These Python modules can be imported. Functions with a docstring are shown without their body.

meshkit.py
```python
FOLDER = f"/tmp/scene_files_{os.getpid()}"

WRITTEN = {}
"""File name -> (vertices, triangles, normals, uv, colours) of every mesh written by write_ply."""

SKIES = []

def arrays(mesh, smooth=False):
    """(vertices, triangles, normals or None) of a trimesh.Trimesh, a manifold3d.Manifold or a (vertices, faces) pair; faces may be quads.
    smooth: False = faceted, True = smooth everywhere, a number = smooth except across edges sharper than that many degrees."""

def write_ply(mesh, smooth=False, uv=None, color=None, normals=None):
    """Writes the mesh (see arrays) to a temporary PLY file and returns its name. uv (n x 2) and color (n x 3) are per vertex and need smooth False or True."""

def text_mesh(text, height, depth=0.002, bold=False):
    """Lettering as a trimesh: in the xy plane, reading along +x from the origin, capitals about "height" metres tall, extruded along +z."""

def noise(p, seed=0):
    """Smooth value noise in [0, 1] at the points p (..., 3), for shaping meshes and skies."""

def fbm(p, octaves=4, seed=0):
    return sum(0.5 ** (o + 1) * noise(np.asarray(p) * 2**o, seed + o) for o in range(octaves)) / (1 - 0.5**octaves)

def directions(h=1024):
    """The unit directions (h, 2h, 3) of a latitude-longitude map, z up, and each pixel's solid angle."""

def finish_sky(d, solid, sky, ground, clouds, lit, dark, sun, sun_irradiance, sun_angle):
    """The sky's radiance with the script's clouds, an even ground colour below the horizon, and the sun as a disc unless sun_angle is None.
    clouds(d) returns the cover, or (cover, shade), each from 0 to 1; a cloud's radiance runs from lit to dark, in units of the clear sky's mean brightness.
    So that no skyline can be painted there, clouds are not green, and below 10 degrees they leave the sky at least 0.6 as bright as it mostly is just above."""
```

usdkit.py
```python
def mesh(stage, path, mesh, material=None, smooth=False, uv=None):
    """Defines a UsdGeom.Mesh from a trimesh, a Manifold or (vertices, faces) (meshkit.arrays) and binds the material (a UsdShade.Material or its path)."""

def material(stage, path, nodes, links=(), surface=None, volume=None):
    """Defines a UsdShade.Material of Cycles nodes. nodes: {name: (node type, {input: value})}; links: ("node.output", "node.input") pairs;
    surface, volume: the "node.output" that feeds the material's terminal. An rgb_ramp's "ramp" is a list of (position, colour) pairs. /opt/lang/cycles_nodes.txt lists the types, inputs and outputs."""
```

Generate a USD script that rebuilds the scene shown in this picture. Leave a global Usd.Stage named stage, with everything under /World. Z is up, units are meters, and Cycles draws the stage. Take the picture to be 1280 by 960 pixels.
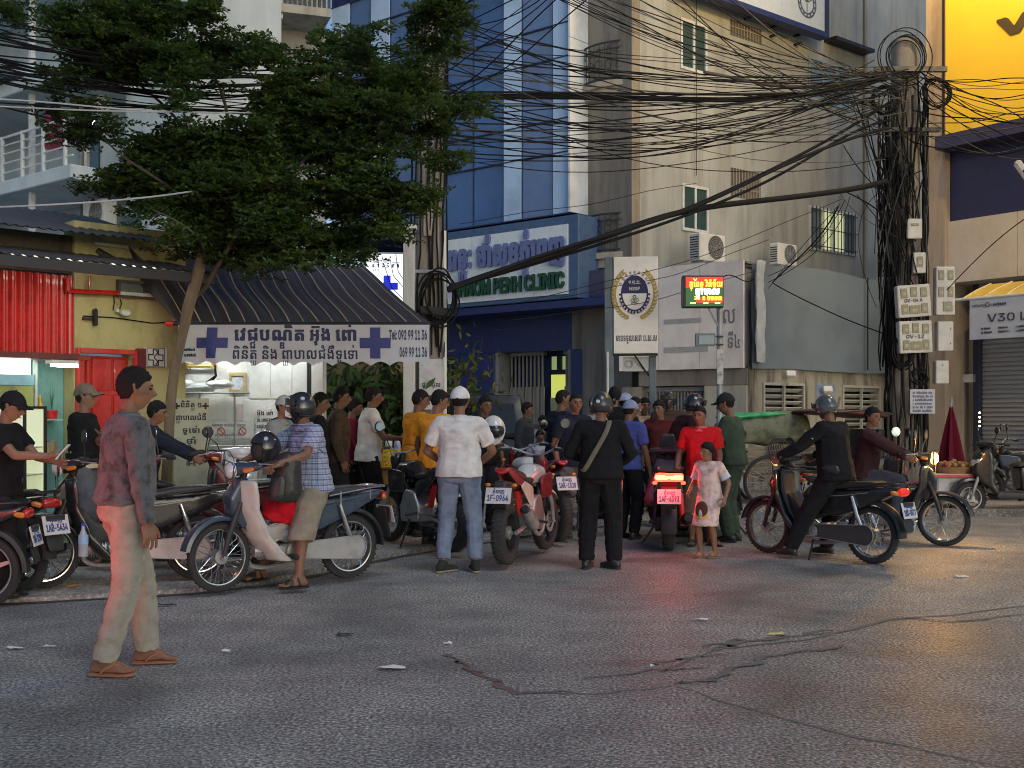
import glob, math, random
import numpy as np, trimesh, manifold3d, usdkit, meshkit
from scipy import sparse
from manifold3d import Manifold, CrossSection, OpType
from pxr import Gf, Sdf, Usd, UsdGeom, UsdLux, UsdShade, Vt

stage = Usd.Stage.CreateInMemory()
UsdGeom.SetStageUpAxis(stage, 'Z')
UsdGeom.SetStageMetersPerUnit(stage, 1.0)
UsdGeom.Xform.Define(stage, '/World')
UsdGeom.Scope.Define(stage, '/World/Looks')
LOOKS = '/World/Looks/'

# ------------------------------------------------------------------ camera, sky, sun, exposure
F, HZ, CH = 1450.0, 520.0, 1.45          # focal length and horizon in pixels of a 1280 wide picture, camera height
cam = UsdGeom.Camera.Define(stage, '/World/camera')
cam.AddTranslateOp().Set(Gf.Vec3d(0, 0, CH))
cam.AddRotateXOp().Set(90.0)
cam.CreateHorizontalApertureAttr(36.0)
cam.CreateVerticalApertureAttr(27.0)
cam.CreateFocalLengthAttr(36.0 * F / 1280.0)
cam.CreateVerticalApertureOffsetAttr((HZ - 480.0) / 1280.0 * 36.0)
cam.CreateClippingRangeAttr(Gf.Vec2f(0.05, 2000))
cam.CreateExposureAttr(0.4)

SUN_EL, SUN_DIR = math.radians(16.0), (0.55, -0.83)       # the last light, from behind the camera and to the right
sky = usdkit.material(stage, LOOKS + 'sky', {
    't': ('sky_texture', {'sky_type': 'single_scattering', 'sun_disc': False, 'sun_elevation': SUN_EL, 'sun_rotation': math.atan2(*SUN_DIR), 'air_density': 1.0, 'aerosol_density': 1.6}),
    'h': ('mix', {'mix_type': 'multiply', 'fac': 1.0, 'color2': (.84, .98, 1.20)}),
    'b': ('background_shader', {'strength': 0.088})}, [('t.color', 'h.color1'), ('h.color', 'b.color')], surface='b.background')
dome = UsdLux.DomeLight.Define(stage, '/World/sky')
UsdShade.MaterialBindingAPI.Apply(dome.GetPrim()).Bind(sky)
dome.GetPrim().SetCustomDataByKey('kind', 'structure')
sun = UsdLux.DistantLight.Define(stage, '/World/sun')
sun.CreateIntensityAttr(0.16)
sun.CreateAngleAttr(25.0)
sun.CreateColorAttr(Gf.Vec3f(0.86, 0.92, 1.0))
sun.GetPrim().CreateAttribute('inputs:normalize', Sdf.ValueTypeNames.Bool).Set(True)
_el = math.radians(58)
_d = np.array([SUN_DIR[0] * math.cos(_el), SUN_DIR[1] * math.cos(_el), math.sin(_el)])
sun.AddRotateXYZOp().Set(Gf.Vec3f(math.degrees(math.acos(_d[2])), 0, math.degrees(math.atan2(_d[0], -_d[1]))))

# ------------------------------------------------------------------ picture geometry
def at(px, py, Y):
    "the point at depth Y that the photograph shows at pixel (px, py)"
    return np.array([(px - 640) * Y / F, Y, CH + (HZ - py) * Y / F])
def gY(py): return F * CH / (py - HZ)
def gx(px, Y): return (px - 640) * Y / F

# ------------------------------------------------------------------ meshes: (vertices, triangles)
def cat(*ms):
    ms = [m for m in ms if m is not None]
    if len(ms) == 1 and isinstance(ms[0], list): ms = ms[0]
    vs, fs, n = [], [], 0
    for v, f in ms:
        vs.append(np.asarray(v, float)); fs.append(np.asarray(f, int) + n); n += len(v)
    return np.vstack(vs), np.vstack(fs)
def man(m):
    v, f = m
    return Manifold(manifold3d.Mesh(np.asarray(v, np.float32), np.asarray(f, np.uint32)))
def arr(M):
    m = M.to_mesh()
    return np.array(m.vert_properties[:, :3], float), np.array(m.tri_verts, int)
def hull(pts):
    return Manifold.hull_points(np.asarray(pts, np.float64))
def box(x0, x1, y0, y1, z0, z1, b=0.0):
    if b <= 0:
        v = np.array([(x, y, z) for x in (x0, x1) for y in (y0, y1) for z in (z0, z1)], float)
        f = [[0, 1, 3], [0, 3, 2], [4, 6, 7], [4, 7, 5], [0, 4, 5], [0, 5, 1], [2, 3, 7], [2, 7, 6], [0, 2, 6], [0, 6, 4], [1, 5, 7], [1, 7, 3]]
        return v, np.array(f)
    b = min(b, (x1 - x0) * .45, (y1 - y0) * .45, (z1 - z0) * .45)
    p = []
    for sx, ex in ((1, x0), (-1, x1)):
        for sy, ey in ((1, y0), (-1, y1)):
            for sz, ez in ((1, z0), (-1, z1)):
                p += [(ex, ey + sy * b, ez + sz * b), (ex + sx * b, ey, ez + sz * b), (ex + sx * b, ey + sy * b, ez)]
    return arr(hull(p))
def xf(m, R=None, t=None, s=1.0):
    v, f = m
    v = np.asarray(v, float) * s
    if R is not None: v = v @ np.asarray(R).T
    if t is not None: v = v + np.asarray(t, float)
    return v, f
def rot(axis, deg):
    a = math.radians(deg); c, s = math.cos(a), math.sin(a)
    return np.array({'x': [[1, 0, 0], [0, c, -s], [0, s, c]], 'y': [[c, 0, s], [0, 1, 0], [-s, 0, c]], 'z': [[c, -s, 0], [s, c, 0], [0, 0, 1]]}[axis])
def unit(v):
    v = np.asarray(v, float); return v / max(np.linalg.norm(v), 1e-9)
def tube(pts, r, n=8, closed=False, flat=1.0):
    p = np.asarray(pts, float); k = len(p)
    r = np.full(k, r) if np.ndim(r) == 0 else np.asarray(r, float)
    t = np.gradient(p, axis=0) if not closed else np.roll(p, -1, 0) - np.roll(p, 1, 0)
    t /= np.maximum(np.linalg.norm(t, axis=1, keepdims=True), 1e-9)
    up = np.array([0, 0, 1.0]) if abs(t[0, 2]) < .9 else np.array([1.0, 0, 0])
    u = unit(np.cross(t[0], up)); rings = []
    a = np.arange(n) / n * 2 * np.pi
    for i in range(k):
        u = unit(u - t[i] * (u @ t[i])); w = np.cross(t[i], u)
        rings.append(p[i] + r[i] * (np.cos(a)[:, None] * u + flat * np.sin(a)[:, None] * w))
    v = np.vstack(rings); f = []
    for i in range(k if closed else k - 1):
        j = (i + 1) % k
        for q in range(n):
            q1 = (q + 1) % n
            f += [[i * n + q, i * n + q1, j * n + q1], [i * n + q, j * n + q1, j * n + q]]
    if not closed:
        v = np.vstack([v, p[0], p[-1]])
        for q in range(n):
            q1 = (q + 1) % n
            f += [[k * n, q1, q], [k * n + 1, (k - 1) * n + q, (k - 1) * n + q1]]
    return v, np.array(f)
def lathe(prof, n=24, axis='z'):
    "prof: (radius, height) pairs, bottom to top, radius 0 at both ends closes it"
    pr = np.asarray(prof, float); k = len(pr); a = np.arange(n) / n * 2 * np.pi
    v = np.vstack([np.stack([r * np.cos(a), r * np.sin(a), np.full(n, h)], 1) for r, h in pr]); f = []
    for i in range(k - 1):
        for q in range(n):
            q1 = (q + 1) % n
            f += [[i * n + q, i * n + q1, (i + 1) * n + q1], [i * n + q, (i + 1) * n + q1, (i + 1) * n + q]]
    if axis == 'x': v = v[:, [2, 0, 1]]
    if axis == 'y': v = v[:, [1, 2, 0]]
    return v, np.array(f)
def torus(R, r, n=36, m=10, axis='x', sy=1.0):
    a = np.arange(m) / m * 2 * np.pi
    pr = [(R + r * math.cos(q), sy * r * math.sin(q)) for q in a] + [(R + r, 0)]
    return lathe(pr, n, axis)
def CS(p): return CrossSection(p, manifold3d.FillRule.NonZero)
def smooth(m, it=6, lam=.5, mu=-.53):
    v, f = np.asarray(m[0], float).copy(), m[1]
    n = len(v); e = np.vstack([f[:, [0, 1]], f[:, [1, 2]], f[:, [2, 0]]]); e = np.vstack([e, e[:, ::-1]])
    A = sparse.csr_matrix((np.ones(len(e)), (e[:, 0], e[:, 1])), (n, n)); A.data[:] = 1
    D = sparse.diags(1 / np.maximum(np.asarray(A.sum(1)).ravel(), 1))
    A = D @ A
    for i in range(it):
        v += lam * (A @ v - v)
        if mu: v += mu * (A @ v - v)
    return v, f
def normals(m):
    v, f = m; n = np.zeros_like(v); c = np.cross(v[f[:, 1]] - v[f[:, 0]], v[f[:, 2]] - v[f[:, 0]])
    for k in range(3): np.add.at(n, f[:, k], c)
    return n / np.maximum(np.linalg.norm(n, axis=1, keepdims=True), 1e-12)
def soft(poly, w, it=5, edge=.03, axis='x', shape=None, mu=-.3):
    "a side outline (y, z) extruded over x, its edges rounded"
    M = CS([np.asarray(poly, float)]).extrude(w).translate((0, 0, -w / 2)).refine_to_length(edge)
    v, f = smooth(arr(M), it, .5, mu)
    v = v[:, [2, 0, 1]]
    if shape is not None: v = shape(v)
    return v, f
def softm(M, edge=.03, it=4, mu=-.3):
    return smooth(arr(M.refine_to_length(edge)), it, .5, mu)
def slab(poly, h, z0=0.0):
    "an outline in x, y with thickness h"
    v, f = arr(CS([np.asarray(poly, float)]).extrude(h))
    return v + np.array([0, 0, z0]), f
SPH = trimesh.creation.icosphere(1).vertices
SPH2 = trimesh.creation.icosphere(2).vertices
def ell(c, r, R=None):
    p = SPH * np.asarray(r if np.ndim(r) else (r, r, r), float)
    if R is not None: p = p @ np.asarray(R).T
    return p + np.asarray(c, float)
def ball(c, r, sub=2):
    s = trimesh.creation.icosphere(sub); return s.vertices * np.asarray(r if np.ndim(r) else (r, r, r), float) + np.asarray(c, float), s.faces
def displaced(m, amp, freq, seed=0, octaves=3):
    v, f = m; n = normals(m)
    return v + n * (amp * (meshkit.fbm(v * np.asarray(freq, float) + 7.3, octaves, seed) - .5))[:, None], f

# ------------------------------------------------------------------ materials
_MATS = {}
def mat(name, col, rough=.55, metal=0.0, var=.18, vs=6.0, bump=0.0, bs=60.0, coat=0.0, spec=.5, emis=None, es=0.0, dark=None, stretch=(1, 1, 1), sheen=0.0, trans=0.0):
    key = (name, tuple(np.round(col, 4)), rough, metal, var, vs, bump, bs, coat, spec, es)
    if key in _MATS: return _MATS[key]
    path = LOOKS + name
    k = 1
    while stage.GetPrimAtPath(path): path = f'{LOOKS}{name}_{k:03d}'; k += 1
    c = np.array(col, float); d = c * (1 - var * 1.6) if dark is None else np.array(dark, float); l = np.minimum(c * (1 + var * .6), .95)
    nodes = {'tc': ('texture_coordinate', {}), 'mp': ('mapping', {'scale': stretch}),
             'n': ('noise_texture', {'scale': vs, 'detail': 6.0, 'roughness': .62}),
             'r': ('rgb_ramp', {'ramp': [(0.25, tuple(d)), (.5, tuple(c)), (.75, tuple(l))]}),
             'rr': ('map_range', {'from_min': .3, 'from_max': .7, 'to_min': max(rough - .1, .02), 'to_max': min(rough + .1, 1), 'clamp': True}),
             'p': ('principled_bsdf', {'metallic': metal, 'specular_ior_level': spec, 'coat_weight': coat, 'coat_roughness': .06, 'sheen_weight': sheen, 'transmission_weight': trans})}
    links = [('tc.object', 'mp.vector'), ('mp.vector', 'n.vector'), ('n.fac', 'r.fac'), ('r.color', 'p.base_color'), ('n.fac', 'rr.value'), ('rr.result', 'p.roughness')]
    if emis is not None:
        nodes['p'][1]['emission_color'] = emis; nodes['p'][1]['emission_strength'] = es
    if bump:
        nodes['bn'] = ('noise_texture', {'scale': bs, 'detail': 4.0, 'roughness': .6}); nodes['bu'] = ('bump', {'strength': 1.0, 'distance': bump})
        links += [('mp.vector', 'bn.vector'), ('bn.fac', 'bu.height'), ('bu.normal', 'p.normal')]
    m = usdkit.material(stage, path, nodes, links, surface='p.BSDF')
    _MATS[key] = path
    return path
def cloth(name, col, var=.2, **k): return mat(name, col, rough=.88, var=var, vs=k.pop('vs', 9), bump=k.pop('bump', .004), bs=k.pop('bs', 45), spec=.12, sheen=0.0, **k)
def paint(name, col, **k): return mat(name, col, rough=k.pop('rough', .28), var=k.pop('var', .12), vs=7, coat=.5, **k)
def glow(name, col, s, base=(.05, .05, .05)):
    return mat(name, base, rough=.4, emis=col, es=s, var=.02)

# ------------------------------------------------------------------ things and parts
_N = {}
def numbered(parent, name):
    k = _N.get((parent, name), 0); _N[(parent, name)] = k + 1
    return f'{parent}/{name}' if k == 0 else f'{parent}/{name}_{k:03d}'
def tags(prim, label=None, cat_=None, group=None, kind=None):
    for k, v in (('label', label), ('category', cat_), ('group', group), ('kind', kind)):
        if v: prim.SetCustomDataByKey(k, v)
def thing(name, label, cat_, loc=(0, 0, 0), rz=0.0, group=None, kind=None):
    path = numbered('/World', name)
    x = UsdGeom.Xform.Define(stage, path)
    x.AddTranslateOp().Set(Gf.Vec3d(*map(float, loc)))
    if rz: x.AddRotateZOp().Set(float(rz))
    tags(x.GetPrim(), label, cat_, group, kind)
    return path
def part(parent, name, mesh, m, sm=35, label=None, kind=None):
    path = numbered(parent, name)
    if hasattr(mesh, 'to_mesh'): mesh = arr(mesh)
    usd = usdkit.mesh(stage, path, mesh, m, smooth=sm)
    tags(usd.GetPrim(), label, kind=kind)
    return path
def solo(name, label, cat_, mesh, m, sm=35, group=None, kind=None, loc=None, rz=0):
    path = numbered('/World', name)
    if hasattr(mesh, 'to_mesh'): mesh = arr(mesh)
    if loc is None:                                   # its own origin at the middle of its base
        v = np.asarray(mesh[0]); loc = np.array([(v[:, 0].min() + v[:, 0].max()) / 2, (v[:, 1].min() + v[:, 1].max()) / 2, v[:, 2].min()])
        mesh = (v - loc, mesh[1])
    usd = usdkit.mesh(stage, path, mesh, m, smooth=sm)
    usd.AddTranslateOp().Set(Gf.Vec3d(*map(float, loc)))
    if rz: usd.AddRotateZOp().Set(float(rz))
    tags(usd.GetPrim(), label, cat_, group, kind)
    return path
def copy_of(src, name, label, cat_, loc, rz, group):
    path = numbered('/World', name)
    x = UsdGeom.Xform.Define(stage, path)
    x.AddTranslateOp().Set(Gf.Vec3d(*map(float, loc))); x.AddRotateZOp().Set(float(rz))
    p = x.GetPrim(); p.GetReferences().AddInternalReference(src); p.SetInstanceable(True)
    tags(p, label, cat_, group)
    return path

class Wall:
    "an upright plane through two picture columns at given depths; u runs along it, w out of it towards the camera"
    def __init__(s, pa, Ya, pb, Yb):
        s.a = np.array([(pa - 640) * Ya / F, Ya]); b = np.array([(pb - 640) * Yb / F, Yb])
        s.L = np.linalg.norm(b - s.a); s.d = (b - s.a) / s.L; s.n = np.array([s.d[1], -s.d[0]])
    def u(s, px):
        k = (px - 640) / F
        return (k * s.a[1] - s.a[0]) / (s.d[0] - k * s.d[1])
    def Y(s, px): return s.a[1] + s.u(px) * s.d[1]
    def z(s, px, py): return CH + (HZ - py) * s.Y(px) / F
    def w2p(s, m):
        v, f = m; v = np.asarray(v, float)
        xy = s.a + v[:, :1] * s.d + v[:, 1:2] * s.n
        return np.column_stack([xy, v[:, 2]]), np.asarray(f)[:, ::-1]
    def off(s, w):
        o = Wall.__new__(Wall); o.a, o.L, o.d, o.n = s.a + w * s.n, s.L, s.d, s.n; return o
    def box(s, u0, u1, z0, z1, w0, w1, b=0.0): return s.w2p(box(u0, u1, w0, w1, z0, z1, b))
    def pt(s, u, z, w=0.0): return np.array([*(s.a + u * s.d + w * s.n), z])
    def pp(s, px, py, w=0.0): u = s.u(px); return s.pt(u, s.z(px, py), w)
    def flat(s, mesh, u, z, w):
        "a mesh drawn in x, y with thickness over z, stood up on the wall at (u, z), facing out"
        v, f = mesh; v = np.asarray(v, float)
        return s.w2p((np.column_stack([u + v[:, 0], w + v[:, 2], z + v[:, 1]]), np.asarray(f)[:, ::-1]))

def grid_holes(u0, u1, z0, z1, holes):
    "rectangles (u0, u1, z0, z1) that fill a rectangle around its holes"
    us = sorted({u0, u1, *[min(max(h[k], u0), u1) for h in holes for k in (0, 1)]}); zs = sorted({z0, z1, *[min(max(h[k], z0), z1) for h in holes for k in (2, 3)]})
    out = []
    for i in range(len(us) - 1):
        run = None
        for j in range(len(zs) - 1):
            cu, cz = (us[i] + us[i + 1]) / 2, (zs[j] + zs[j + 1]) / 2
            if any(h[0] < cu < h[1] and h[2] < cz < h[3] for h in holes):
                if run: out.append((us[i], us[i + 1], *run)); run = None
            else: run = (run[0], zs[j + 1]) if run else (zs[j], zs[j + 1])
        if run: out.append((us[i], us[i + 1], *run))
    return out
def wall_mesh(W, u0, u1, z0, z1, w0, w1, holes=()):
    if not holes: return W.box(u0, u1, z0, z1, w0, w1)
    rs = []
    cs = CS([np.array([(u0, z0), (u1, z0), (u1, z1), (u0, z1)], float)])
    for h in holes: cs = cs - CS([np.array([(h[0], h[2]), (h[1], h[2]), (h[1], h[3]), (h[0], h[3])], float)])
    v, f = arr(cs.extrude(w1 - w0))
    return W.w2p((np.column_stack([v[:, 0], v[:, 2] + w0, v[:, 1]]), f[:, ::-1]))

# ------------------------------------------------------------------ lettering
from PIL import Image, ImageDraw, ImageFont
from shapely import affinity, box as sbox, union_all
def _font(kind, weight):
    p = glob.glob('/opt/blender-*/*/datafiles/fonts/' + {'k': 'NotoSansKhmer*', 'l': 'Inter.woff2'}[kind])[0]
    f = ImageFont.truetype(p, 72)
    if kind == 'k':
        try: f.set_variation_by_axes([weight, 100])
        except Exception: pass
    return f
_FONTS = {}
def _draw(text, weight, stroke):
    khmer = any('\u1780' <= c <= '\u17ff' for c in text)
    k = ('k' if khmer else 'l', weight)
    f = _FONTS.setdefault(k, _font(*k))
    if not khmer:
        x0, y0, x1, y1 = f.getbbox(text, anchor='ls', stroke_width=stroke)
        im = Image.new('L', (int(x1 - x0) + 8, 160)); ImageDraw.Draw(im).text((4 - x0, 100), text, 255, f, anchor='ls', stroke_width=stroke)
        return np.asarray(im) > 127
    W_ = Image.new('L', (int(60 * len(text)) + 60, 160)); d = ImageDraw.Draw(W_)
    sub = _FONTS.setdefault(('s', weight), ImageFont.truetype(f.path, 40))
    cl, i = [], 0
    while i < len(text):                              # clusters: base, subscripts, marks
        c = text[i]; i += 1
        if c == '\u17d2' and cl and i < len(text): cl[-1][1].append(text[i]); i += 1
        elif '\u17b6' <= c <= '\u17d1' and cl: cl[-1][2].append(c)
        else: cl.append([c, [], []])
    x = 10
    put = lambda ch, X, ff=f, dy=0: d.text((X, 100 + dy), ch, 255, ff, anchor='ls', stroke_width=stroke)
    for base, subs, marks in cl:
        pre = [m for m in marks if m in '\u17c1\u17c2\u17c3'] + ['\u17c1' for m in marks if m in '\u17be\u17bf\u17c0\u17c4\u17c5']
        for m in pre: put(m, x); x += f.getlength(m)
        x0 = x; put(base, x); x += f.getlength(base)
        for s_ in subs: put(s_, x0 + (f.getlength(base) - sub.getlength(s_)) / 2, sub, 31)
        for m in marks:
            if m in '\u17c1\u17c2\u17c3': continue
            if m in '\u17b6\u17c7\u17c8': put(m, x); x += f.getlength(m)
            elif m in '\u17c4\u17c5':
                put('\u17b6', x)
                if m == '\u17c5': put('\u17cb', x + 12, dy=-4)
                x += f.getlength('\u17b6')
            elif m in '\u17be\u17c0\u17bf': put('\u17b8', x)
            else: put(m, x)
    return np.asarray(W_.crop((0, 0, int(x) + 12, 160))) > 127
def text(s, width, height, depth=.004, weight=500, stroke=0, tol=.9):
    "lettering as a mesh of the given width; height is that of a capital or a base letter; x runs right from 0, y up from the baseline"
    on = np.pad(_draw(s, weight, stroke), ((0, 0), (1, 1))).astype(np.int8)
    rows, st = np.nonzero(np.diff(on, axis=1) == 1); en = np.nonzero(np.diff(on, axis=1) == -1)[1]
    sh = union_all(sbox(st, 100 - rows - 1, en, 100 - rows)).buffer(.6).buffer(-.6).simplify(tol)
    x0, _, x1, _ = sh.bounds
    base = 42.0 if any('\u1780' <= c <= '\u17ff' for c in s) else 52.0
    sh = affinity.affine_transform(sh, [width / (x1 - x0), 0, 0, height / base, -x0 * width / (x1 - x0), 0])
    ms = []
    for g in getattr(sh, 'geoms', [sh]):
        t = trimesh.creation.extrude_polygon(g, depth, engine='earcut'); ms.append((np.array(t.vertices), np.array(t.faces)))
    return cat(ms)
def bars(width, height, seed=0):
    "a line of print too small to read: short strokes of uneven length"
    r = np.random.default_rng(seed); x, ms = 0.0, []
    while x < width - height * .3:
        w = min(height * r.uniform(.3, .8), width - x); h = height * r.uniform(.7, 1.1)
        ms.append(box(x, x + w, 0, h, 0, .003)); x += w + height * (.12 if r.random() < .8 else .6)
    return cat(ms)
# ------------------------------------------------------------------ lamp strengths; billboard, street and brake lamps are out of view
TUBE, LAMP_I = 13.0, 1300.0
LEDI = 1.5
TAILI, TAIL_L = 9.0, 115.0
HEADI, HEAD_L = 7.0, 1100.0
BRAKE_L = 620.0
STREET_L = 1100.0
# ------------------------------------------------------------------ the ground
rng = np.random.default_rng(7)
def ground_mat(name, c0, c1, c2, speck, bumpd, rough, patch=.35, pcol=None):
    nodes = {'g': ('geometry', {}), 'f': ('noise_texture', {'scale': speck, 'detail': 5.0, 'roughness': .7}),
             'v': ('voronoi_texture', {'scale': speck * .9}),
             'l': ('noise_texture', {'scale': patch, 'detail': 6.0, 'roughness': .62, 'distortion': .6}), 'm': ('noise_texture', {'scale': 2.3, 'detail': 5.0, 'roughness': .6}),
             'r': ('rgb_ramp', {'ramp': [(.41, c0), (.5, c1), (.575, c2), (.65, tuple(min(.6, x * 1.7) for x in c2))]}),
             'lr': ('rgb_ramp', {'ramp': [(.36, (.50, .51, .53)), (.47, (.92, .92, .93)), (.62, pcol or (1.3, 1.27, 1.22))]}),
             'mx': ('mix', {'mix_type': 'multiply', 'fac': 1.0}), 'mr': ('rgb_ramp', {'ramp': [(.35, (.72, .72, .74)), (.6, (1.1, 1.1, 1.08))]}), 'mx2': ('mix', {'mix_type': 'multiply', 'fac': .8}),
             'rr': ('map_range', {'from_min': .35, 'from_max': .65, 'to_min': rough - .14, 'to_max': rough + .16, 'clamp': True}),
             'bb': ('mix_float', {'fac': .45}), 'bu': ('bump', {'strength': 1.0, 'distance': bumpd}), 'p': ('principled_bsdf', {'specular_ior_level': .5})}
    links = [('g.position', k + '.vector') for k in 'fvlm'] + [('f.fac', 'r.fac'), ('l.fac', 'lr.fac'), ('m.fac', 'mr.fac'), ('r.color', 'mx.color1'), ('lr.color', 'mx.color2'), ('mx.color', 'mx2.color1'), ('mr.color', 'mx2.color2'),
             ('mx2.color', 'p.base_color'), ('l.fac', 'rr.value'), ('rr.result', 'p.roughness'), ('f.fac', 'bb.a'), ('v.distance', 'bb.b'), ('bb.result', 'bu.height'), ('bu.normal', 'p.normal')]
    return usdkit.material(stage, LOOKS + name, nodes, links, surface='p.BSDF')
asphalt = ground_mat('asphalt', (.065, .068, .069), (.19, .197, .198), (.41, .42, .41), 54, .034, .5)
concrete_ground = ground_mat('worn_concrete', (.14, .135, .12), (.22, .21, .19), (.30, .29, .27), 30, .006, .72, .7)
tar = mat('old_tar', (.115, .116, .118), rough=.75, bump=.01, bs=60)
rust_dirt = mat('reddish_dirt', (.14, .095, .085), rough=.9, bump=.01, bs=80)
def sheet(x0, x1, y0, y1, nx, ny, z=0.0, amp=0.0):
    xs, ys = np.linspace(x0, x1, nx), np.linspace(y0, y1, ny)
    X, Y = np.meshgrid(xs, ys); Z = np.full(X.shape, z)
    if amp: Z = Z + amp * (meshkit.fbm(np.stack([X * .35, Y * .35, 0 * X], -1), 3, 3) - .5)
    v = np.stack([X, Y, Z], -1).reshape(-1, 3); i = np.arange(nx * ny).reshape(ny, nx)
    f = np.concatenate([np.stack([i[:-1, :-1], i[:-1, 1:], i[1:, 1:]], -1).reshape(-1, 3), np.stack([i[:-1, :-1], i[1:, 1:], i[1:, :-1]], -1).reshape(-1, 3)])
    return v, f
road = part('/World', 'road', sheet(-300, 300, -300, 300, 3, 3), asphalt, sm=False, kind='structure')
def ribbon(pts, w, seed, z=.004, jag=.5):
    r = np.random.default_rng(seed); p = np.array([[gx(a, gY(b)), gY(b)] for a, b in pts])
    t = np.linspace(0, 1, 70); s = np.linspace(0, 1, len(p)); q = np.column_stack([np.interp(t, s, p[:, 0]), np.interp(t, s, p[:, 1])])
    q += (np.column_stack([meshkit.fbm(np.column_stack([t * 9, t * 0 + k, t * 0]), 3, seed + k) for k in (0, 9)]) - .5) * w * 3.0
    n = np.gradient(q, axis=0); n = np.column_stack([-n[:, 1], n[:, 0]]); n /= np.linalg.norm(n, axis=1, keepdims=True)
    ww = w * (1 - jag + jag * 2 * r.random(70)) * np.sin(np.pi * np.clip(t * .96 + .02, 0, 1)) ** .4
    v = np.vstack([np.column_stack([q + n * ww[:, None] / 2, np.full(70, z)]), np.column_stack([q - n * ww[:, None] / 2, np.full(70, z)])])
    i = np.arange(69)
    return v, np.vstack([np.column_stack([i, i + 70, i + 1]), np.column_stack([i + 1, i + 70, i + 71])])
for k, (pts, w, m) in enumerate([([(840, 858), (905, 878), (1000, 905), (1110, 930), (1260, 962)], .022, tar), ([(640, 866), (740, 868), (840, 858)], .02, tar), ([(590, 838), (612, 850), (640, 866), (715, 866)], .045, rust_dirt),
        ([(820, 842), (900, 812), (1010, 800), (1110, 776), (1200, 768), (1290, 756)], .028, tar), ([(880, 808), (960, 800), (1040, 790)], .035, tar), ([(560, 818), (600, 845)], .03, rust_dirt), ([(730, 850), (830, 838), (880, 834)], .03, tar), ([(1120, 772), (1190, 778), (1290, 768)], .03, tar), ([(840, 856), (900, 846), (960, 822), (1060, 806)], .05, tar)]):
    part(road, 'road_crack', ribbon(pts, w, 30 + k, .002 + .0006 * k), m, sm=False)
# patchwork of darker tar round the cracks, flat on the road
for k, (a, b, w) in enumerate([(930, 806, .05), (1000, 796, .04), (860, 826, .035)]):
    pts = [(a - 45, b + 6), (a - 12, b - 2), (a + 45, b - 9)]
    part(road, 'tar_patch', ribbon(pts, w, 60 + k, .0016 + .0003 * k, .6), tar, sm=False)

def polyground(pts, h, z0=0.0):
    p = [(gx(a, gY(b)), gY(b)) for a, b in pts]
    M = CS([np.array(p)]).extrude(h)
    return arr(M.translate((0, 0, z0)))
PAVE = .045
pav_px = [(-420, 775), (60, 752), (240, 742), (330, 730), (480, 699), (620, 672), (760, 655), (850, 646), (840, 612), (640, 594), (200, 585), (-900, 600)]
pavement = part('/World', 'pavement', polyground(pav_px, PAVE - .004, -.0), concrete_ground, sm=False, kind='structure')
part(pavement, 'kerb_edge', ribbon([(-420, 777), (60, 754), (240, 744), (330, 732), (480, 701), (620, 674), (760, 657), (850, 648)], .10, 5, .006, .5), mat('kerb_grit', (.05, .05, .05), rough=.9), sm=False)
far_pavement = part('/World', 'pavement', polyground([(905, 640), (1100, 641), (1420, 652), (1420, 585), (905, 585)], .10), concrete_ground, sm=False, kind='structure')

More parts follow.
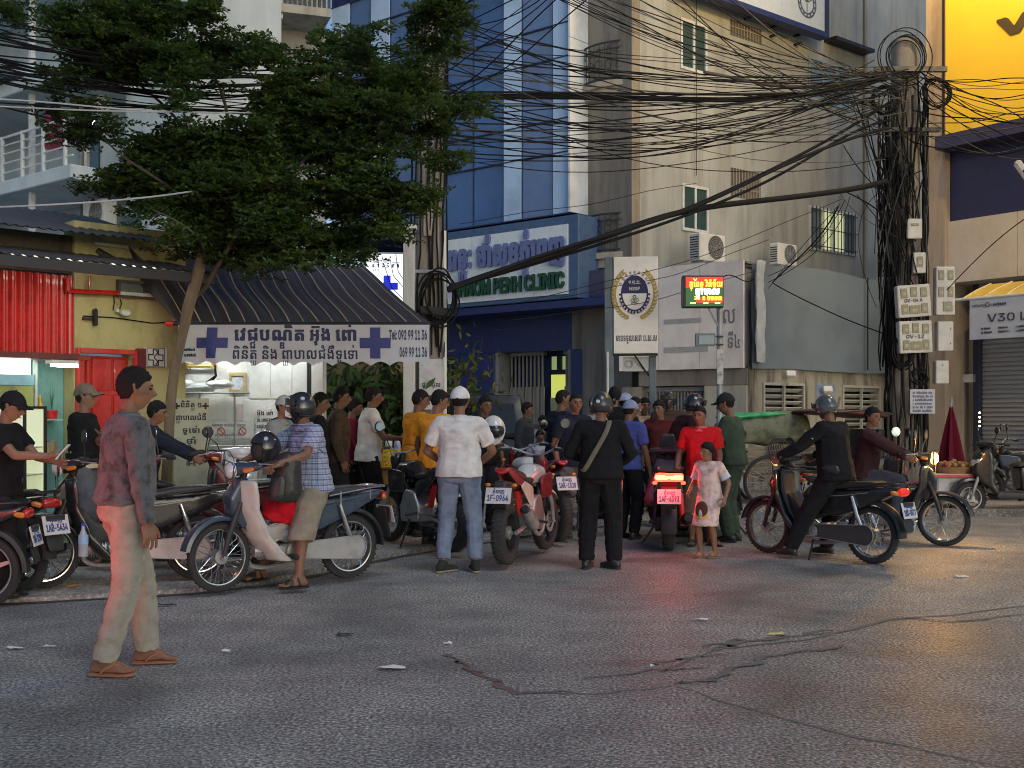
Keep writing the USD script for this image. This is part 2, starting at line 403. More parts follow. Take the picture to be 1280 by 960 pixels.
# litter on the road
white_paper = mat('white_paper', (.62, .63, .64), rough=.8)
def litter(px, py, w, h, label, m, cat_='litter', seed=1, name='paper_scrap', z=.004):
    r = np.random.default_rng(seed); n = 9
    a = np.arange(n) / n * 2 * np.pi
    ring = np.column_stack([np.cos(a) * w / 2 * (.7 + .5 * r.random(n)), np.sin(a) * h / 2 * (.7 + .5 * r.random(n)), .004 + .016 * r.random(n)])
    v = np.vstack([ring, [[0, 0, .012]], ring - [0, 0, .003], [[0, 0, .007]]])
    f = [[i, (i + 1) % n, n] for i in range(n)] + [[n + 1 + (i + 1) % n, n + 1 + i, 2 * n + 1] for i in range(n)] + [[i, n + 1 + i, (i + 1) % n] for i in range(n)] + [[(i + 1) % n, n + 1 + i, n + 1 + (i + 1) % n] for i in range(n)]
    Y = gY(py); solo(name, label, cat_, (v, np.array(f)), m, sm=False, loc=(gx(px, Y), Y, z))
litter(489, 837, .17, .10, 'crumpled white paper strip lying on the asphalt near the reddish crack', white_paper, seed=1)
litter(20, 812, .11, .06, 'thin white scrap on the asphalt behind the foreground man in sandals', white_paper, seed=2)
litter(62, 810, .10, .02, 'narrow pale straw-like strip on the asphalt behind the foreground man', white_paper, seed=3, name='plastic_straw')
litter(282, 816, .05, .04, 'small white scrap on the asphalt beyond the foreground man\'s front sandal', white_paper, seed=4)
litter(430, 795, .12, .07, 'dark torn rag lying on the asphalt beyond the white paper strip', mat('dark_rag', (.04, .04, .045), rough=.9), seed=5, name='rag')
litter(876, 776, .11, .05, 'pale flat scrap on the asphalt below the tail light glow', white_paper, seed=6)
litter(970, 794, .10, .05, 'yellowish scrap on the broken asphalt below the police motorbike', mat('yellow_scrap', (.55, .5, .2), rough=.7), seed=7)
litter(90, 740, .12, .08, 'dry orange leaf on the pavement beside the black motorbike wheel', mat('dry_leaf', (.42, .2, .05), rough=.8), seed=8, name='fallen_leaf', cat_='leaf', z=PAVE)
litter(205, 758, .18, .06, 'dark flattened rag on the asphalt beside the grey motorbike front wheel', mat('dark_rag', (.03, .03, .035), rough=.9), seed=9, name='rag')
litter(1200, 722, .14, .05, 'pale scrap on the asphalt below the boy on the lit motorbike', white_paper, seed=10)
litter(560, 806, .06, .04, 'tiny pale scrap at the upper end of the reddish crack', white_paper, seed=11)
litter(815, 895 - 60, .03, .02, 'tiny pale chip on the asphalt at the crack junction', white_paper, seed=12)

# ------------------------------------------------------------------ building materials
def plaster(name, col, stain=(.35, .33, .3), amt=.5, streak=True):
    nodes = {'g': ('geometry', {}), 'mp': ('mapping', {'scale': (1.6, 1.6, .22 if streak else 1.0)}), 'n': ('noise_texture', {'scale': 1.8, 'detail': 8.0, 'roughness': .68}), 'n2': ('noise_texture', {'scale': .55, 'detail': 5.0, 'roughness': .55}),
             'r': ('rgb_ramp', {'ramp': [(.36, tuple(np.array(col) * (np.array(stain) * amt + (1 - amt)))), (.52, col), (.8, tuple(np.minimum(np.array(col) * 1.12, .9)))]}),
             'r2': ('rgb_ramp', {'ramp': [(.3, (.78, .78, .78)), (.6, (1.04, 1.04, 1.04))]}), 'mx': ('mix', {'mix_type': 'multiply', 'fac': .8}), 'b': ('noise_texture', {'scale': 28.0, 'detail': 5.0}), 'bu': ('bump', {'distance': .006, 'strength': .8}),
             'p': ('principled_bsdf', {'roughness': .85, 'specular_ior_level': .25})}
    return usdkit.material(stage, LOOKS + name, nodes, [('g.position', 'mp.vector'), ('mp.vector', 'n.vector'), ('g.position', 'n2.vector'), ('g.position', 'b.vector'), ('n.fac', 'r.fac'), ('n2.fac', 'r2.fac'), ('r.color', 'mx.color1'), ('r2.color', 'mx.color2'), ('mx.color', 'p.base_color'), ('b.fac', 'bu.height'), ('bu.normal', 'p.normal')], surface='p.BSDF')
beige_grey = plaster('grey_render', (.345, .36, .345), (.55, .55, .53), .55)
brownwall = plaster('brown_render', (.27, .24, .20))
yellow_wall = plaster('yellow_render', (.50, .45, .22), (.55, .6, .55), .7, False)
white_wall = plaster('white_render', (.62, .62, .60), (.6, .6, .6), .5)
stained = plaster('stained_concrete', (.32, .295, .23), (.22, .22, .2), .95)
navy_paint = mat('navy_paint', (.018, .03, .13), rough=.42, var=.25)
sign_blue = mat('sign_blue', (.06, .11, .22), rough=.4, var=.15)
glass_blue = mat('blue_glass', (.07, .15, .34), rough=.12, var=.25, vs=.7, spec=.9, coat=.4)
panel_light = mat('pale_blue_panel', (.42, .58, .80), rough=.35, var=.15, vs=1.2)
panel_white = mat('white_panel', (.62, .65, .68), rough=.45, var=.2, vs=1.5)
mullion = mat('dark_mullion', (.02, .03, .07), rough=.5)
dark_glass = mat('dark_window_glass', (.02, .04, .045), rough=.08, spec=.8, var=.1)
white_frame = mat('white_frame', (.55, .57, .57), rough=.45)
iron = mat('wrought_iron', (.05, .055, .055), rough=.6, metal=.3)
steel = mat('galvanised_steel', (.30, .31, .32), rough=.5, metal=.4, var=.25)
grey_paint = mat('grey_paint', (.13, .16, .18), rough=.5, var=.2)
white_plastic = mat('white_plastic', (.60, .60, .57), rough=.45, var=.12)
rubber = mat('rubber', (.02, .02, .021), rough=.8, bump=.002, bs=120, var=.25)
dark_metal = mat('dark_metal', (.03, .03, .032), rough=.45, metal=.5)
chrome = mat('chrome', (.62, .62, .62), rough=.16, metal=1.0, var=.08)
alloy = mat('cast_alloy', (.34, .34, .34), rough=.4, metal=.7, var=.2)
wood = mat('pale_wood', (.40, .28, .12), rough=.6, var=.3, stretch=(1, 1, 8))
cable_m = mat('black_cable', (.007, .007, .008), rough=.65, var=.1, spec=.2)
cable_grey = mat('grey_cable', (.05, .048, .042), rough=.6, spec=.5)
blue_ink = mat('blue_ink', (.035, .045, .16), rough=.6)
black_ink = mat('black_ink', (.02, .02, .025), rough=.6)
vivid_blue = mat('vivid_blue', (.02, .05, .5), rough=.5)

def window(W, par, u0, u1, z0, z1, w, frame_m, pane_m, nu=2, nz=1, fw=.05, depth=.06, name='window', bars=None):
    holes = []; du = (u1 - u0 - fw * (nu + 1)) / nu; dz = (z1 - z0 - fw * (nz + 1)) / nz
    for i in range(nu):
        for j in range(nz):
            a = u0 + fw + i * (du + fw); b = z0 + fw + j * (dz + fw); holes.append((a, a + du, b, b + dz))
    fr = part(par, name, wall_mesh(W, u0, u1, z0, z1, w, w + depth, holes), frame_m, sm=False)
    for (a, a1, b, b1) in holes: part(fr, 'pane', W.box(a - .002, a1 + .002, b - .002, b1 + .002, w + .01, w + .022), pane_m if not isinstance(pane_m, list) else pane_m[holes.index((a, a1, b, b1)) % len(pane_m)], sm=False)
    if bars:
        ms = [W.box(u - .008, u + .008, z0, z1, w + depth + .02, w + depth + .036) for u in np.linspace(u0 + .08, u1 - .08, bars)] + [W.box(u0, u1, z - .01, z + .01, w + depth + .037, w + depth + .05) for z in (z0 + .1, (z0 + z1) / 2, z1 - .1)]
        part(fr, 'security_bars', cat(ms), iron, sm=False)
    return fr
def aircon(W, u, z, w, label, s=1.0):
    "an outdoor air conditioner unit on a bracket"
    c = W.pt(u, z, w); t = thing('air_conditioner', label, 'air conditioner', c, math.degrees(math.atan2(W.d[1], W.d[0])))
    a, h, d = .42 * s, .58 * s, .30 * s
    part(t, 'casing', box(-a, a, -d, 0, 0, h, .02), white_plastic)
    part(t, 'fan_grille', cat(*[xf(torus(.05 * s * k, .006, 24, 6, 'y'), t=(.10 * s, -d - .008, h * .52)) for k in range(1, 6)], *[tube([(.1 * s + .25 * s * math.cos(q), -d - .012, h * .52 + .25 * s * math.sin(q)), (.1 * s, -d - .012, h * .52)], .004, 4) for q in np.arange(8) * math.pi / 4]), steel)
    part(t, 'fan_hub', xf(lathe([(0, -.006), (.24 * s, -.006), (.24 * s, .0), (0, .0)], 28, 'y'), t=(.1 * s, -d - .001, h * .52)), mat('fan_dark', (.07, .07, .07)))
    part(t, 'side_louvre', cat(*[box(-a - .008, -a - .001, -d + .03, -.03, z_, z_ + .02) for z_ in np.arange(.06, h - .06, .05)]), dark_metal)
    part(t, 'bracket', cat(box(-a + .08, -a + .12, -d - .02, .02, -.04, -.002), box(a - .12, a - .08, -d - .02, .02, -.04, -.002)), steel)
    return t

# ------------------------------------------------------------------ blue clinic
B = Wall(558, 26.3, 710, 24.0)
u_l, u_r = B.u(415), B.u(735)
clinic = thing('clinic_building', 'tall blue glass clinic with a Khmer and English signboard over navy doorways', 'building', B.pt(u_r, 0), 0)
def L(W_, m, o): return xf(m, t=-np.asarray(o))     # to a thing's own origin
oC = B.pt(u_r, 0)
zt0, ztop = B.z(630, 278), 13.5
uu1_ = B.u(716)
part(clinic, 'wall', cat(L(B, B.box(u_l, uu1_ - .004, zt0, ztop, -3, -.06), oC), L(B, B.box(u_l, u_r - .02, 0, zt0 - .002, -6, -1.3), oC)), navy_paint, sm=False)
cols = [(415, 438, panel_light), (438, 464, glass_blue), (464, 488, panel_light), (488, 553, glass_blue), (553, 592, glass_blue), (592, 630, glass_blue), (630, 652.5, panel_light), (652.5, 691.5, glass_blue), (691.5, 713.5, panel_light)]
rows = [zt0]
for k in range(9): rows.append(rows[-1] + (1.28 if k % 2 == 0 else .70))
for a, b, m in cols:
    for k in range(len(rows) - 1):
        if rows[k] > 11.5: continue
        part(clinic, 'glass_pane' if m is glass_blue else 'facade_panel', L(B, B.box(B.u(a) + .012, B.u(b) - .012, rows[k] + .012, rows[k + 1] - .012, -.06, -.015 if m is glass_blue else .02, 0), oC), m, sm=False)
ms = [B.box(B.u(a) - .012, B.u(a) + .012, zt0, ztop, -.059, .0) for a, _, _ in cols] + [B.box(u_l, B.u(713.5), z - .014, z + .014, -.058, .03) for z in rows]
part(clinic, 'mullions', L(B, cat(*ms), oC), mullion, sm=False)
uu0, uu1 = B.u(713.5), B.u(716)
dp = next(q for q in np.arange(.2, 6, .02) if (lambda p: 640 + F * p[0] / p[1])(B.pt(uu1, 0, -q)) > 735)
for k in range(8):
    part(clinic, 'pilaster_panel', L(B, B.box(uu0 + .006, uu1, zt0 + k * 1.2 + .006, zt0 + (k + 1) * 1.2 - .006, -dp, .10), oC), panel_white, sm=False)
# the sign box
Bf = B.off(.35)
sb0, sb1 = Bf.u(540), Bf.u(723)
zb0, zb1 = Bf.z(710, 373), Bf.z(710, 269)
part(clinic, 'sign_box', L(B, B.box(sb0, sb1, zb0, zb1, -1.3, .35, .015), oC), sign_blue)
part(clinic, 'sign_return', L(B, B.box(sb1 + .002, B.u(755), zb0 + .02, B.z(740, 338), -1.4, .0), oC), mat('purple_cladding', (.075, .07, .125), rough=.5), sm=False)
Bs = B.off(.38)
p0, p1 = Bs.u(553), Bs.u(709.5)
zq0, zq1 = Bs.z(710, 367), Bs.z(710, 279.5)
nb = 4
for k in range(nb):
    a, b = p0 + (p1 - p0) * k / nb, p0 + (p1 - p0) * (k + 1) / nb
    part(clinic, 'sign_panel', L(B, B.box(a + .003, b - .003, zq0, zq1, .35, .375), oC), mat('sign_white', (.70, .75, .78), rough=.4, var=.08), sm=False)
green = mat('green_letters', (.006, .055, .028), rough=.4)
t1 = text('PHNOM PENH CLINIC', Bs.u(706) - Bs.u(568), .30, .06, stroke=3)
part(clinic, 'latin_lettering', L(B, B.flat(t1, Bs.u(568), zq0 + .14, .376), oC), green, sm=False)
t2 = text('ពេទ្យៈ ថាំសុខភ្នំពេញ', Bs.u(707) - Bs.u(555), .42, .06, weight=800, stroke=2)
part(clinic, 'khmer_lettering', L(B, B.flat(t2, Bs.u(555), zq0 + .74, .376), oC), mat('lilac_letters', (.14, .17, .36), rough=.4), sm=False)
# ground floor behind the sign: navy columns, soffit, folding gates, lit doorway
zs = zb0 - .02
part(clinic, 'soffit', L(B, B.box(B.u(520), B.u(780), zs - .15, zs - .002, -1.3, .30), oC), navy_paint, sm=False)
Bg = B.off(-1.0)
fas = Bg.z(635, 442)
part(clinic, 'fascia', L(B, B.box(Bg.u(545), Bg.u(783), fas, zs - .152, -.85, -.6), oC), navy_paint, sm=False)
for a, b in ((585, 634), (729, 782)):
    part(clinic, 'column', L(B, B.box(Bg.u(a), Bg.u(b), 0, fas - .002, -1.1, -.55, .02), oC), navy_paint)
part(clinic, 'column_trim', L(B, B.box(Bg.u(634.5), Bg.u(639), 0, fas - .003, -1.0, -.58), oC), steel, sm=False)
gate_m = mat('folding_gate', (.30, .27, .235), rough=.5, metal=.2, var=.2, stretch=(1, 1, .2))
def folding_gate(W, par, u0, u1, z0, z1, w, n, name='folding_gate', off=None):
    g = part(par, name, W.box(u0, u1, z1, z1 + .08, w - .06, w + .06) if off is None else L(W, W.box(u0, u1, z1, z1 + .08, w - .06, w + .06), off), steel, sm=False)
    for k in range(n):
        a = u0 + (u1 - u0) * k / n; b = u0 + (u1 - u0) * (k + .86) / n; h = (z1 - z0)
        o = off if off is not None else np.zeros(3)
        part(g, 'gate_slat', L(W, W.box(a, b, z0, z0 + h * .74, w - .02, w + .02 + .03 * (k % 2)), o), gate_m, sm=False)
        part(g, 'gate_bar', L(W, W.box((a + b) / 2 - .018, (a + b) / 2 + .018, z0 + h * .74, z1, w - .01, w + .02), o), gate_m, sm=False)
    return g
fz = Bg.z(680, 444)
folding_gate(B, clinic, Bg.u(640), Bg.u(683), .1, fz, -.95, 9, off=oC)
folding_gate(B, clinic, Bg.u(708), Bg.u(728), .1, fz, -.95, 4, off=oC)
folding_gate(B, clinic, Bg.u(553), Bg.u(584), .1, fz, -.95, 6, off=oC)
lit_green = glow('lit_doorway', (.72, .78, .13), .55, (.5, .5, .2))
part(clinic, 'lit_door', L(B, B.box(Bg.u(683.5), Bg.u(707.5), .5, Bg.z(695, 468), -1.2, -1.15), oC), lit_green, sm=False)
part(clinic, 'door_frame', L(B, cat(B.box(Bg.u(683.5), Bg.u(707.5), Bg.z(695, 467.5), Bg.z(695, 462), -1.2, -1.1), B.box(Bg.u(692.5), Bg.u(697), Bg.z(695, 461.8), fz, -1.2, -1.1)), oC), dark_metal, sm=False)
for a, b in ((684, 692), (697.5, 707)):
    part(clinic, 'transom_pane', L(B, B.box(Bg.u(a), Bg.u(b), Bg.z(695, 461.6), fz - .03, -1.2, -1.16), oC), glow('lit_transom', (.30, .40, .16), .5, (.3, .3, .2)), sm=False)
part(clinic, 'door_counter', L(B, B.box(Bg.u(686), Bg.u(706), .6, Bg.z(695, 497), -1.14, -1.06), oC), mat('counter_cream', (.5, .48, .3)), sm=False)
part(clinic, 'floor_slab', L(B, B.box(Bg.u(545), Bg.u(783), 0, .09, -1.3, .5), oC), concrete_ground, sm=False)

# ------------------------------------------------------------------ tall beige building: recess with balconies, long wall
C_ = Wall(736, 24.6, 800, 23.5)
D = Wall(800, 23.5, 1163, 30.6)
beige_b = thing('apartment_building', 'tall beige building with shuttered windows and iron balconies behind the cables', 'building', D.pt(0, 0), 0)
oD = D.pt(0, 0)
H = 13.8
def wx(par, name, m, mt, o, sm=False, **k): return part(par, name, xf(m, t=-np.asarray(o)), mt, sm=sm, **k)
wx(beige_b, 'recess_wall', C_.box(-.3, C_.L - .01, 0, H, -1.9, -1.3), brownwall, oD)  # same beige building; its shaded side is put into this darker, warmer colour
wz = lambda px, py: D.z(px, py)
holes = []
def dwin(a, b, yt, yb): return (D.u(a), D.u(b), D.z((a + b) / 2, yb), D.z((a + b) / 2, yt))
W1, W2, W3, W4 = dwin(850, 883, 27, 90), dwin(852, 885, 232, 290), dwin(1010, 1062, 78, 131), dwin(1011, 1069, 262, 316)
V1, V2 = dwin(912, 952, 30, 50), dwin(913, 951, 213, 249)
wx(beige_b, 'wall', wall_mesh(D, 0, D.L, 0, H, -.25, 0, [W1, W2, W3, W4, V1, V2]), beige_grey, oD)
wx(beige_b, 'inner_wall', D.box(.02, D.L, 0, H, -.7, -.5), mat('dim_interior', (.05, .05, .05)), oD)  # dark colour stands in for the unlit rooms behind the windows
wx(beige_b, 'corner_wall', D.box(-.24, -.001, 0, H, -1.9, .001), brownwall, oD)  # corner in the darker recess colour, shade included
class Off:
    "a wall whose meshes are given from a thing's origin"
    def __init__(s, W, o): s.W, s.o = W, np.asarray(o)
    def __getattr__(s, k): return getattr(s.W, k)
    def box(s, *a, **k): return xf(s.W.box(*a, **k), t=-s.o)
    def w2p(s, m): return xf(s.W.w2p(m), t=-s.o)
    def flat(s, *a): return xf(s.W.flat(*a), t=-s.o)
    def pt(s, *a): return s.W.pt(*a) - s.o
DO = Off(D, oD); CO = Off(C_, oD)
shutter_green = mat('dark_green_shutter', (.02, .05, .05), rough=.5)
for w in (W1, W2): window(DO, beige_b, *w, -.02, white_frame, shutter_green, 2, 1, .06, .05)
window(DO, beige_b, *W3, -.02, mat('grey_frame', (.25, .32, .34), rough=.5), mat('grey_blue_pane', (.13, .19, .22), rough=.2), 3, 1, .06, .05)
lit_win = glow('lit_window', (.62, .66, .36), .55, (.4, .4, .2))
window(DO, beige_b, *W4, -.02, white_frame, [mat('dim_pane', (.12, .15, .14), rough=.25), lit_win, lit_win, mat('dim_pane', (.06, .08, .08), rough=.25)], 4, 1, .05, .05, bars=13)
for v in (V1, V2):
    part(beige_b, 'vent_grille', cat(*[DO.box(a, a + .03, v[2], v[3], -.15, .0) for a in np.arange(v[0], v[1], .1)], DO.box(v[0], v[1], v[2] + .2, v[2] + .23, -.149, -.01)), brownwall, sm=False)
part(beige_b, 'vent_hood', DO.box(D.u(1030), D.u(1078), D.z(1050, 60), D.z(1050, 56), .0, .35), dark_metal, sm=False)
part(beige_b, 'downpipe', tube([DO.pt(D.u(868), H, .06), DO.pt(D.u(868), D.z(868, 220), .06)], .009, 6), cable_grey)
part(beige_b, 'downpipe', tube([DO.pt(D.u(1080), H, .06), DO.pt(D.u(1080), 4, .06)], .05, 8), beige_grey)
# balconies on the recess
slab_m = plaster('balcony_edge', (.44, .38, .30), (.5, .45, .4), .6)  # warm tone takes in the orange light under the balconies
def balcony(py_top, py_floor):
    u0, u1 = C_.u(733), C_.L + .10
    zf, zr = C_.z(770, py_floor), C_.z(770, py_top)
    n = 14; pts = [(u0 - .25, -1.31)] + [(u0 - .25 + (u1 - u0 + .1) * k / n, .55 * math.sin(math.pi * (.12 + .76 * k / n)) - .10) for k in range(n + 1)] + [(u1 - .15, -1.31)]
    for k, (g, h0, h1) in enumerate(((0, -.12, 0), (-.08, -.30, -.122))):
        q = [(a, b + g if b > -1 else b) for a, b in pts]
        v, f = arr(CS([np.array(q)]).extrude(h1 - h0)); v[:, 2] += zf + h0
        part(beige_b, 'balcony_slab', CO.w2p((v, f)), slab_m, sm=False)
    path = [(a, b - .06) for a, b in pts[1:-1]]
    P3 = lambda z: [CO.pt(a, z, b) for a, b in path]
    rail = part(beige_b, 'balcony_rail', cat(tube(P3(zr), .022, 6), tube(P3(zf + .06), .02, 6), tube(P3(zr - .14), .014, 6)), iron)
    bars = []
    pa = np.array(path); s = np.r_[0, np.cumsum(np.linalg.norm(np.diff(pa, axis=0), axis=1))]
    for q in np.linspace(0, s[-1], 15):
        a, b = np.interp(q, s, pa[:, 0]), np.interp(q, s, pa[:, 1])
        bars.append(tube([CO.pt(a, zf + .03, b), CO.pt(a, zr, b)], .010, 5))
    part(rail, 'balusters', cat(*bars), iron)
    sc = []
    for k, q in enumerate(np.linspace(.1, s[-1] - .1, 8)):
        a, b = np.interp(q, s, pa[:, 0]), np.interp(q, s, pa[:, 1])
        for zz, rr in ((zf + .35, .10), (zf + .62, .07)):
            th = np.linspace(0, 2 * np.pi, 12, endpoint=False)
            sc.append(tube([CO.pt(a + rr * math.cos(t), zz + rr * math.sin(t), b + .004) for t in th], .009, 4, True))
    part(rail, 'scrollwork', cat(*sc), iron)
    for a in (u0 - .18,): part(beige_b, 'balcony_post', CO.box(a, a + .22, zf, zr + .06, -.45, -.2, .01), slab_m)
balcony(58, 106); balcony(270, 318)
for a, b, c, d in ((745, 790, 30, 105), (745, 792, 235, 316)):
    part(beige_b, 'balcony_door', CO.box(C_.u(a), C_.u(b), C_.z(770, d), C_.z(770, c), -1.3, -1.26), mat('dark_doorway', (.05, .045, .04), rough=.5), sm=False)
aircon(D, D.u(849), D.z(849, 332), .62, 'white outdoor unit with round fan under the lower shuttered window', .95)
aircon(D, D.u(1085), D.z(1085, 348), .5, 'outdoor unit between the lit window and the grey tarpaulin top', 1.0)
aircon(D, D.u(946), D.z(946, 336), .6, 'weathered outdoor unit peeping over the top of the pinkish hoarding', .8)
# the white board with a round emblem near the roof
U0, U1 = D.u(838), D.u(1008)
nb_o = D.pt(U1, D.z(1008, 50), .4)
board = thing('roof_signboard', 'large white signboard with blue frame and ring emblem high on the beige wall', 'sign', nb_o)
BO = Off(D, nb_o)
zlo = D.z(1008, 52); zlo = D.z(845, -2) if False else zlo
part(board, 'panel', BO.box(U0, U1, zlo + .08, zlo + 2.4, .35, .5), mat('board_white', (.5, .58, .66), rough=.4, var=.06), sm=False)
part(board, 'frame', cat(BO.box(U0 - .02, U1 + .1, zlo - .04, zlo + .078, .3, .56), BO.box(U1 + .002, U1 + .1, zlo + .08, zlo + 2.5, .3, .56)), mat('navy_frame', (.02, .03, .12), rough=.5), sm=False)
ec = D.u(986)
em = []
for R_, r_ in ((.33, .02), (.25, .02)):
    em.append(BO.flat(lathe([(R_ - r_, 0), (R_ + r_, 0), (R_ + r_, .006), (R_ - r_, .006), (R_ - r_, 0)], 40), ec, zlo + .62, .501))
for k in range(14):
    a = k / 14 * 2 * math.pi
    em.append(BO.flat(xf(xf(box(-.02, .02, .27, .31, 0, .007)), rot('z', math.degrees(a))), ec, zlo + .62, .501))
part(board, 'ring_emblem', cat(*em), mat('emblem_grey', (.08, .10, .16)), sm=False)
part(board, 'emblem_figure', cat(*[BO.flat(xf(box(-.012, .012, .02, .2, 0, .006), rot('z', q)), ec, zlo + .62, .501) for q in (0, 30, -30, 60, -60, 180)]), mat('emblem_grey', (.08, .10, .16)), sm=False)
part(board, 'strut', cat(*[BO.box(u, u + .05, zlo + .0, zlo + .05, -.0, .3) for u in (U1 - .5, U1 - 1.4, U1 - 2.3)], *[BO.box(u, u + .05, zlo - .2, zlo - .15, 0, .2) for u in (U1 - .5, U1 - 1.4)]), dark_metal, sm=False)

# ------------------------------------------------------------------ single storey annex: warm-tinted white hoarding, tarpaulin, stained wall
E_ = Wall(778, 22.6, 935, 21.0)
T = Wall(935, 21.0, 1193, 25.9)
annex = thing('annex_building', 'low annex with pale hoarding, grey tarpaulin and stained louvred wall', 'building', T.pt(0, 0))
oA = T.pt(0, 0); EO, TO = Off(E_, oA), Off(T, oA)
warm_lit_board = plaster('hoarding_white', (.85, .76, .70), (.75, .72, .7), .5, False)  # white boards with the warm pinkish light put into their colour
zh0 = E_.z(900, 461); ztopE = E_.z(932, 326)
for k in range(3):
    a, b = E_.u(779) + (E_.u(934) - E_.u(779)) * k / 3, E_.u(779) + (E_.u(934) - E_.u(779)) * (k + 1) / 3
    part(annex, 'hoarding_panel', EO.box(a + .004, b - .004, zh0, ztopE - (2 - k) * .0, .10, .16), warm_lit_board, sm=False)
part(annex, 'hoarding_print', cat(EO.box(E_.u(835), E_.u(882), E_.z(860, 405), E_.z(860, 399), .161, .165), EO.box(E_.u(835), E_.u(890), E_.z(860, 441), E_.z(860, 434), .161, .165)), mat('faded_print', (.40, .385, .375)), sm=False)
for s_, q_, a, b in (('ល', .25, 909, 405), ('ទី៤', .2, 915, 436)): part(annex, 'hoarding_mark', EO.flat(text(s_, .24, q_), E_.u(a), E_.z(912, b), .162), mat('marker_grey', (.2, .19, .18)), sm=False)
part(annex, 'beam', EO.box(E_.u(800), E_.L, zh0 - .30, zh0 - .003, -.3, .05), brownwall, sm=False)
part(annex, 'pillar', EO.box(E_.u(883), E_.L - .002, 0, zh0 - .31, -.35, .08), plaster('pale_pillar', (.48, .44, .36)), sm=False)
part(annex, 'pillar', EO.box(E_.u(780), E_.u(803), 0, zh0 - .31, -.35, .08), brownwall, sm=False)
folding_gate(E_, annex, E_.u(803), E_.u(882), .1, zh0 - .4, -.15, 20, name='brown_gate', off=oA)
ztar = T.z(1120, 352); ztb = T.z(1100, 467)
# tarpaulin: a sagging sheet
nu, nz = 48, 16
uu = np.linspace(0.02, T.u(1193), nu); zz = np.linspace(ztb, 1, nz)
U, Zt = np.meshgrid(uu, np.linspace(0, 1, nz))
topz = ztar + .10 * (meshkit.noise(np.stack([U * 1.3, 0 * U, 0 * U], -1), 4) - .5)
Zp = ztb + .05 * (meshkit.noise(np.stack([U * .8, 0 * U, 0 * U], -1), 8) - .5) + (topz - ztb) * Zt
Wd = .06 + .16 * (meshkit.fbm(np.stack([U * .9, Zt * 1.6 + U * .5, 0 * U], -1), 3, 5) - .4) * (1 - .5 * Zt)
v = np.stack([U, Wd, Zp], -1).reshape(-1, 3); i = np.arange(nu * nz).reshape(nz, nu)
f = np.concatenate([np.stack([i[:-1, :-1], i[:-1, 1:], i[1:, 1:]], -1).reshape(-1, 3), np.stack([i[:-1, :-1], i[1:, 1:], i[1:, :-1]], -1).reshape(-1, 3)])
v2 = v.copy(); v2[:, 1] -= .012
part(annex, 'tarpaulin', TO.w2p((np.vstack([v, v2]), np.vstack([f, f[:, ::-1] + len(v)]))), mat('grey_tarpaulin', (.15, .185, .215), rough=.5, var=.12, vs=1.5), sm=True)
part(annex, 'seam', TO.box(T.u(1077) - .01, T.u(1077) + .01, ztb + .05, ztar - .04, .13, .15), dark_metal, sm=False)
part(annex, 'torn_banner', TO.w2p(displaced(arr(man(box(.0, .22, .18, .20, ztb + .1, ztar - .02)).refine_to_length(.1)), .12, (3, 3, 3), 3)), mat('torn_plastic', (.45, .47, .48), rough=.4), sm=True)
LV = [(T.u(955), T.u(1003), T.z(980, 545), T.z(980, 482)), (T.u(1054), T.u(1098), T.z(1075, 562), T.z(1075, 485)), (T.u(1168), T.u(1185), T.z(1176, 560), T.z(1176, 488))]
part(annex, 'wall', wall_mesh(TO, 0, T.u(1193), 0, ztb + .03, -.2, 0, LV), stained, sm=False)
part(annex, 'upper_wall', TO.box(0.0, T.u(1193), ztb + .032, ztar - .1, -.2, -.08), beige_grey, sm=False)
part(annex, 'inner_wall', TO.box(0.3, T.u(1193), 0, ztb, -.6, -.5), mat('dim_interior', (.05, .05, .05)), sm=False)  # dark colour stands in for the unlit space behind the louvres
part(annex, 'roof', cat(TO.box(0.0, T.u(1193), ztar - .1, ztar - .06, -3.2, -.05), EO.box(E_.u(779), E_.L, ztar - .05, ztar - .01, -3, .05)), steel, sm=False)
for a, b, c, d in LV:
    fr = part(annex, 'louvre_frame', wall_mesh(TO, a - .05, b + .05, c - .05, d + .05, -.02, .03, [(a, (a + b) / 2 - .02, c, d), ((a + b) / 2 + .02, b, c, d)]), mat('louvre_grey', (.36, .35, .31), rough=.7), sm=False)
    for z in np.arange(c + .02, d - .03, .115):
        part(fr, 'louvre_slat', TO.w2p(xf(xf(box(a, b, -.055, .055, -.008, .008), rot('x', 28)), t=(0, -.06, z + .03))), mat('louvre_grey', (.36, .35, .31), rough=.7), sm=False)
poster = mat('blue_poster', (.22, .26, .36), rough=.7)
for a, b, c, d in ((1020, 1032, 497, 479), (1034, 1044, 500, 480)): part(annex, 'poster', TO.box(T.u(a), T.u(b), T.z(a, c), T.z(a, d), .002, .008), poster, sm=False)
for px, py in ((980, 468), (1026, 487)):
    c = TO.pt(T.u(px), T.z(px, py), .15)
    part(annex, 'flood_lamp', cat(xf(box(-.09, .09, -.05, .05, -.06, .06, .015), rot('x', -25), c), xf(box(-.01, .01, -.01, .16, -.01, .01), t=c)), white_plastic)

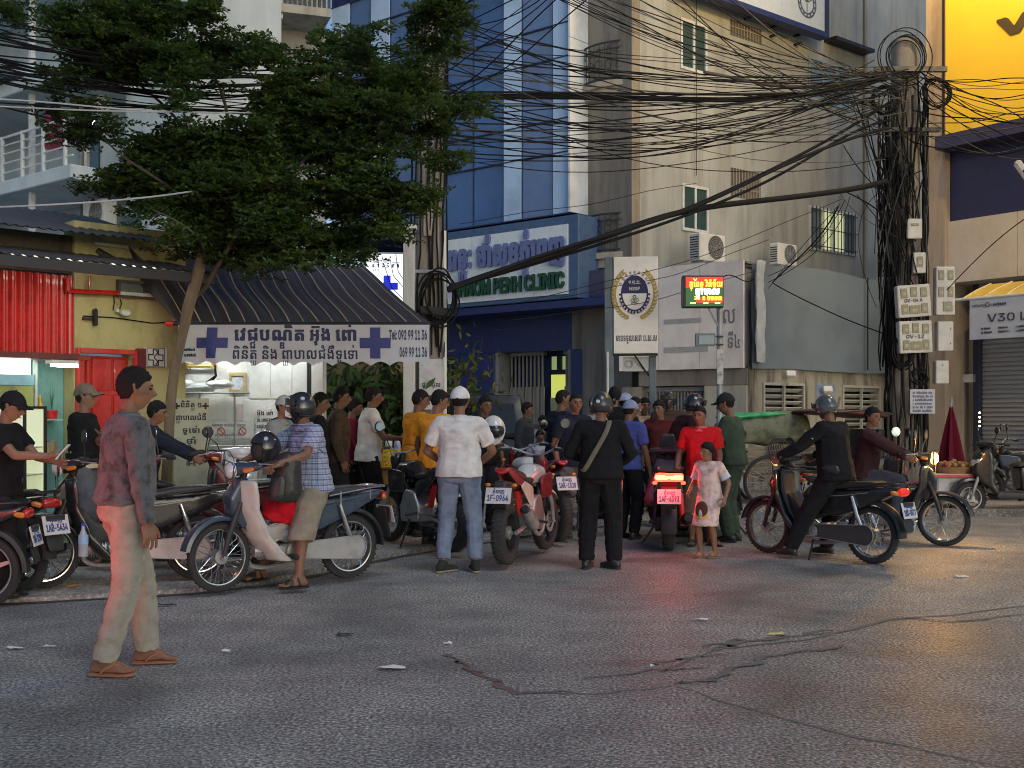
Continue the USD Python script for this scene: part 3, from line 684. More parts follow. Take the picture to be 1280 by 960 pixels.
# ------------------------------------------------------------------ right: phone shop with yellow billboard
Rw = Wall(1182, 22.5, 1280, 21.2)
oR = Rw.pt(0, 0); RO = Off(Rw, oR)
shop_r = thing('phone_shop_building', 'shop with yellow lit billboard, navy band, cream fascia and steel shutter', 'building', oR)
ur = 7.0
ya = Rw.z(1182, 170)
purple = mat('navy_band', (.035, .032, .085), rough=.5, var=.2)
part(shop_r, 'wall', RO.box(-.02, ur, 0, 13, -5, -1.6), brownwall, sm=False)
part(shop_r, 'pilaster', cat(RO.box(-.42, -.004, 0, 13.4, -2.0, .02)), plaster('tan_pilaster', (.40, .33, .27)), sm=False)
yel = mat('yellow_vinyl', (.78, .53, .03), rough=.45, var=.05, vs=.8)
part(shop_r, 'billboard', RO.box(0.002, ur, ya, 10.9, -.3, .0), yel, sm=False)
part(shop_r, 'billboard_frame', cat(RO.box(.0, ur, ya - .06, ya - .002, -.3, .03), RO.box(-.05, -.002, ya - .06, 10.9, .021, .04)), dark_metal, sm=False)
lv_ = text('vivo', 2.1, .42, .01, stroke=0)
part(shop_r, 'billboard_lettering', RO.flat(text('vivo', 2.4, .40, .02, weight=600, stroke=3), Rw.u(1246), Rw.z(1262, 43), .002), mat('dark_brown_letters', (.05, .035, .01)), sm=False)
zb = Rw.z(1182, 277)
part(shop_r, 'navy_band', RO.box(-.0, ur, zb, ya - .062, -1.2, -.15), purple, sm=False)
part(shop_r, 'band_canopy', RO.box(-.0, ur, ya - .32, ya - .064, -.149, .35), purple, sm=False)
zc = Rw.z(1182, 354)
for k in range(4):
    part(shop_r, 'fascia_panel', RO.box(-.0 + k * 1.45 + .005, (k + 1) * 1.45 - .005, zc, zb - .003, -.7, -.05), plaster('cream_fascia', (.55, .49, .43), (.8, .75, .7), .4, False) if k == 0 else LOOKS + 'cream_fascia', sm=False)
part(shop_r, 'recess', RO.box(-.0, ur, 0, zc - .003, -2.2, -1.62), mat('dark_recess', (.015, .015, .014)), sm=False)  # near-black colour stands in for the shade inside the recess
Rs = Rw.off(-.7)
part(shop_r, 'gate_post', RO.box(Rs.u(1220), Rs.u(1227), 0, zc - .004, -.8, -.6), mat('navy_post', (.02, .025, .06)), sm=False)
sh = part(shop_r, 'shutter', RO.box(Rs.u(1227), ur, zc - .35, zc - .005, -.9, -.6), steel, sm=False)
shutter_m = mat('shutter_grey', (.36, .34, .33), rough=.45, metal=.25, var=.15, stretch=(.3, .3, 3))
zz = .05
while zz < zc - .36:
    v, f = box(Rs.u(1227.5), ur, -.75, -.70, zz, zz + .085)
    v = v.copy(); v[(v[:, 1] > -.72) & (v[:, 2] > zz + .05), 1] -= .03
    part(sh, 'shutter_slat', RO.w2p((v, f)), shutter_m, sm=False); zz += .0875
part(shop_r, 'door_jamb', cat(RO.box(Rs.u(1193), Rs.u(1198), 0, zc - .005, -.8, -.4), RO.box(Rs.u(1200), Rs.u(1203), Rs.z(1200, 395), zc - .005, -.6, -.4)), mat('teal_jamb', (.08, .12, .14)), sm=False)
part(shop_r, 'notice', RO.box(Rs.u(1204), Rs.u(1223), Rs.z(1213, 478), Rs.z(1213, 468), -.62, -.6), white_plastic, sm=False)
# yellow awning with the phone banner
aw = thing('banner_awning', 'short yellow striped awning with a hanging white phone banner', 'awning', Rw.pt(Rw.u(1212), 0))
oaw = Rw.pt(Rw.u(1212), 0); AO = Off(Rw, oaw); Ra = Rw.off(.95)
u0, u1 = Ra.u(1204), ur
zA, zB = Ra.z(1212, 373), Rw.z(1225, 357)
n = 60; us = np.linspace(u0, u1, n); v = []
for u in us:
    sag = .035 * abs(math.sin((u - u0) * math.pi / .42))
    v += [(u, .95, zA - .0), (u, .55, (zA + zB) / 2 - sag), (u + .30 * 0, .05, zB)]
v = np.array(v); f = []
for k in range(n - 1):
    for j in range(2): a = k * 3 + j; f += [[a, a + 3, a + 4], [a, a + 4, a + 1]]
v2 = v - [0, 0, .01]
part(aw, 'canopy', AO.w2p((np.vstack([v, v2]), np.vstack([np.array(f), np.array(f)[:, ::-1] + len(v)]))), mat('yellow_canvas', (.62, .42, .06), rough=.6), sm=True)
part(aw, 'canopy_rib', cat(*[tube([AO.pt(u, zA + .01, .95), AO.pt(u, (zA + zB) / 2 + .012, .55), AO.pt(u, zB + .012, .05)], .014, 6) for u in np.arange(u0, u1, .42)]), mat('cream_trim', (.7, .6, .35)))
part(aw, 'front_bar', tube([AO.pt(u0 - .15, zA - .01, .96), AO.pt(u1, zA - .01, .96)], .03, 8), white_plastic)
bz0, bz1 = Ra.z(1213, 425), zA - .03
Ub = Ra.u(1213)
bw = .97
vb, fb = arr(man(box(Ub, Ub + 2.6, bw - .004, bw + .004, bz0, bz1)).refine_to_length(.12))
vb[:, 1] += .03 * (meshkit.fbm(np.column_stack([vb[:, 0] * 2, vb[:, 2] * 2, vb[:, 2] * 0]), 2, 3) - .5)
part(aw, 'banner', AO.w2p((vb, fb)), mat('banner_white', (.50, .53, .60), rough=.6, var=.06), sm=True)
ink = mat('banner_ink', (.05, .05, .08))
part(aw, 'banner_lettering', cat(AO.flat(text('V30 Lite', 1.06, .135, .004, stroke=1), Ub + .36, bz0 + .30, bw + .02), AO.flat(text('vivo', .26, .05, .004, stroke=1), Ub + .05, bz1 - .14, bw + .02), AO.flat(bars(.30, .05, 3), Ub + .42, bz1 - .14, bw + .02),
     *[AO.flat(bars(.24 - .3 * z, .035, k), Ub + .24 + k * .33, bz0 + z, bw + .02) for k in range(3) for z in (.10, .17)]), ink, sm=False)
part(aw, 'logo_mark', AO.flat(lathe([(.03, 0), (.045, 0), (.045, .004), (.03, .004), (.03, 0)], 20), Ub + .36, bz1 - .115, bw + .02), ink, sm=False)
# lamps out of view above the picture, placed to light billboard and cables
lamp_warm = (1.0, .62, .18)
for k, u in enumerate((.7, 3.0)):
    c = Rw.pt(u, 10.95, 1.9)
    l = thing('billboard_lamp', f'unseen warm spot lamp on an arm above the yellow billboard, {"next to the tan pilaster" if k == 0 else "farther along the billboard"}', 'lamp', c, math.degrees(math.atan2(Rw.d[1], Rw.d[0])))
    part(l, 'arm', tube([(0, 1.9, .0), (0, .8, .25), (0, .05, .1)], .025, 6), dark_metal)
    part(l, 'lamp_head', lathe([(0, .12), (.07, .12), (.16, -.02), (.15, -.02), (.06, .1), (0, .1)], 20), dark_metal)
    part(l, 'bulb', ball((0, 0, .0), .06), glow('sodium_bulb', lamp_warm, 20))
    s = UsdLux.SphereLight.Define(stage, l + '/light'); s.CreateRadiusAttr(.08); s.CreateIntensityAttr(1.0)
    s.CreateColorAttr(Gf.Vec3f(*lamp_warm)); s.AddTranslateOp().Set(Gf.Vec3d(0, -.05, -.10))
    s.CreateIntensityAttr(LAMP_I if 'LAMP_I' in globals() else 700.0)
# unseen street lamp beyond the picture's edge, placed to gild cables, signs and road
sl = thing('street_lamp', 'unseen tall street lamp with warm head over the road beyond the shutter shop', 'street lamp', (10.2, 13.6, 0))
part(sl, 'pole', lathe([(0, 0), (.09, 0), (.06, 8.3), (0, 8.3)], 12), steel)
part(sl, 'arm', tube([(0, 0, 8.1), (-.6, 0, 8.5), (-1.8, 0, 8.6)], .04, 8), steel)
part(sl, 'lamp_head', softm(hull(np.vstack([ell((-1.75, 0, 8.62), (.08, .1, .05)), ell((-2.3, 0, 8.62), (.12, .12, .05))])), .05, 2), dark_metal)
part(sl, 'lamp_glass', xf(ball((0, 0, 0), (.2, .1, .04), 2), t=(-2.15, 0, 8.57)), glow('sodium_bulb', lamp_warm, 20))
s = UsdLux.SphereLight.Define(stage, sl + '/light'); s.CreateRadiusAttr(.1); s.CreateIntensityAttr(STREET_L)
s.CreateColorAttr(Gf.Vec3f(1.0, .70, .27)); s.AddTranslateOp().Set(Gf.Vec3d(-2.15, 0, 8.42))
# ------------------------------------------------------------------ left: phone shop with red shutter and yellow wall
Lw = Wall(0, 11.6, 225, 13.0)
oL = Lw.pt(0, 0); LO = Off(Lw, oL)
shop_l = thing('corner_shop', 'low yellow shop with red corrugated sheet, turquoise wall and lit glass front', 'building', oL)
red_paint = mat('red_gloss', (.50, .02, .016), rough=.3, coat=.3, var=.2)
turq = plaster('turquoise_wall', (.22, .46, .46), (.6, .7, .7), .6, False)
ul = -3.5
zr0, zr1 = Lw.z(50, 441), Lw.z(50, 342)
yu0, yu1 = Lw.u(93), Lw.u(232)
zdoor = Lw.z(130, 441)
part(shop_l, 'wall', wall_mesh(LO, yu0, yu1, 0, 3.5, -.25, 0, [(Lw.u(96), Lw.u(166), -.1, zdoor)]), yellow_wall, sm=False)
part(shop_l, 'wall_upper', LO.box(ul, yu0 - .002, zr1 + .03, 3.34, -.25, -.05), plaster('dark_timber_wall', (.10, .085, .065), (.5, .5, .5), .8), sm=False)
# corrugated sheet, each rib real
n = 150; us = np.linspace(ul, Lw.u(92), n * 2); per = .085
w = .02 * np.sign(np.sin(us * 2 * np.pi / per)) * np.minimum(1, 2.2 * np.abs(np.sin(us * 2 * np.pi / per)))
vv = np.concatenate([np.column_stack([us, w + .03, np.full(len(us), z)]) for z in (zr0, zr1)] + [np.column_stack([us, w + .024, np.full(len(us), z)]) for z in (zr0, zr1)])
m_ = len(us); i = np.arange(m_ - 1)
ff = np.vstack([np.column_stack([i, i + 1, i + 1 + m_]), np.column_stack([i, i + 1 + m_, i + m_])])
part(shop_l, 'corrugated_sheet', LO.w2p((vv, np.vstack([ff, ff[:, ::-1] + 2 * m_]))), red_paint, sm=25)
part(shop_l, 'lintel', LO.box(ul, Lw.u(95), zr0 - .06, zr0 - .002, -.05, .09), mat('dark_red_beam', (.12, .02, .015), rough=.5), sm=False)
part(shop_l, 'red_conduit', cat(tube([LO.pt(Lw.u(78), Lw.z(78, 364), .09), LO.pt(Lw.u(143), Lw.z(143, 367), .09)], .025, 6), tube([LO.pt(Lw.u(80), Lw.z(80, 364), .09), LO.pt(Lw.u(80), Lw.z(80, 348), .09)], .03, 6), tube([LO.pt(Lw.u(109), Lw.z(109, 364), .05), LO.pt(Lw.u(109), Lw.z(109, 345), .05)], .012, 6)), red_paint)
# the interior behind the glass front
zi = zr0 - .07
part(shop_l, 'back_wall', LO.box(ul, Lw.u(62), 0, zi, -2.6, -2.5), turq, sm=False)
part(shop_l, 'turquoise_wall', LO.box(Lw.u(48), Lw.u(92), 0, zi, -.40, -.25), turq, sm=False)
part(shop_l, 'side_wall', LO.box(Lw.u(93), Lw.u(95.5), 0, zi, -2.5, -.26), turq, sm=False)
part(shop_l, 'ceiling', LO.box(ul, Lw.u(95), zi + .0, zi + .04, -2.5, -.26), white_wall, sm=False)
part(shop_l, 'floor', LO.box(ul, Lw.u(166), .0, .07, -2.5, .1), concrete_ground, sm=False)
for a, b, zt, zb in ((-40, 48, 443, 640),):
    part(shop_l, 'glass_post', LO.box(Lw.u(46), Lw.u(49), .07, zi, -.1, -.04), mat('pale_aluminium', (.5, .56, .56), rough=.4, metal=.3), sm=False)
    part(shop_l, 'glass_rail', LO.box(ul, Lw.u(46) - .002, Lw.z(20, 481), Lw.z(20, 468), -.1, -.05), mat('sky_blue_rail', (.25, .48, .58), rough=.4), sm=False)
olive = mat('olive_poster', (.30, .33, .10), rough=.6, var=.35, vs=3)
part(shop_l, 'poster_panel', LO.box(Lw.u(-60), Lw.u(45), Lw.z(20, 520), Lw.z(20, 482), -.09, -.06), olive, sm=False)
part(shop_l, 'lightbox_panel', LO.box(Lw.u(-60), Lw.u(43), Lw.z(20, 468), Lw.z(20, 446), -.12, -.09), glow('lit_signbox', (.85, 1.0, .85), .9, (.7, .75, .7)), sm=False)
tl = part(shop_l, 'tube_lamp', LO.box(Lw.u(-20), Lw.u(40), zi - .10, zi - .055, -.9, -.85), glow('fluorescent_tube', (.88, 1.0, .86), TUBE), sm=False)
tl = part(shop_l, 'tube_lamp', LO.box(Lw.u(52), Lw.u(84), zi - .08, zi - .045, .22, .26), glow('fluorescent_tube', (.88, 1.0, .86), TUBE), sm=False)
part(shop_l, 'lamp_holder', LO.box(Lw.u(52), Lw.u(84), zi - .043, zi - .01, .09, .27), white_plastic, sm=False)
# red door leaf with panels
dz = zdoor - .03
zlow = .1
door = part(shop_l, 'red_door', LO.box(Lw.u(97), Lw.u(165), zlow, dz, -.16, -.10), red_paint, sm=False)
for a, b, c, d in ((98, 110, 495, 450), (112, 117, 495, 450), (119, 144, 488, 447), (147, 163, 488, 447), (119, 144, 560, 493), (147, 163, 560, 493)):
    part(door, 'door_panel', LO.box(Lw.u(a), Lw.u(b), Lw.z(130, c), Lw.z(130, d), -.099, -.075, .01), red_paint)
part(shop_l, 'door_frame', cat(LO.box(Lw.u(93.5), Lw.u(96.5), 0, zdoor + .04, .002, .07), LO.box(Lw.u(165), Lw.u(168), 0, zdoor + .04, .002, .07), LO.box(Lw.u(97), Lw.u(164.8), zdoor - .01, zdoor + .04, .002, .07)), red_paint, sm=False)
# window box, camera, lamp, cross notice on the yellow wall
window(LO, shop_l, Lw.u(144), Lw.u(211), Lw.z(180, 374), Lw.z(180, 353), .02, mat('brown_window_frame', (.08, .07, .06)), mat('murky_pane', (.16, .18, .15), rough=.2), 2, 1, .03, .06)
part(shop_l, 'white_sill', LO.box(Lw.u(145), Lw.u(211), Lw.z(180, 372), Lw.z(180, 368), .082, .11), white_frame, sm=False)
part(shop_l, 'bulb_bracket', cat(LO.box(Lw.u(114), Lw.u(118), Lw.z(115, 408), Lw.z(115, 386), .01, .10, .02), LO.box(Lw.u(102), Lw.u(113), Lw.z(108, 400), Lw.z(108, 397), .01, .05)), dark_metal)
part(shop_l, 'security_camera', cat(xf(LO.box(Lw.u(146), Lw.u(157), Lw.z(150, 395), Lw.z(150, 388), .05, .14, .02)), LO.box(Lw.u(142), Lw.u(146), Lw.z(144, 391), Lw.z(144, 386), .0, .08, .01)), white_plastic)
part(shop_l, 'loose_wire', cat(tube([LO.pt(Lw.u(x), Lw.z(x, y), .02) for x, y in ((140, 388), (142, 378), (141, 370))], .006, 4), tube([LO.pt(Lw.u(x), Lw.z(x, y), .02) for x, y in ((148, 388), (151, 380), (149, 374))], .006, 4), tube([LO.pt(Lw.u(x), Lw.z(x, y), .015) for x, y in ((103, 395), (140, 397), (190, 404), (222, 402))], .006, 4)), cable_m)
cr = part(shop_l, 'cross_notice', LO.box(Lw.u(179), Lw.u(207), Lw.z(193, 459), Lw.z(193, 435), .02, .03), mat('notice_white', (.6, .6, .58)), sm=False)
cx, cz = Lw.u(193), Lw.z(193, 447)
th = .012
cross = [(-.03, .085), (.03, .085), (.03, .03), (.085, .03), (.085, -.03), (.03, -.03), (.03, -.085), (-.03, -.085), (-.03, -.03), (-.085, -.03), (-.085, .03), (-.03, .03)]
def outline(poly, w_): return arr((CS([np.array(poly)]).offset(w_ / 2, manifold3d.JoinType.Miter, 2, 0) - CS([np.array(poly)]).offset(-w_ / 2, manifold3d.JoinType.Miter, 2, 0)).extrude(.004))
part(cr, 'notice_print', cat(LO.flat(outline(cross, .012), cx, cz, .0305), LO.flat(outline([(-.105, -.1), (.105, -.1), (.105, .1), (-.105, .1)], .006), cx, cz, .0305), LO.flat(tube([(.018 * math.sin(q * 9), -.075 + q * .15, .003) for q in np.linspace(0, 1, 20)], .006, 4), cx, cz, .031)), black_ink, sm=False)
part(shop_l, 'red_box', LO.box(Lw.u(168.5), Lw.u(178), Lw.z(172, 470), Lw.z(172, 436), .01, .08), mat('maroon_box', (.12, .01, .015)), sm=False)
# roofs
roof_m = mat('rusty_roof', (.075, .07, .072), rough=.6, metal=.2, var=.3)
def ribbed_roof(W, u0, u1, za, zb, wa, wb, per=.11):
    us = np.arange(u0, u1, per / 4); hh = .014 * np.array([0, 1, 1, 0])[np.arange(len(us)) % 4]
    v = np.concatenate([np.column_stack([us, np.full(len(us), w_), z + hh]) for z, w_ in ((za, wa), (zb, wb))] + [np.column_stack([us, np.full(len(us), w_), z + hh - .008]) for z, w_ in ((za, wa), (zb, wb))])
    k = len(us); i = np.arange(k - 1); f = np.vstack([np.column_stack([i, i + 1, i + 1 + k]), np.column_stack([i, i + 1 + k, i + k])])
    return W.w2p((v, np.vstack([f, f[:, ::-1] + 2 * k])))
part(shop_l, 'eave_roof', ribbed_roof(LO, ul, Lw.u(212), zr1 + .30, zr1 + .04, -.3, .95), roof_m, sm=False)
part(shop_l, 'eave_beam', LO.box(ul, Lw.u(212), zr1 - .07, zr1 + .03, .90, .95), mat('dark_beam', (.03, .028, .028)), sm=False)
part(shop_l, 'top_roof', ribbed_roof(LO, ul, Lw.u(185), 3.80, 3.29, -1.4, .50), roof_m, sm=False)
part(shop_l, 'white_sheet', LO.box(Lw.u(143), Lw.u(172), Lw.z(157, 333), Lw.z(157, 324), .02, .04), white_frame, sm=False)
part(shop_l, 'strip_lamp', LO.box(Lw.u(117), Lw.u(158), Lw.z(137, 309), Lw.z(137, 305), .02, .05), white_plastic, sm=False)
part(shop_l, 'diagonal_brace', tube([LO.pt(Lw.u(120), Lw.z(120, 313), .03), LO.pt(Lw.u(178), Lw.z(178, 345), .03)], .03, 5), mat('dark_beam', (.03, .028, .028)))
# eave tubes unseen behind the beam, placed to light red sheet and yellow wall
tl = part(shop_l, 'eave_tube', LO.box(Lw.u(-30), Lw.u(55), zr1 + .01, zr1 + .04, .84, .87), glow('eave_tube_glow', (.98, 1.0, .80), TUBE * 1.3), sm=False)
tl = part(shop_l, 'eave_tube', LO.box(Lw.u(90), Lw.u(150), zr1 + .01, zr1 + .04, .84, .87), glow('eave_tube_glow', (.98, 1.0, .80), TUBE * 1.3), sm=False)

# shelves beside the glass: ornaments, plant pot and boxes
SH = lambda x, y, w=.0: Lw.pp(x, y, w)
for py in (524, 567):
    solo('wall_shelf', f'glass wall shelf on the turquoise wall, {"upper one carrying a golden figure" if py == 524 else "lower one carrying orange boxes"}', 'shelf', Lw.box(Lw.u(48), Lw.u(79), Lw.z(60, py + 1.5), Lw.z(60, py), -.24, -.0), mat('shelf_glass', (.4, .5, .48), rough=.2), sm=False)
gold = mat('gold_leaf', (.55, .34, .06), rough=.35, metal=.5)
g0 = SH(56, 523.6, -.12)
gs = thing('golden_figure', 'small golden seated statue on the upper shelf by the shop', 'statue', g0)
part(gs, 'base', xf(lathe([(0, 0), (.06, 0), (.055, .03), (.04, .045), (0, .045)], 14)), gold)
part(gs, 'body', softm(hull(np.vstack([ell((0, 0, .07), (.055, .045, .03)), ell((0, 0, .15), (.03, .025, .03))])) + hull(np.vstack([ell((0, 0, .15), (.025, .02, .02)), ell((0, 0, .2), .02)])) + hull(np.vstack([ell((0, 0, .21), .022), ell((0, 0, .26), .004)])), .012, 3), gold)
pot0 = SH(71, 523.6, -.12)
pp = thing('potted_plant', 'thin green plant in a red pot on the upper shelf', 'plant', pot0)
part(pp, 'pot', lathe([(0, 0), (.05, 0), (.062, .09), (.055, .09), (.045, .02), (0, .02)], 18), red_paint)
part(pp, 'leaves', cat(*[tube([(0, 0, .08), (.012 * math.cos(q), .012 * math.sin(q), .2), (.03 * math.cos(q), .03 * math.sin(q), .26 + .07 * (k % 3))], [.006, .008, .001], 4, flat=.4) for k, q in enumerate(np.arange(7) * .9)]), mat('plant_green', (.05, .14, .04)))
for k in range(5):
    p = SH(50.5 + 5.6 * k, 566.6, -.12)
    solo('medicine_box', 'orange carton in the row on the lower shelf' if k < 3 else f'{"pale carton beside the orange ones" if k == 3 else "brownish carton at the end of the row"} on the lower shelf', 'box', box(-.02, .02, -.04, .04, 0, .13 - .015 * (k % 2), .003), mat('orange_carton', (.60, .13, .03)) if k < 3 else mat('kraft_carton', (.4, .3, .18)), loc=p, group='cartons on the lower shelf')
# glass phone cabinet
cabp = at(14, 640, 11.0); cabp[2] = PAVE
cab = thing('display_cabinet', 'black framed glass cabinet of phones and accessories before the lit shop', 'cabinet', cabp)
W2 = .95; d2 = .5; zc0, zc1 = .62, 1.50
part(cab, 'base', box(-W2, .24, -d2 / 2, d2 / 2, 0, zc0 - .004, .01), mat('blue_grey_base', (.14, .22, .26), rough=.5))
for k in range(3): part(cab, 'base_panel', box(-.75 + .34 * k, -.49 + .34 * k, -d2 / 2 - .012, -d2 / 2 - .001, .12, .5, .01), mat('blue_panel', (.16, .26, .34), rough=.5))
part(cab, 'frame', cat(*[box(x, x + .025, y, y + .025, zc0, zc1) for x in (-W2, .215) for y in (-d2 / 2, d2 / 2 - .025)], *[box(-W2 + .026, .214, y, y + .025, z, z + .025) for y in (-d2 / 2, d2 / 2 - .025) for z in (zc0, zc1 - .025)]), dark_metal, sm=False)
for z in (.62, .84, 1.1): part(cab, 'shelf', box(-W2 + .03, .21, -d2 / 2 + .03, d2 / 2 - .03, z, z + .012), mat('pale_shelf', (.55, .58, .48), rough=.3), sm=False)
part(cab, 'back_panel', box(-W2 + .03, .21, d2 / 2 - .02, d2 / 2 - .01, zc0 + .03, zc1 - .03), glow('cabinet_back', (.75, .85, .5), .35, (.55, .6, .45)), sm=False)  # panel glows by itself, in place of light inside the cabinet
r_ = random.Random(4)
for z, items in ((.852, 4), (1.112, 5)):
    for k in range(items):
        x = -.75 + k * (.85 / items) + .05
        part(cab, 'phone', xf(box(-.035, .035, -.01, .01, 0, .15, .004), rot('x', -12), (x + .05, -.05, z)), black_ink)
        part(cab, 'phone_stand', box(x + .01, x + .09, -.03, .05, z - .0, z + .03, .004), mat('stand_cream', (.6, .58, .45)))
for k in range(9): part(cab, 'accessory_pack', box(-.85 + k * .115, -.77 + k * .115, -.12, .0, .635, .635 + .12 + .02 * (k % 3), .006), mat('pack_cream', (.6, .58, .42)) if k % 3 else mat('pack_olive', (.45, .46, .25)))
solo('golden_ornament', 'small conical golden ornament standing inside the phone cabinet top', 'ornament', lathe([(0, 0), (.06, 0), (.05, .03), (.035, .05), (.03, .09), (.015, .12), (.008, .16), (0, .18)], 14), gold, loc=cabp + [.06, 0, 1.112])

# ------------------------------------------------------------------ doctor's practice under the striped awning
K = Wall(196, 14.6, 410, 14.6)
oK = K.pt(0, 0); KO = Off(K, oK)
doc = thing('doctor_practice', 'small white practice wall with framed notices under the striped awning', 'building', oK)
kz = lambda py: K.z(300, py)
part(doc, 'wall', KO.box(-.3, K.u(404), 0, 3.3, -.25, 0), white_wall, sm=False)
for k, (a, b) in enumerate(((312, 338), (339, 365), (366, 384))):
    part(doc, 'wall_tile', KO.box(K.u(a), K.u(b), kz(498), kz(455), .002, .014), mat('pale_tile', (.56, .58, .56), rough=.3, var=.1), sm=False)
part(doc, 'white_column', KO.box(K.u(393), K.u(407), 0, 3.2, .0, .22), white_wall, sm=False)
part(doc, 'dark_pipe', cat(*[tube([KO.pt(K.u(x), kz(520), .05), KO.pt(K.u(x), kz(450), .05)], .016, 6) for x in (386, 389, 392)]), dark_metal)
fr = part(doc, 'picture_frame', wall_mesh(KO, K.u(287), K.u(308), kz(491), kz(466), .0, .04, [(K.u(290), K.u(305), kz(487), kz(470))]), wood, sm=False)
part(fr, 'picture', KO.box(K.u(290), K.u(305), kz(487), kz(470), .006, .016), mat('picture_print', (.45, .5, .58), var=.3, vs=20), sm=False)
part(doc, 'brass_rail', cat(tube([KO.pt(K.u(231), kz(458), .12), KO.pt(K.u(271), kz(458), .12)], .022, 8), *[xf(KO.box(K.u(x), K.u(x + 3), kz(461.5), kz(454.5), .0, .15)) for x in (232, 236, 268)]), mat('brass', (.55, .38, .12), rough=.35, metal=.8))
for a, b, c, d, t_ in ((206, 228, 541, 497, 'olive'), (262, 318, 548, 527, 'notice'), (244, 262, 535, 503, 'list'), (296, 304, 526, 505, 'qr'), (320, 347, 542, 512, 'nameplate'), (349, 354, 510, 500, 'card'), (355, 363, 530, 500, 'card'), (366, 380, 524, 500, 'card')):
    mt = mat('notice_' + t_, {'olive': (.5, .5, .34), 'qr': (.58, .5, .5)}.get(t_, (.60, .60, .59)), rough=.5, var=.12)
    p_ = part(doc, 'notice_board', KO.box(K.u(a), K.u(b), kz(c), kz(d), .016, .032) if t_ not in ('qr', 'nameplate') else KO.box(K.u(a), K.u(b), kz(c) + .001, kz(d), .014, .030), mt, sm=False)
    if t_ == 'nameplate':
        part(p_, 'lettering', cat(KO.flat(text('Dr. UNG PAO', .22, .04, .003, stroke=2), K.u(322), kz(527), .0325), KO.flat(text('អ៊ុង ពៅ', .2, .045, .003, weight=700), K.u(322), kz(519), .0325), KO.flat(text('វេជ្ជបណ្ឌិត', .22, .04, .003, weight=700), K.u(322), kz(535), .0325)), black_ink, sm=False)
    elif t_ == 'notice':
        part(p_, 'lettering', cat(KO.flat(text('សូមមេត្តា ពាក់ម៉ាស់ អរគុណ', .42, .03, .003), K.u(266), kz(533), .0325), KO.flat(text('សូមកុំជក់បារី', .32, .03, .003), K.u(270), kz(545.5), .0325)), mat('grey_print', (.2, .2, .22)), sm=False)
        for x in (277, 304): part(p_, 'no_smoking_ring', cat(KO.flat(torus(.045, .006, 20, 6, 'z'), K.u(x), kz(539), .034), KO.flat(xf(box(-.045, .045, -.005, .005, 0, .004), rot('z', -45)), K.u(x), kz(539), .034)), mat('ring_red', (.45, .05, .05)), sm=False)
    elif t_ == 'list': part(p_, 'lettering', cat(*[KO.flat(bars(.13, .02, k), K.u(246), kz(508 + 5 * k), .0325) for k in range(5)]), mat('grey_print', (.2, .2, .22)), sm=False)
part(doc, 'counter', KO.box(K.u(228), K.u(330), 0, kz(556), .05, .5), white_wall, sm=False)
part(doc, 'counter_glass_frame', cat(*[tube([KO.pt(K.u(a), kz(b), .45) for a, b in pts], .012, 5) for pts in ([(200, 492), (322, 492)], [(262, 492), (262, 556)], [(304, 492), (304, 556)])]), steel)
bag_m = mat('clear_plastic', (.42, .46, .48), rough=.25, var=.2, coat=.4)
for k, (x, y, w_, h_) in enumerate(((222, 482, .32, .14), (250, 486, .30, .12), (278, 482, .18, .10))):
    c = K.pp(x, y, .25); solo('plastic_bag', ('crumpled clear plastic bag stacked on the white counter shelf, beside the tree trunk', 'flattened clear plastic bag in the middle of the white counter shelf', 'small clear plastic bag below the brass rail by the wooden picture frame')[k], 'bag', displaced(softm(hull(np.vstack([ell((-w_ / 2, 0, 0), (.1, .1, h_ * .6)), ell((w_ / 2, 0, .01), (.12, .1, h_ * .5))])), .03, 2), .07, (8, 8, 8), k), bag_m, sm=True, loc=c)
part(doc, 'cable_loop', cat(*[tube([KO.pt(K.u(x), kz(y), .06 + .02 * k) for x, y in ((270, 456), (272, 470), (262 - 3 * k, 482), (245, 488 + 2 * k), (232, 486))], .012, 5) for k in range(3)]), cable_m)
tl = part(doc, 'tube_lamp', KO.box(K.u(240), K.u(300), kz(440), kz(436), .45, .50), glow('practice_tube', (.95, 1.0, .95), TUBE * 2.6), sm=False)  # unseen behind the valance, placed to light the practice wall
tl = part(doc, 'tube_lamp', KO.box(K.u(330), K.u(385), kz(440), kz(436), .45, .50), glow('practice_tube', (.95, 1.0, .95), TUBE * 2.6), sm=False)  # second tube out of view, lighting the same wall
# awning
Yf, Yb = 12.4, 14.55
AW = thing('striped_awning', 'dark striped fabric awning with scalloped white valance and blue crosses', 'awning', (gx(380, Yf), Yf, 0))
oAW = np.array([gx(380, Yf), Yf, 0.])
xl, xr = gx(224, Yf), gx(537, Yf); zf = CH + (HZ - 404) * Yf / F
YL_ = 12.56; xbl, xbr = gx(160, YL_), gx(456, Yb); zbk_l, zbk_r = CH + (HZ - 306) * YL_ / F, CH + (HZ - 333) * Yb / F
def aw_pt(s, t, up=0):
    a = np.array([xl + (xr - xl) * s, Yf, zf]); b = np.array([xbl + (xbr - xbl) * s, YL_ + (Yb - YL_) * s ** .5, zbk_l + (zbk_r - zbk_l) * s])
    sag = -.008 * math.sin(math.pi * t) + .012 * math.sin(s * 21 * 2 * math.pi) * math.sin(math.pi * t) + .010 * math.sin(s * 9 + t * 5) * math.sin(math.pi * t)
    return a + (b - a) * t + np.array([.16 * math.sin(t * 6 + s * 3) * math.sin(math.pi * t) * s * (1 - s), 0, sag + up]) - oAW
ns, nt = 110, 14
v = np.array([aw_pt(s, t) for t in np.linspace(0, 1, nt) for s in np.linspace(0, 1, ns)]); i = np.arange(ns * nt).reshape(nt, ns)
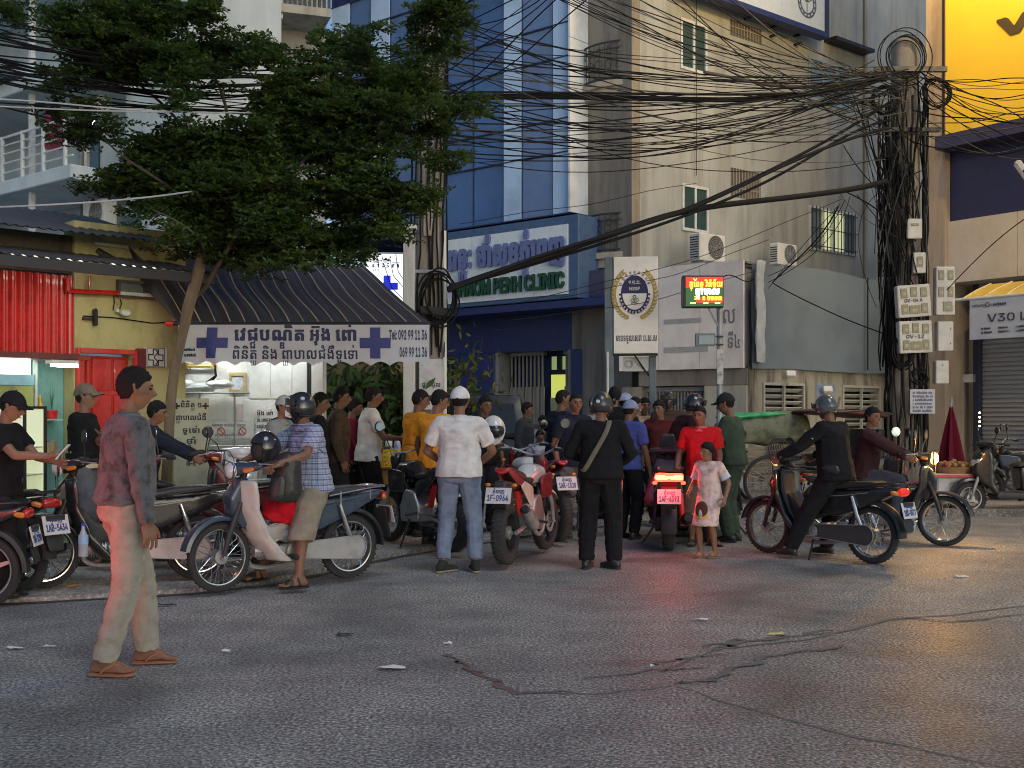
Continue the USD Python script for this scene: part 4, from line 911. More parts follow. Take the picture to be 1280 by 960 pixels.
f = np.concatenate([np.stack([i[:-1, :-1], i[:-1, 1:], i[1:, 1:]], -1).reshape(-1, 3), np.stack([i[:-1, :-1], i[1:, 1:], i[1:, :-1]], -1).reshape(-1, 3)])
v2 = v - [0, 0, .012]
part(AW, 'canopy', (np.vstack([v, v2]), np.vstack([f, f[:, ::-1] + len(v)])), mat('navy_canvas', (.034, .030, .034), rough=.5, var=.45, vs=1.6), sm=True)
stripe = mat('cream_stripe', (.42, .36, .27), rough=.55)
for k in range(17):
    s = (k + .5) / 17
    p_ = np.array([aw_pt(s, t, .004) for t in np.linspace(0, 1, 12)])
    part(AW, 'canopy_stripe', tube(p_, .009 if k % 2 else .006, 5, flat=.5), stripe)
part(AW, 'side_flap', (np.array([aw_pt(0, 0), aw_pt(0, .5), aw_pt(0, 1), aw_pt(0, 1) + [0, .2, -.35], aw_pt(0, .5) + [-.02, 0, -.12]]), np.array([[0, 1, 4], [1, 2, 3], [1, 3, 4]])), mat('navy_canvas', (.034, .030, .034), rough=.5, var=.45, vs=1.6), sm=False)
part(AW, 'front_bar', tube([(xl - .06 - oAW[0], 0, zf - .005), (xr - oAW[0], 0, zf - .005)], .022, 8), dark_metal)
part(AW, 'red_end_cap', xf(lathe([(0, 0), (.03, 0), (.03, .08), (0, .08)], 12, 'x'), t=(xl - .14 - oAW[0], 0, zf - .005)), red_paint)
part(AW, 'side_arm', cat(*[tube([(x - oAW[0], 0, zf - .02), (x2 - oAW[0], 2.1, zf + .02)], .016, 6) for x, x2 in ((xl, xl - .05), (xr, xr - .2))]), dark_metal)
# valance with wavy sheet and scallops
zv = CH + (HZ - 456) * Yf / F; hv = zf - .02 - zv
n = 160; pts = []
Lx = xr - xl
for k in range(n + 1):
    x = k / n * Lx; pts.append((x, -hv + .045 * abs(math.sin(x * math.pi / .205)) - .012))
Mv = CS([np.array([(0, 0)] + pts + [(Lx, 0)])[::-1]]).extrude(.006).refine_to_length(.09)
vv, fv = arr(Mv)
def val(v):
    v = np.asarray(v, float)
    x, y, z = v[:, 0], v[:, 1], v[:, 2]
    wv = .03 * np.sin(x * 2.1 + 1) * (-y / hv) + .012 * np.sin(x * 7 + y * 5) * (-y / hv) + .09 * np.exp(-((x - .25 + y * .5) / .12) ** 2) * (-y / hv)
    return np.column_stack([x + xl - oAW[0], -.03 - z - wv, y + zf - .02])
part(AW, 'valance', (val(vv), fv[:, ::-1]), mat('valance_white', (.46, .47, .47), rough=.7, var=.1, vs=2), sm=30)
def on_val(m, x, y, off=.0075): 
    m = (np.asarray(m[0]) + np.array([x, y, off]), m[1]); return val(m[0]), np.asarray(m[1])[:, ::-1]
def fine(m, e=.06): return arr(man(m).refine_to_length(e))
blk = mat('valance_lettering', (.02, .03, .075), rough=.6)
px2x = lambda px: gx(px, Yf) - xl
py2y = lambda py: CH + (HZ - py) * Yf / F - (zf - .02)
part(AW, 'lettering', cat(on_val(text('វេជ្ជបណ្ឌិត', px2x(381) - px2x(294), .115, .003, weight=800, stroke=1), px2x(294), py2y(426)), on_val(text('អ៊ុង', px2x(413) - px2x(388), .115, .003, weight=800, stroke=1), px2x(388), py2y(426)), on_val(text('ពៅ', px2x(446) - px2x(420), .115, .003, weight=800, stroke=1), px2x(420), py2y(426)),
     on_val(text('ពិនិត្យ និង ព្យាបាលជំងឺទូទៅ', px2x(447) - px2x(293), .095, .003, weight=700), px2x(293), py2y(449)),
     on_val(text('Tel: 092 99 11 36', px2x(534) - px2x(487), .095, .003, stroke=2), px2x(487), py2y(424.5)), on_val(text('069 99 11 36', px2x(534) - px2x(500), .095, .003, stroke=2), px2x(500), py2y(446)),
     on_val(bars(.17, .03, 1), px2x(228), py2y(439)), on_val(bars(.17, .03, 2), px2x(228), py2y(446))), blk, sm=False)
def cross_poly(w, t): return [(-t, w), (t, w), (t, t), (w, t), (w, -t), (t, -t), (t, -w), (-t, -w), (-t, -t), (-w, -t), (-w, t), (-t, t)]
for px in (267, 469.5):
    m_ = arr(CS([np.array(cross_poly(.165, .055))]).extrude(.004).refine_to_length(.05))
    part(AW, 'blue_cross', on_val(m_, px2x(px), py2y(429)), blue_ink, sm=False)

# lightbox with blue cross beside the white pillar
Yx = 15.6
lb0 = at(482, 397, Yx); lb0[2] = 0
lb = thing('cross_lightbox', 'white lit lightbox with blue cross above the awning end', 'sign', lb0)
x0, x1 = gx(458, Yx) - lb0[0], gx(505, Yx) - lb0[0]; z0, z1 = CH + (HZ - 392) * Yx / F, CH + (HZ - 318) * Yx / F
part(lb, 'casing', box(x0 - .03, x1 + .03, .0, .25, z0 - .03, z1 + .03, .02), white_plastic)
part(lb, 'lit_face', box(x0, x1, -.012, -.002, z0, z1), glow('lightbox_white', (.92, .96, 1.0), .95, (.8, .8, .8)), sm=False)
m_ = xf(arr(CS([np.array(cross_poly(.145, .048))]).extrude(.006)), rot('x', 90), (gx(484, Yx) - lb0[0], -.0125, CH + (HZ - 358) * Yx / F))
part(lb, 'blue_cross', m_, glow('blue_cross_glow', (.02, .03, .75), .5, (.02, .05, .5)), sm=False)
part(lb, 'lettering', xf(text('គ្លីនិក', .36, .07, .004), rot('x', 90), (x0 + .08, -.013, z1 - .18)), mat('faded_print2', (.35, .4, .5)), sm=False)
part(lb, 'post', box(-.05, .05, .1, .2, 0, z0 - .03), dark_metal, sm=False)
part(lb, 'wires', cat(*[tube([(gx(a, Yx) - lb0[0], -.03, CH + (HZ - b) * Yx / F) for a, b in pts], .005, 4) for pts in ([(488, 325), (492, 345), (505, 360)], [(495, 318), (498, 340), (505, 350)], [(480, 330), (490, 360), (505, 375)], [(470, 318), (474, 332)])]), cable_m)
wp = at(511.5, 400, 15.3); wp[2] = 0
wpz = CH + (HZ - 282) * 15.3 / F
wpil = thing('white_pillar', 'slim square white pillar standing beside the concrete utility pole', 'pillar', wp)
part(wpil, 'shaft', box(-.075, .075, -.08, .08, 0, wpz - .05, .008), plaster('pillar_white', (.50, .50, .47)))
part(wpil, 'cap', box(-.10, .10, -.10, .10, wpz - .048, wpz, .008), white_wall)

# garden wall, brown panel and plants between awning and pole
brown_panel = plaster('brown_panel', (.26, .19, .10))
gw = at(450, 560, 17.5); gw[2] = 0
gp = thing('garden_wall', 'brownish wall with barred window behind the plants and standing men', 'wall', gw)
part(gp, 'wall', box(-1.1, 1.0, 0, .2, 0, 2.3), brown_panel, sm=False)
for k in range(4): part(gp, 'barred_panel', cat(box(-.95 + .42 * k, -.93 + .42 * k, -.03, -.002, .8, 2.2), *[box(-.92 + .42 * k, -.58 + .42 * k, -.02, -.004, .9 + .1 * j, .915 + .1 * j) for j in range(12)]), dark_metal if k % 2 else mat('ochre', (.35, .2, .06)), sm=False)

leaf_g = lambda n, c, tr=.35: usdkit.material(stage, LOOKS + n, {'o': ('geometry', {}), 'n': ('noise_texture', {'scale': 2.2, 'detail': 3.0}), 'r': ('rgb_ramp', {'ramp': [(.3, tuple(np.array(c) * .55)), (.5, c), (.75, tuple(np.array(c) * [1.7, 1.45, .9]))]}), 'i': ('rgb_ramp', {'ramp': [(0, (.6, .6, .6)), (1, (1.35, 1.35, 1.2))]}), 'mx': ('mix', {'mix_type': 'multiply', 'fac': 1.0}),
    'p': ('principled_bsdf', {'roughness': .5, 'specular_ior_level': .35}), 't': ('translucent_bsdf', {}), 'm': ('mix_closure', {'fac': tr})},
    [('o.position', 'n.vector'), ('n.fac', 'r.fac'), ('o.random_per_island', 'i.fac'), ('r.color', 'mx.color1'), ('i.color', 'mx.color2'), ('mx.color', 'p.base_color'), ('mx.color', 't.color'), ('p.BSDF', 'm.closure1'), ('t.BSDF', 'm.closure2')], surface='m.closure')
leaf_dark = leaf_g('tree_leaf', (.085, .155, .042), .45)
leaf_palm = leaf_g('garden_leaf', (.09, .17, .05))
bark = mat('bark', (.16, .12, .075), rough=.9, var=.35, vs=5, bump=.012, bs=30, stretch=(1, 1, .35))
def strap_plant(name, label, loc, n, h, spread, w, seed, m=None):
    r = np.random.default_rng(seed); t = thing(name, label, 'plant', loc); ms = []
    q_ = r.normal(size=(n * 16, 3)) * [spread * .42, spread * .42, h * .17] + [0, 0, h * .62]; e_ = r.normal(size=(n * 16, 3)); e_ /= np.linalg.norm(e_, axis=1, keepdims=True); o_ = np.cross(e_, r.normal(size=(n * 16, 3))); o_ /= np.linalg.norm(o_, axis=1, keepdims=True); l_ = w * 2.2
    ms.append((np.stack([q_, q_ + e_ * l_ + o_ * l_ * .35, q_ + e_ * l_ * 2, q_ + e_ * l_ - o_ * l_ * .35], 1).reshape(-1, 3), np.vstack([np.arange(n * 16)[:, None] * 4 + [0, 1, 2], np.arange(n * 16)[:, None] * 4 + [0, 2, 3]])))
    for k in range(n // 3):
        a = r.random() * 6.28; L_ = h * (.6 + .5 * r.random()); s = spread * (.5 + .7 * r.random())
        p = np.array([[0, 0, .0], [s * .25 * math.cos(a), s * .25 * math.sin(a), L_ * .6], [s * .65 * math.cos(a), s * .65 * math.sin(a), L_ * .95], [s * math.cos(a), s * math.sin(a), L_ * (.75 + .15 * r.random())]])
        ms.append(tube(p, [w * .6, w * 1.5, w * 1.2, .003], 4, flat=.08))
    part(t, 'leaves', cat(*ms), m or leaf_palm, sm=False)
    part(t, 'stem', tube([(0, 0, 0), (.02, 0, h * .5)], [.05, .03], 8), bark)
    return t
g = at(430, 0, 16.4); strap_plant('palm', 'palm with drooping strap leaves behind the standing men', (g[0], g[1], PAVE), 44, 2.2, .8, .05, 5)
g = at(470, 0, 16.0); strap_plant('palm', 'taller strap leaved palm close to the white pillar', (g[0], g[1], PAVE), 44, 2.5, .75, .05, 6)
g = at(496, 0, 15.9); strap_plant('garden_shrub', 'dense dark shrub at the foot of the white pillar', (g[0], g[1], PAVE), 70, 1.6, .55, .05, 8)
g = at(575, 0, 19.5); strap_plant('potted_palm', 'yellowish green palm in front of the navy clinic gate', (g[0], g[1], PAVE), 26, 2.75, .8, .04, 9, leaf_g('yellow_leaf', (.14, .17, .03)))

# ------------------------------------------------------------------ the big tree
TY = 12.1
tp = at(209, 640, TY); tp[2] = PAVE
tree = thing('street_tree', 'large dark feathery tree with leaning pale trunk in front of the awning', 'tree', tp)
tr = lambda px, py, Y=TY: at(px, py, Y) - tp
def spl(pts, n=24):
    p = np.asarray(pts, float); t = np.linspace(0, 1, len(p)); s = np.linspace(0, 1, n)
    from scipy.interpolate import CubicSpline
    return CubicSpline(t, p)(s)
trunk = spl([np.array([0, 0, -.02]) + tr(205, 640) * [1, 1, 0], tr(210, 560), tr(217, 470), tr(228, 420), tr(236, 382), tr(246, 348), tr(256, 300, TY - .05), tr(268, 240, TY - .1), tr(290, 170, TY)], 40)
tv = [tube(trunk, np.interp(np.linspace(0, 1, 40), [0, .05, .4, .62, 1], [.080, .056, .052, .062, .026]), 12)]
part(tree, 'trunk', displaced(cat(*tv), .02, (9, 9, 5), 2), bark, sm=True)
shade_bark = mat('dark_bark', (.06, .048, .033), rough=.9, var=.35, vs=5)  # trunk bark darkened in colour for limbs shaded by the crown
limbs = [[(240, 372, 0), (262, 350, .1), (285, 310, -.2), (330, 250, -.4), (380, 200, -.1), (440, 140, .3), (500, 80, .5)], [(256, 300, 0), (220, 240, -.3), (160, 200, -.4), (110, 140, -.3)], [(268, 240, 0), (230, 160, .4), (150, 90, .6), (50, 60, .8)], [(285, 180, 0), (270, 100, .2), (210, 30, .4)],
         [(290, 170, 0), (330, 110, .3), (400, 70, .5)], [(285, 310, -.2), (360, 290, .3), (450, 275, .4), (510, 265, .5)], [(256, 320, 0), (240, 290, -.6), (190, 262, -.9)]]
for L_ in limbs:
    p_ = spl([tr(a, b, TY + c) for a, b, c in L_], 18)
    part(tree, 'limb', tube(p_, np.linspace(.036 if L_ is limbs[0] else .022, .006, 18), 7), shade_bark, sm=True)
blobs = [(20, 25, 60, 24, .8), (100, 30, 60, 34, 1), (185, 18, 65, 32, 1), (60, 95, 42, 20, .9), (150, 75, 65, 38, 1), (245, 20, 50, 22, .45), (215, 70, 50, 34, 1), (275, 70, 45, 28, .4), (320, 60, 40, 25, .3), (240, 115, 75, 32, 1), (310, 125, 60, 32, .8), (120, 150, 55, 40, 1), (200, 160, 75, 42, 1), (300, 170, 80, 42, 1), (375, 125, 50, 38, .9), (350, 75, 38, 25, .5),
         (425, 75, 36, 36, .42), (395, 55, 30, 22, .4), (465, 50, 30, 40, .4), (560, 18, 50, 26, 1), (530, 52, 40, 30, .9), (498, 85, 40, 32, .9), (440, 130, 45, 36, .9), (520, 115, 36, 24, .9), (580, 130, 28, 14, .8), (545, 160, 46, 15, .9), (480, 190, 46, 24, .8), (540, 198, 48, 13, .9), (400, 185, 65, 42, 1), (320, 225, 75, 40, 1), (240, 215, 75, 40, 1), (165, 225, 55, 28, 1), (125, 205, 28, 14, .8),
         (270, 270, 75, 30, 1), (345, 280, 60, 32, 1), (415, 245, 65, 36, 1), (470, 235, 40, 26, .8), (505, 250, 36, 18, .8), (200, 262, 42, 20, .9), (300, 318, 48, 18, .9), (355, 322, 36, 20, .8), (405, 300, 52, 22, .9), (470, 288, 44, 16, .8), (255, 318, 26, 18, .6), (440, 318, 30, 12, .6), (175, 40, 40, 30, .9)]
blobs = [(a, b, c * .9, d * .88, e) for a, b, c, d, e in blobs if (a, b) not in ((60, 95), (125, 205))]
blobs += [(75, 100, 28, 22, .7), (300, 270, 60, 40, .9), (360, 150, 50, 40, 1), (430, 185, 45, 34, 1), (260, 190, 70, 40, 1), (495, 60, 30, 26, .9), (480, 140, 36, 30, .9), (230, 290, 40, 20, .8)]
R = np.random.default_rng(11); LV_, LF_ = [], []; nleaf = 0
sprays = []
for bx, by, rx, ry, dens in blobs:
    for _ in range(int(dens * rx * ry / 62) + 2):        # flat layered fans of twigs
        q = R.normal(size=3); q /= np.linalg.norm(q); q *= R.random() ** .42
        c = at(bx + q[0] * rx, by + q[2] * ry, TY + q[1] * max(.5, rx / 120) + .25 * math.sin(bx * .05)) - tp
        Rp = rot('y', R.normal(-12, 14)) @ rot('x', R.normal(0, 16)); rad = R.uniform(.13, .27)
        for _ in range(int(26 * (rad / .25) ** 2)):
            a = R.random() * 6.28; rr = rad * R.random() ** .5
            sprays.append(c + Rp @ np.array([1.25 * rr * math.cos(a), rr * math.sin(a), .035 * R.normal() - .5 * rr * rr]))
sprays = np.array(sprays)
keep = meshkit.fbm(sprays * 1.5, 3, 4) > .43
sprays = sprays[keep]
twigs = []
for c in sprays:
    a = R.random() * 6.28; dip = R.normal() * .22; d = np.array([math.cos(a), math.sin(a), .12 + dip]); d /= np.linalg.norm(d); L_ = .12 + .16 * R.random()
    side = unit(np.cross(d, [0, 0, 1])); up = np.cross(side, d)
    k = 11; s = np.repeat(np.linspace(.05, 1, k), 2); sg = np.tile([1, -1], k)
    base = c + d * (s * L_)[:, None] - d * L_ * .5
    ld = d * .55 + side * sg[:, None] * .8 + up * R.normal(0, .35, (2 * k, 1)) + R.normal(0, .18, (2 * k, 3)); ld /= np.linalg.norm(ld, axis=1, keepdims=True)
    ln = .056 * (.7 + .6 * R.random((2 * k, 1))); wd = np.cross(ld, up + R.normal(0, .4, (2 * k, 3))); wd /= np.maximum(np.linalg.norm(wd, axis=1, keepdims=True), 1e-6)
    q = np.stack([base, base + ld * ln * .55 + wd * ln * .24, base + ld * ln, base + ld * ln * .55 - wd * ln * .24], 1)
    LV_.append(q.reshape(-1, 3))
LV_ = np.vstack(LV_); nq = len(LV_) // 4; b_ = np.arange(nq)[:, None] * 4
LF_ = np.vstack([b_ + [0, 1, 2], b_ + [0, 2, 3]])
part(tree, 'crown', (LV_, LF_), leaf_dark, sm=False, kind='stuff')

# ------------------------------------------------------------------ buildings far left behind the tree
H_ = Wall(-60, 26.5, 100, 23.0)
hot = thing('balcony_building', 'pale grey apartment house with railed balcony behind the tree', 'building', H_.pt(H_.L, 0))
oH = H_.pt(H_.L, 0); HO = Off(H_, oH)
pale = plaster('pale_blue_render', (.46, .52, .54), (.8, .8, .8), .4)
part(hot, 'wall', HO.box(-6, H_.L - .3, 0, 14, -3.5, -1.6), pale, sm=False)
part(hot, 'return_wall', HO.box(H_.L - .299, H_.L + 1.9, 0, 14, -3.5, -1.2), pale, sm=False)
for zt in (238, -2, 118):
    pass
def hz(px, py): return H_.z(px, py)
zs1 = hz(98, 208)
for zz_, rail in ((zs1, True), (zs1 + 2.05, False), (zs1 + 4.6, True)):
    part(hot, 'balcony_slab', HO.box(-6, H_.L + .08, zz_ - .28, zz_, -1.6, .25, .02), pale, sm=False)
    if rail:
        r = part(hot, 'balcony_rail', cat(tube([HO.pt(-6, zz_ + .95, .15), HO.pt(H_.L, zz_ + .95, .15)], .03, 6), *[tube([HO.pt(-6, zz_ + h, .15), HO.pt(H_.L, zz_ + h, .15)], .018, 5) for h in (.2, .4, .6, .78)]), white_frame)
        for u in np.arange(-5, H_.L + .1, .85): part(r, 'rail_post', HO.box(u - .03, u + .03, zz_ + .001, zz_ + .98, .12, .18), white_frame, sm=False)
part(hot, 'balcony_post', HO.box(H_.u(40) - .05, H_.u(40) + .05, 2, 14, -.05, .05), white_frame, sm=False)
part(hot, 'roof_canopy', HO.box(-6, H_.u(42), zs1 + 2.15, zs1 + 2.3, -1.6, .9), mat('canopy_blue', (.4, .52, .58), rough=.5), sm=False)
part(hot, 'door', HO.box(H_.u(28), H_.u(38), zs1 + .002, zs1 + 1.75, -1.6, -1.56), dark_glass, sm=False)
part(hot, 'balcony_lamp', ball(HO.pt(H_.u(38), zs1 + 1.45, -1.45), .05), glow('lamp_white', (1, .95, .85), 12))
part(hot, 'laundry', displaced(softm(Manifold.cube((.34, .06, .7), True), .08, 1), .06, (6, 6, 3), 2) and xf(displaced(softm(Manifold.cube((.42, .06, .75), True), .08, 1), .06, (6, 6, 3), 2), t=HO.pt(H_.u(68), zs1 + .85, .0)), mat('maroon_cloth', (.16, .02, .05), rough=.9), sm=True)
aircon(H_, H_.u(60), zs1 + 1.45, -1.2, 'outdoor unit high on the pale balcony wall')
aircon(H_, H_.u(66), zs1 - 1.0, -1.2, 'outdoor unit on the pale wall under the balcony slab')
part(hot, 'lower_window', HO.box(H_.u(88), H_.u(110), zs1 - 1.9, zs1 - .8, -1.19, -1.15), dark_glass, sm=False)
gy = Wall(150, 26.0, 400, 27.5)
grey_b = thing('grey_apartment_building', 'grey concrete building with heavy balcony slab seen through the tree top', 'building', gy.pt(0, 0))
oG = gy.pt(0, 0); GO = Off(gy, oG)
part(grey_b, 'wall', GO.box(gy.u(100), gy.u(408), 0, 15, -3, 0), plaster('grey_concrete', (.36, .37, .36)), sm=False)
for a, b in ((105, 140), (180, 215), (245, 282)):
    window(GO, grey_b, gy.u(a), gy.u(b), gy.z(b, 130), gy.z(b, 70), .01, white_frame, dark_glass, 2, 1, .06, .08)
    window(GO, grey_b, gy.u(a), gy.u(b), gy.z(b, 250), gy.z(b, 190), .01, white_frame, dark_glass, 2, 1, .06, .08)
part(grey_b, 'balcony_slab', GO.box(gy.u(320), gy.u(402), gy.z(402, 42), gy.z(402, 32), .001, 1.2), plaster('grey_concrete2', (.40, .38, .33)), sm=False)
part(grey_b, 'balcony_screen', cat(*[GO.box(u, u + .06, gy.z(402, 31), gy.z(402, -40), 1.1, 1.16) for u in np.arange(gy.u(346), gy.u(400), .11)], *[GO.box(gy.u(346), gy.u(400), z, z + .05, 1.161, 1.2) for z in (gy.z(402, 20), gy.z(402, 5), gy.z(402, -15))]), iron, sm=False)
part(grey_b, 'white_panel', GO.box(gy.u(318), gy.u(345), gy.z(345, 42), gy.z(345, -40), 1.0, 1.1), white_frame, sm=False)

# ------------------------------------------------------------------ utility poles
pole_m = plaster('pole_concrete', (.30, .265, .22), (.5, .5, .5), .7)
Y1 = 15.6
b1 = at(537, 640, Y1); b1[2] = 0
pole1 = thing('utility_pole', 'concrete utility pole with coiled cable beside the clinic sign', 'utility pole', b1)
part(pole1, 'shaft', lathe([(0, 0), (.21, 0), (.17, 9.2), (0, 9.2)], 12), pole_m, sm=40)
pz = lambda py, Y=Y1: CH + (HZ - py) * Y / F
def strands(n, x, r, z0, z1, seed, wig=.05, rad=(.008, .016)):
    q = np.random.default_rng(seed); out = []
    for k in range(n):
        a = math.pi + q.random() * math.pi; zz = np.linspace(z0 + q.random() * .3, z1 - q.random() * .6, 14)
        aa = a + np.cumsum(q.normal(0, .1, 14)); rr = r + .01 + .05 * q.random() + wig * .5 * np.abs(np.sin(zz * 2 + k))
        out.append((np.column_stack([x + rr * np.cos(aa), rr * np.sin(aa), zz]), q.uniform(*rad)))
    return out
for p_, r in strands(11, 0, .19, 2.2, 7.4, 3): part(pole1, 'riser_cable', tube(p_, r, 5), cable_m)
for k in range(7):
    q = np.random.default_rng(k); th = np.linspace(0, 2 * np.pi, 30, endpoint=False); cx, cz = .13 + .02 * q.normal(), pz(375) + .03 * q.normal()
    part(pole1, 'cable_coil', tube(np.column_stack([cx + (.235 + .02 * q.normal()) * np.cos(th), np.full(30, -.26 - .018 * k) + .01 * np.sin(th * 3 + k), cz + (.33 + .02 * q.normal()) * np.sin(th) + .015 * np.sin(2 * th + k)]), .013, 6, True), cable_m)
part(pole1, 'splice_case', xf(lathe([(0, -.22), (.05, -.22), (.06, -.18), (.06, .18), (.05, .22), (0, .22)], 12, 'x'), rot('y', 6), (.11, -.30, pz(392))), rubber)
part(pole1, 'steel_bracket', cat(box(-.26, .26, -.25, -.21, pz(342) - .02, pz(342) + .02), box(-.3, .3, -.25, -.21, pz(122) - .04, pz(122) + .04), box(-.3, .3, -.25, -.21, pz(60) - .04, pz(60) + .04)), steel)
part(pole1, 'white_conduit', tube([(.215, -.1, 0), (.2, -.1, pz(290))], .03, 8), white_plastic)
pw = part(pole1, 'pole_poster', box(-.12, .19, -.245, -.225, pz(512), pz(450)), mat('poster_white', (.5, .5, .5), rough=.7), sm=False)
part(pw, 'poster_print', cat(xf(text('ជួសជុល', .24, .05, .003, weight=700), rot('x', 90), (-.08, -.2455, pz(484))), *[xf(bars(.09, .03, k), rot('x', 90), (-.1 + .18 * k, -.2455, pz(497))) for k in (0, 1)], xf(box(-.05, .04, -.003, 0, -.02, .06), t=(.035, -.2455, pz(500)))), black_ink, sm=False)
part(pole1, 'handhole_cover', box(-.07, .07, -.222, -.2, pz(298), pz(258), .01), pole_m)
Y2 = 18.0
b2 = at(1131, 640, Y2); b2[2] = 0
pole2 = thing('utility_pole', 'concrete utility pole crowded with meter boxes and tangled cables', 'utility pole', b2)
z2 = lambda py: CH + (HZ - py) * Y2 / F; x2 = lambda px: gx(px, Y2) - b2[0]
part(pole2, 'shaft', lathe([(0, 0), (.27, 0), (.21, z2(52)), (0, z2(52))], 12), pole_m, sm=40)
for p_, r in strands(27, 0, .24, .6, z2(100), 13, .12, (.008, .02)): part(pole2, 'riser_cable', tube(p_, r, 5), cable_m if r > .011 else cable_grey)
for p_, r in strands(16, -.20, .10, z2(470), z2(150), 17, .16, (.008, .022)): part(pole2, 'riser_cable', tube(p_, r, 5), cable_m)
def coil(cx, cz, rx, rz, n, y0, seed, rad=.010):
    q = np.random.default_rng(seed)
    for k in range(n):
        th = np.linspace(0, 2 * np.pi, 26, endpoint=False); s = 1 + .1 * q.normal()
        part(pole2, 'cable_coil', tube(np.column_stack([cx + .02 * q.normal() + rx * s * np.cos(th), np.full(26, y0 - .02 * k) + .015 * np.sin(3 * th), cz + .02 * q.normal() + rz * s * np.sin(th)]), rad, 5, True), cable_m)
coil(x2(1097), z2(133), .20, .21, 7, -.3, 1); coil(x2(1160), z2(124), .21, .22, 6, -.3, 2); coil(x2(1124), z2(78), .30, .33, 6, -.25, 3, .009); coil(x2(1140), z2(472), .10, .10, 5, -.3, 4); coil(x2(1118), z2(440), .15, .22, 5, -.3, 6, .012)
for q_, a, b in ((.55, 96, 90), (.45, 170, 165)): part(pole2, 'crossarm', box(-q_, q_, -.30, -.22, z2(a), z2(b)), dark_metal)
r_ = np.random.default_rng(21)
for k in range(46):      # loose tangle hanging on the camera side
    a = np.array([x2(r_.uniform(1040, 1150)), -.25 - .2 * r_.random(), z2(r_.uniform(110, 250))]); b = np.array([x2(r_.uniform(1085, 1150)), -.28 - .15 * r_.random(), z2(r_.uniform(250, 400))])
    m_ = (a + b) / 2 + r_.normal(0, .18, 3) * [1, .4, 1]; m_[1] = min(m_[1], -.28)
    part(pole2, 'loose_cable', tube(spl([a, m_, b], 12), r_.uniform(.005, .011), 4), cable_m if k % 4 else cable_grey)
def meterbox(px0, px1, py0, py1, label_rows, y=-.46, tilt=0, deep=.16):
    x0, x1, z0_, z1_ = x2(px0), x2(px1), z2(py1), z2(py0)
    c = np.array([(x0 + x1) / 2, y, (z0_ + z1_) / 2]); R_ = rot('y', tilt); w, h = (x1 - x0) / 2, (z1_ - z0_) / 2
    bx = thing('meter_box', label_rows[0], 'meter box', b2 + c, 0)
    part(bx, 'casing', xf(box(-w, w, 0, deep, -h, h, .012), R_), mat('meter_casing', (.50, .49, .45), rough=.5, var=.2))
    for (cx_, cz_, ww, hh) in label_rows[1]:
        f_ = part(bx, 'meter_window', xf(box(cx_ * w - ww * w, cx_ * w + ww * w, -.010, -.001, cz_ * h - hh * h, cz_ * h + hh * h, .003), R_), mat('meter_glass', (.17, .15, .09), rough=.2))
        part(f_, 'meter_dial', xf(box(cx_ * w - ww * w * .5, cx_ * w + ww * w * .5, -.013, -.0105, cz_ * h - hh * h * .5, cz_ * h + hh * h * .2), R_), mat('dial_cream', (.35, .33, .22)), sm=False)
    if len(label_rows) > 2: part(bx, 'number_print', xf(xf(text(label_rows[2], w * 1.1, .05, .003, stroke=1), rot('x', 90), (-w * .6, -.003, -.02)), R_), black_ink, sm=False)
    return bx
six = [(-.6, .5, .2, .3), (0, .55, .2, .3), (.6, .5, .2, .3), (-.6, -.5, .2, .3), (0, -.55, .34, .26), (.6, -.5, .2, .3)]
meterbox(1110, 1150, 360, 399, ('pale meter box of six windows on the crowded pole, upper of two', six, 'GV-04 A'), tilt=-4)
meterbox(1112, 1152, 404, 443, ('pale meter box of six windows on the crowded pole, lower of two', six, 'GV-12'), tilt=-2)
meterbox(1160, 1183, 337, 396, ('tall cream meter box with yellowish windows on the pole side toward the shop', [(-.5, .65, .3, .2), (.5, .65, .3, .2), (-.5, -.05, .3, .2), (.5, -.05, .3, .2), (.2, -.65, .5, .2)]), y=-.36)
meterbox(1123, 1141, 279, 303, ('small plain cream box highest on the crowded pole', [(0, .4, .5, .12)]), y=-.42)
meterbox(1162, 1181, 404, 440, ('blank pale box below the tall cream meter box', [(.6, .5, .06, .06), (.6, -.5, .06, .06)]), y=-.36)
meterbox(1160, 1176, 452, 480, ('blank pale box lowest on the crowded pole beside the coil', [(0, .6, .1, .06)]), y=-.34)
meterbox(1131, 1146, 320, 345, ('small grey junction box between meter boxes on the crowded pole', [(0, .1, .5, .5)]), y=-.40)
po = thing('taped_poster', 'white printed poster taped round the crowded pole at head height', 'poster', b2 + [x2(1143), -.36, z2(517)])
part(po, 'sheet', box(-.19, .19, 0, .008, 0, .37), mat('poster_grey', (.42, .43, .47), rough=.6, var=.2), sm=False)
part(po, 'print', cat(*[xf(bars(.3, .035, k), rot('x', 90), (-.15, -.0005, .30 - .055 * k)) for k in range(6)]), mat('poster_ink', (.12, .13, .2)), sm=False)
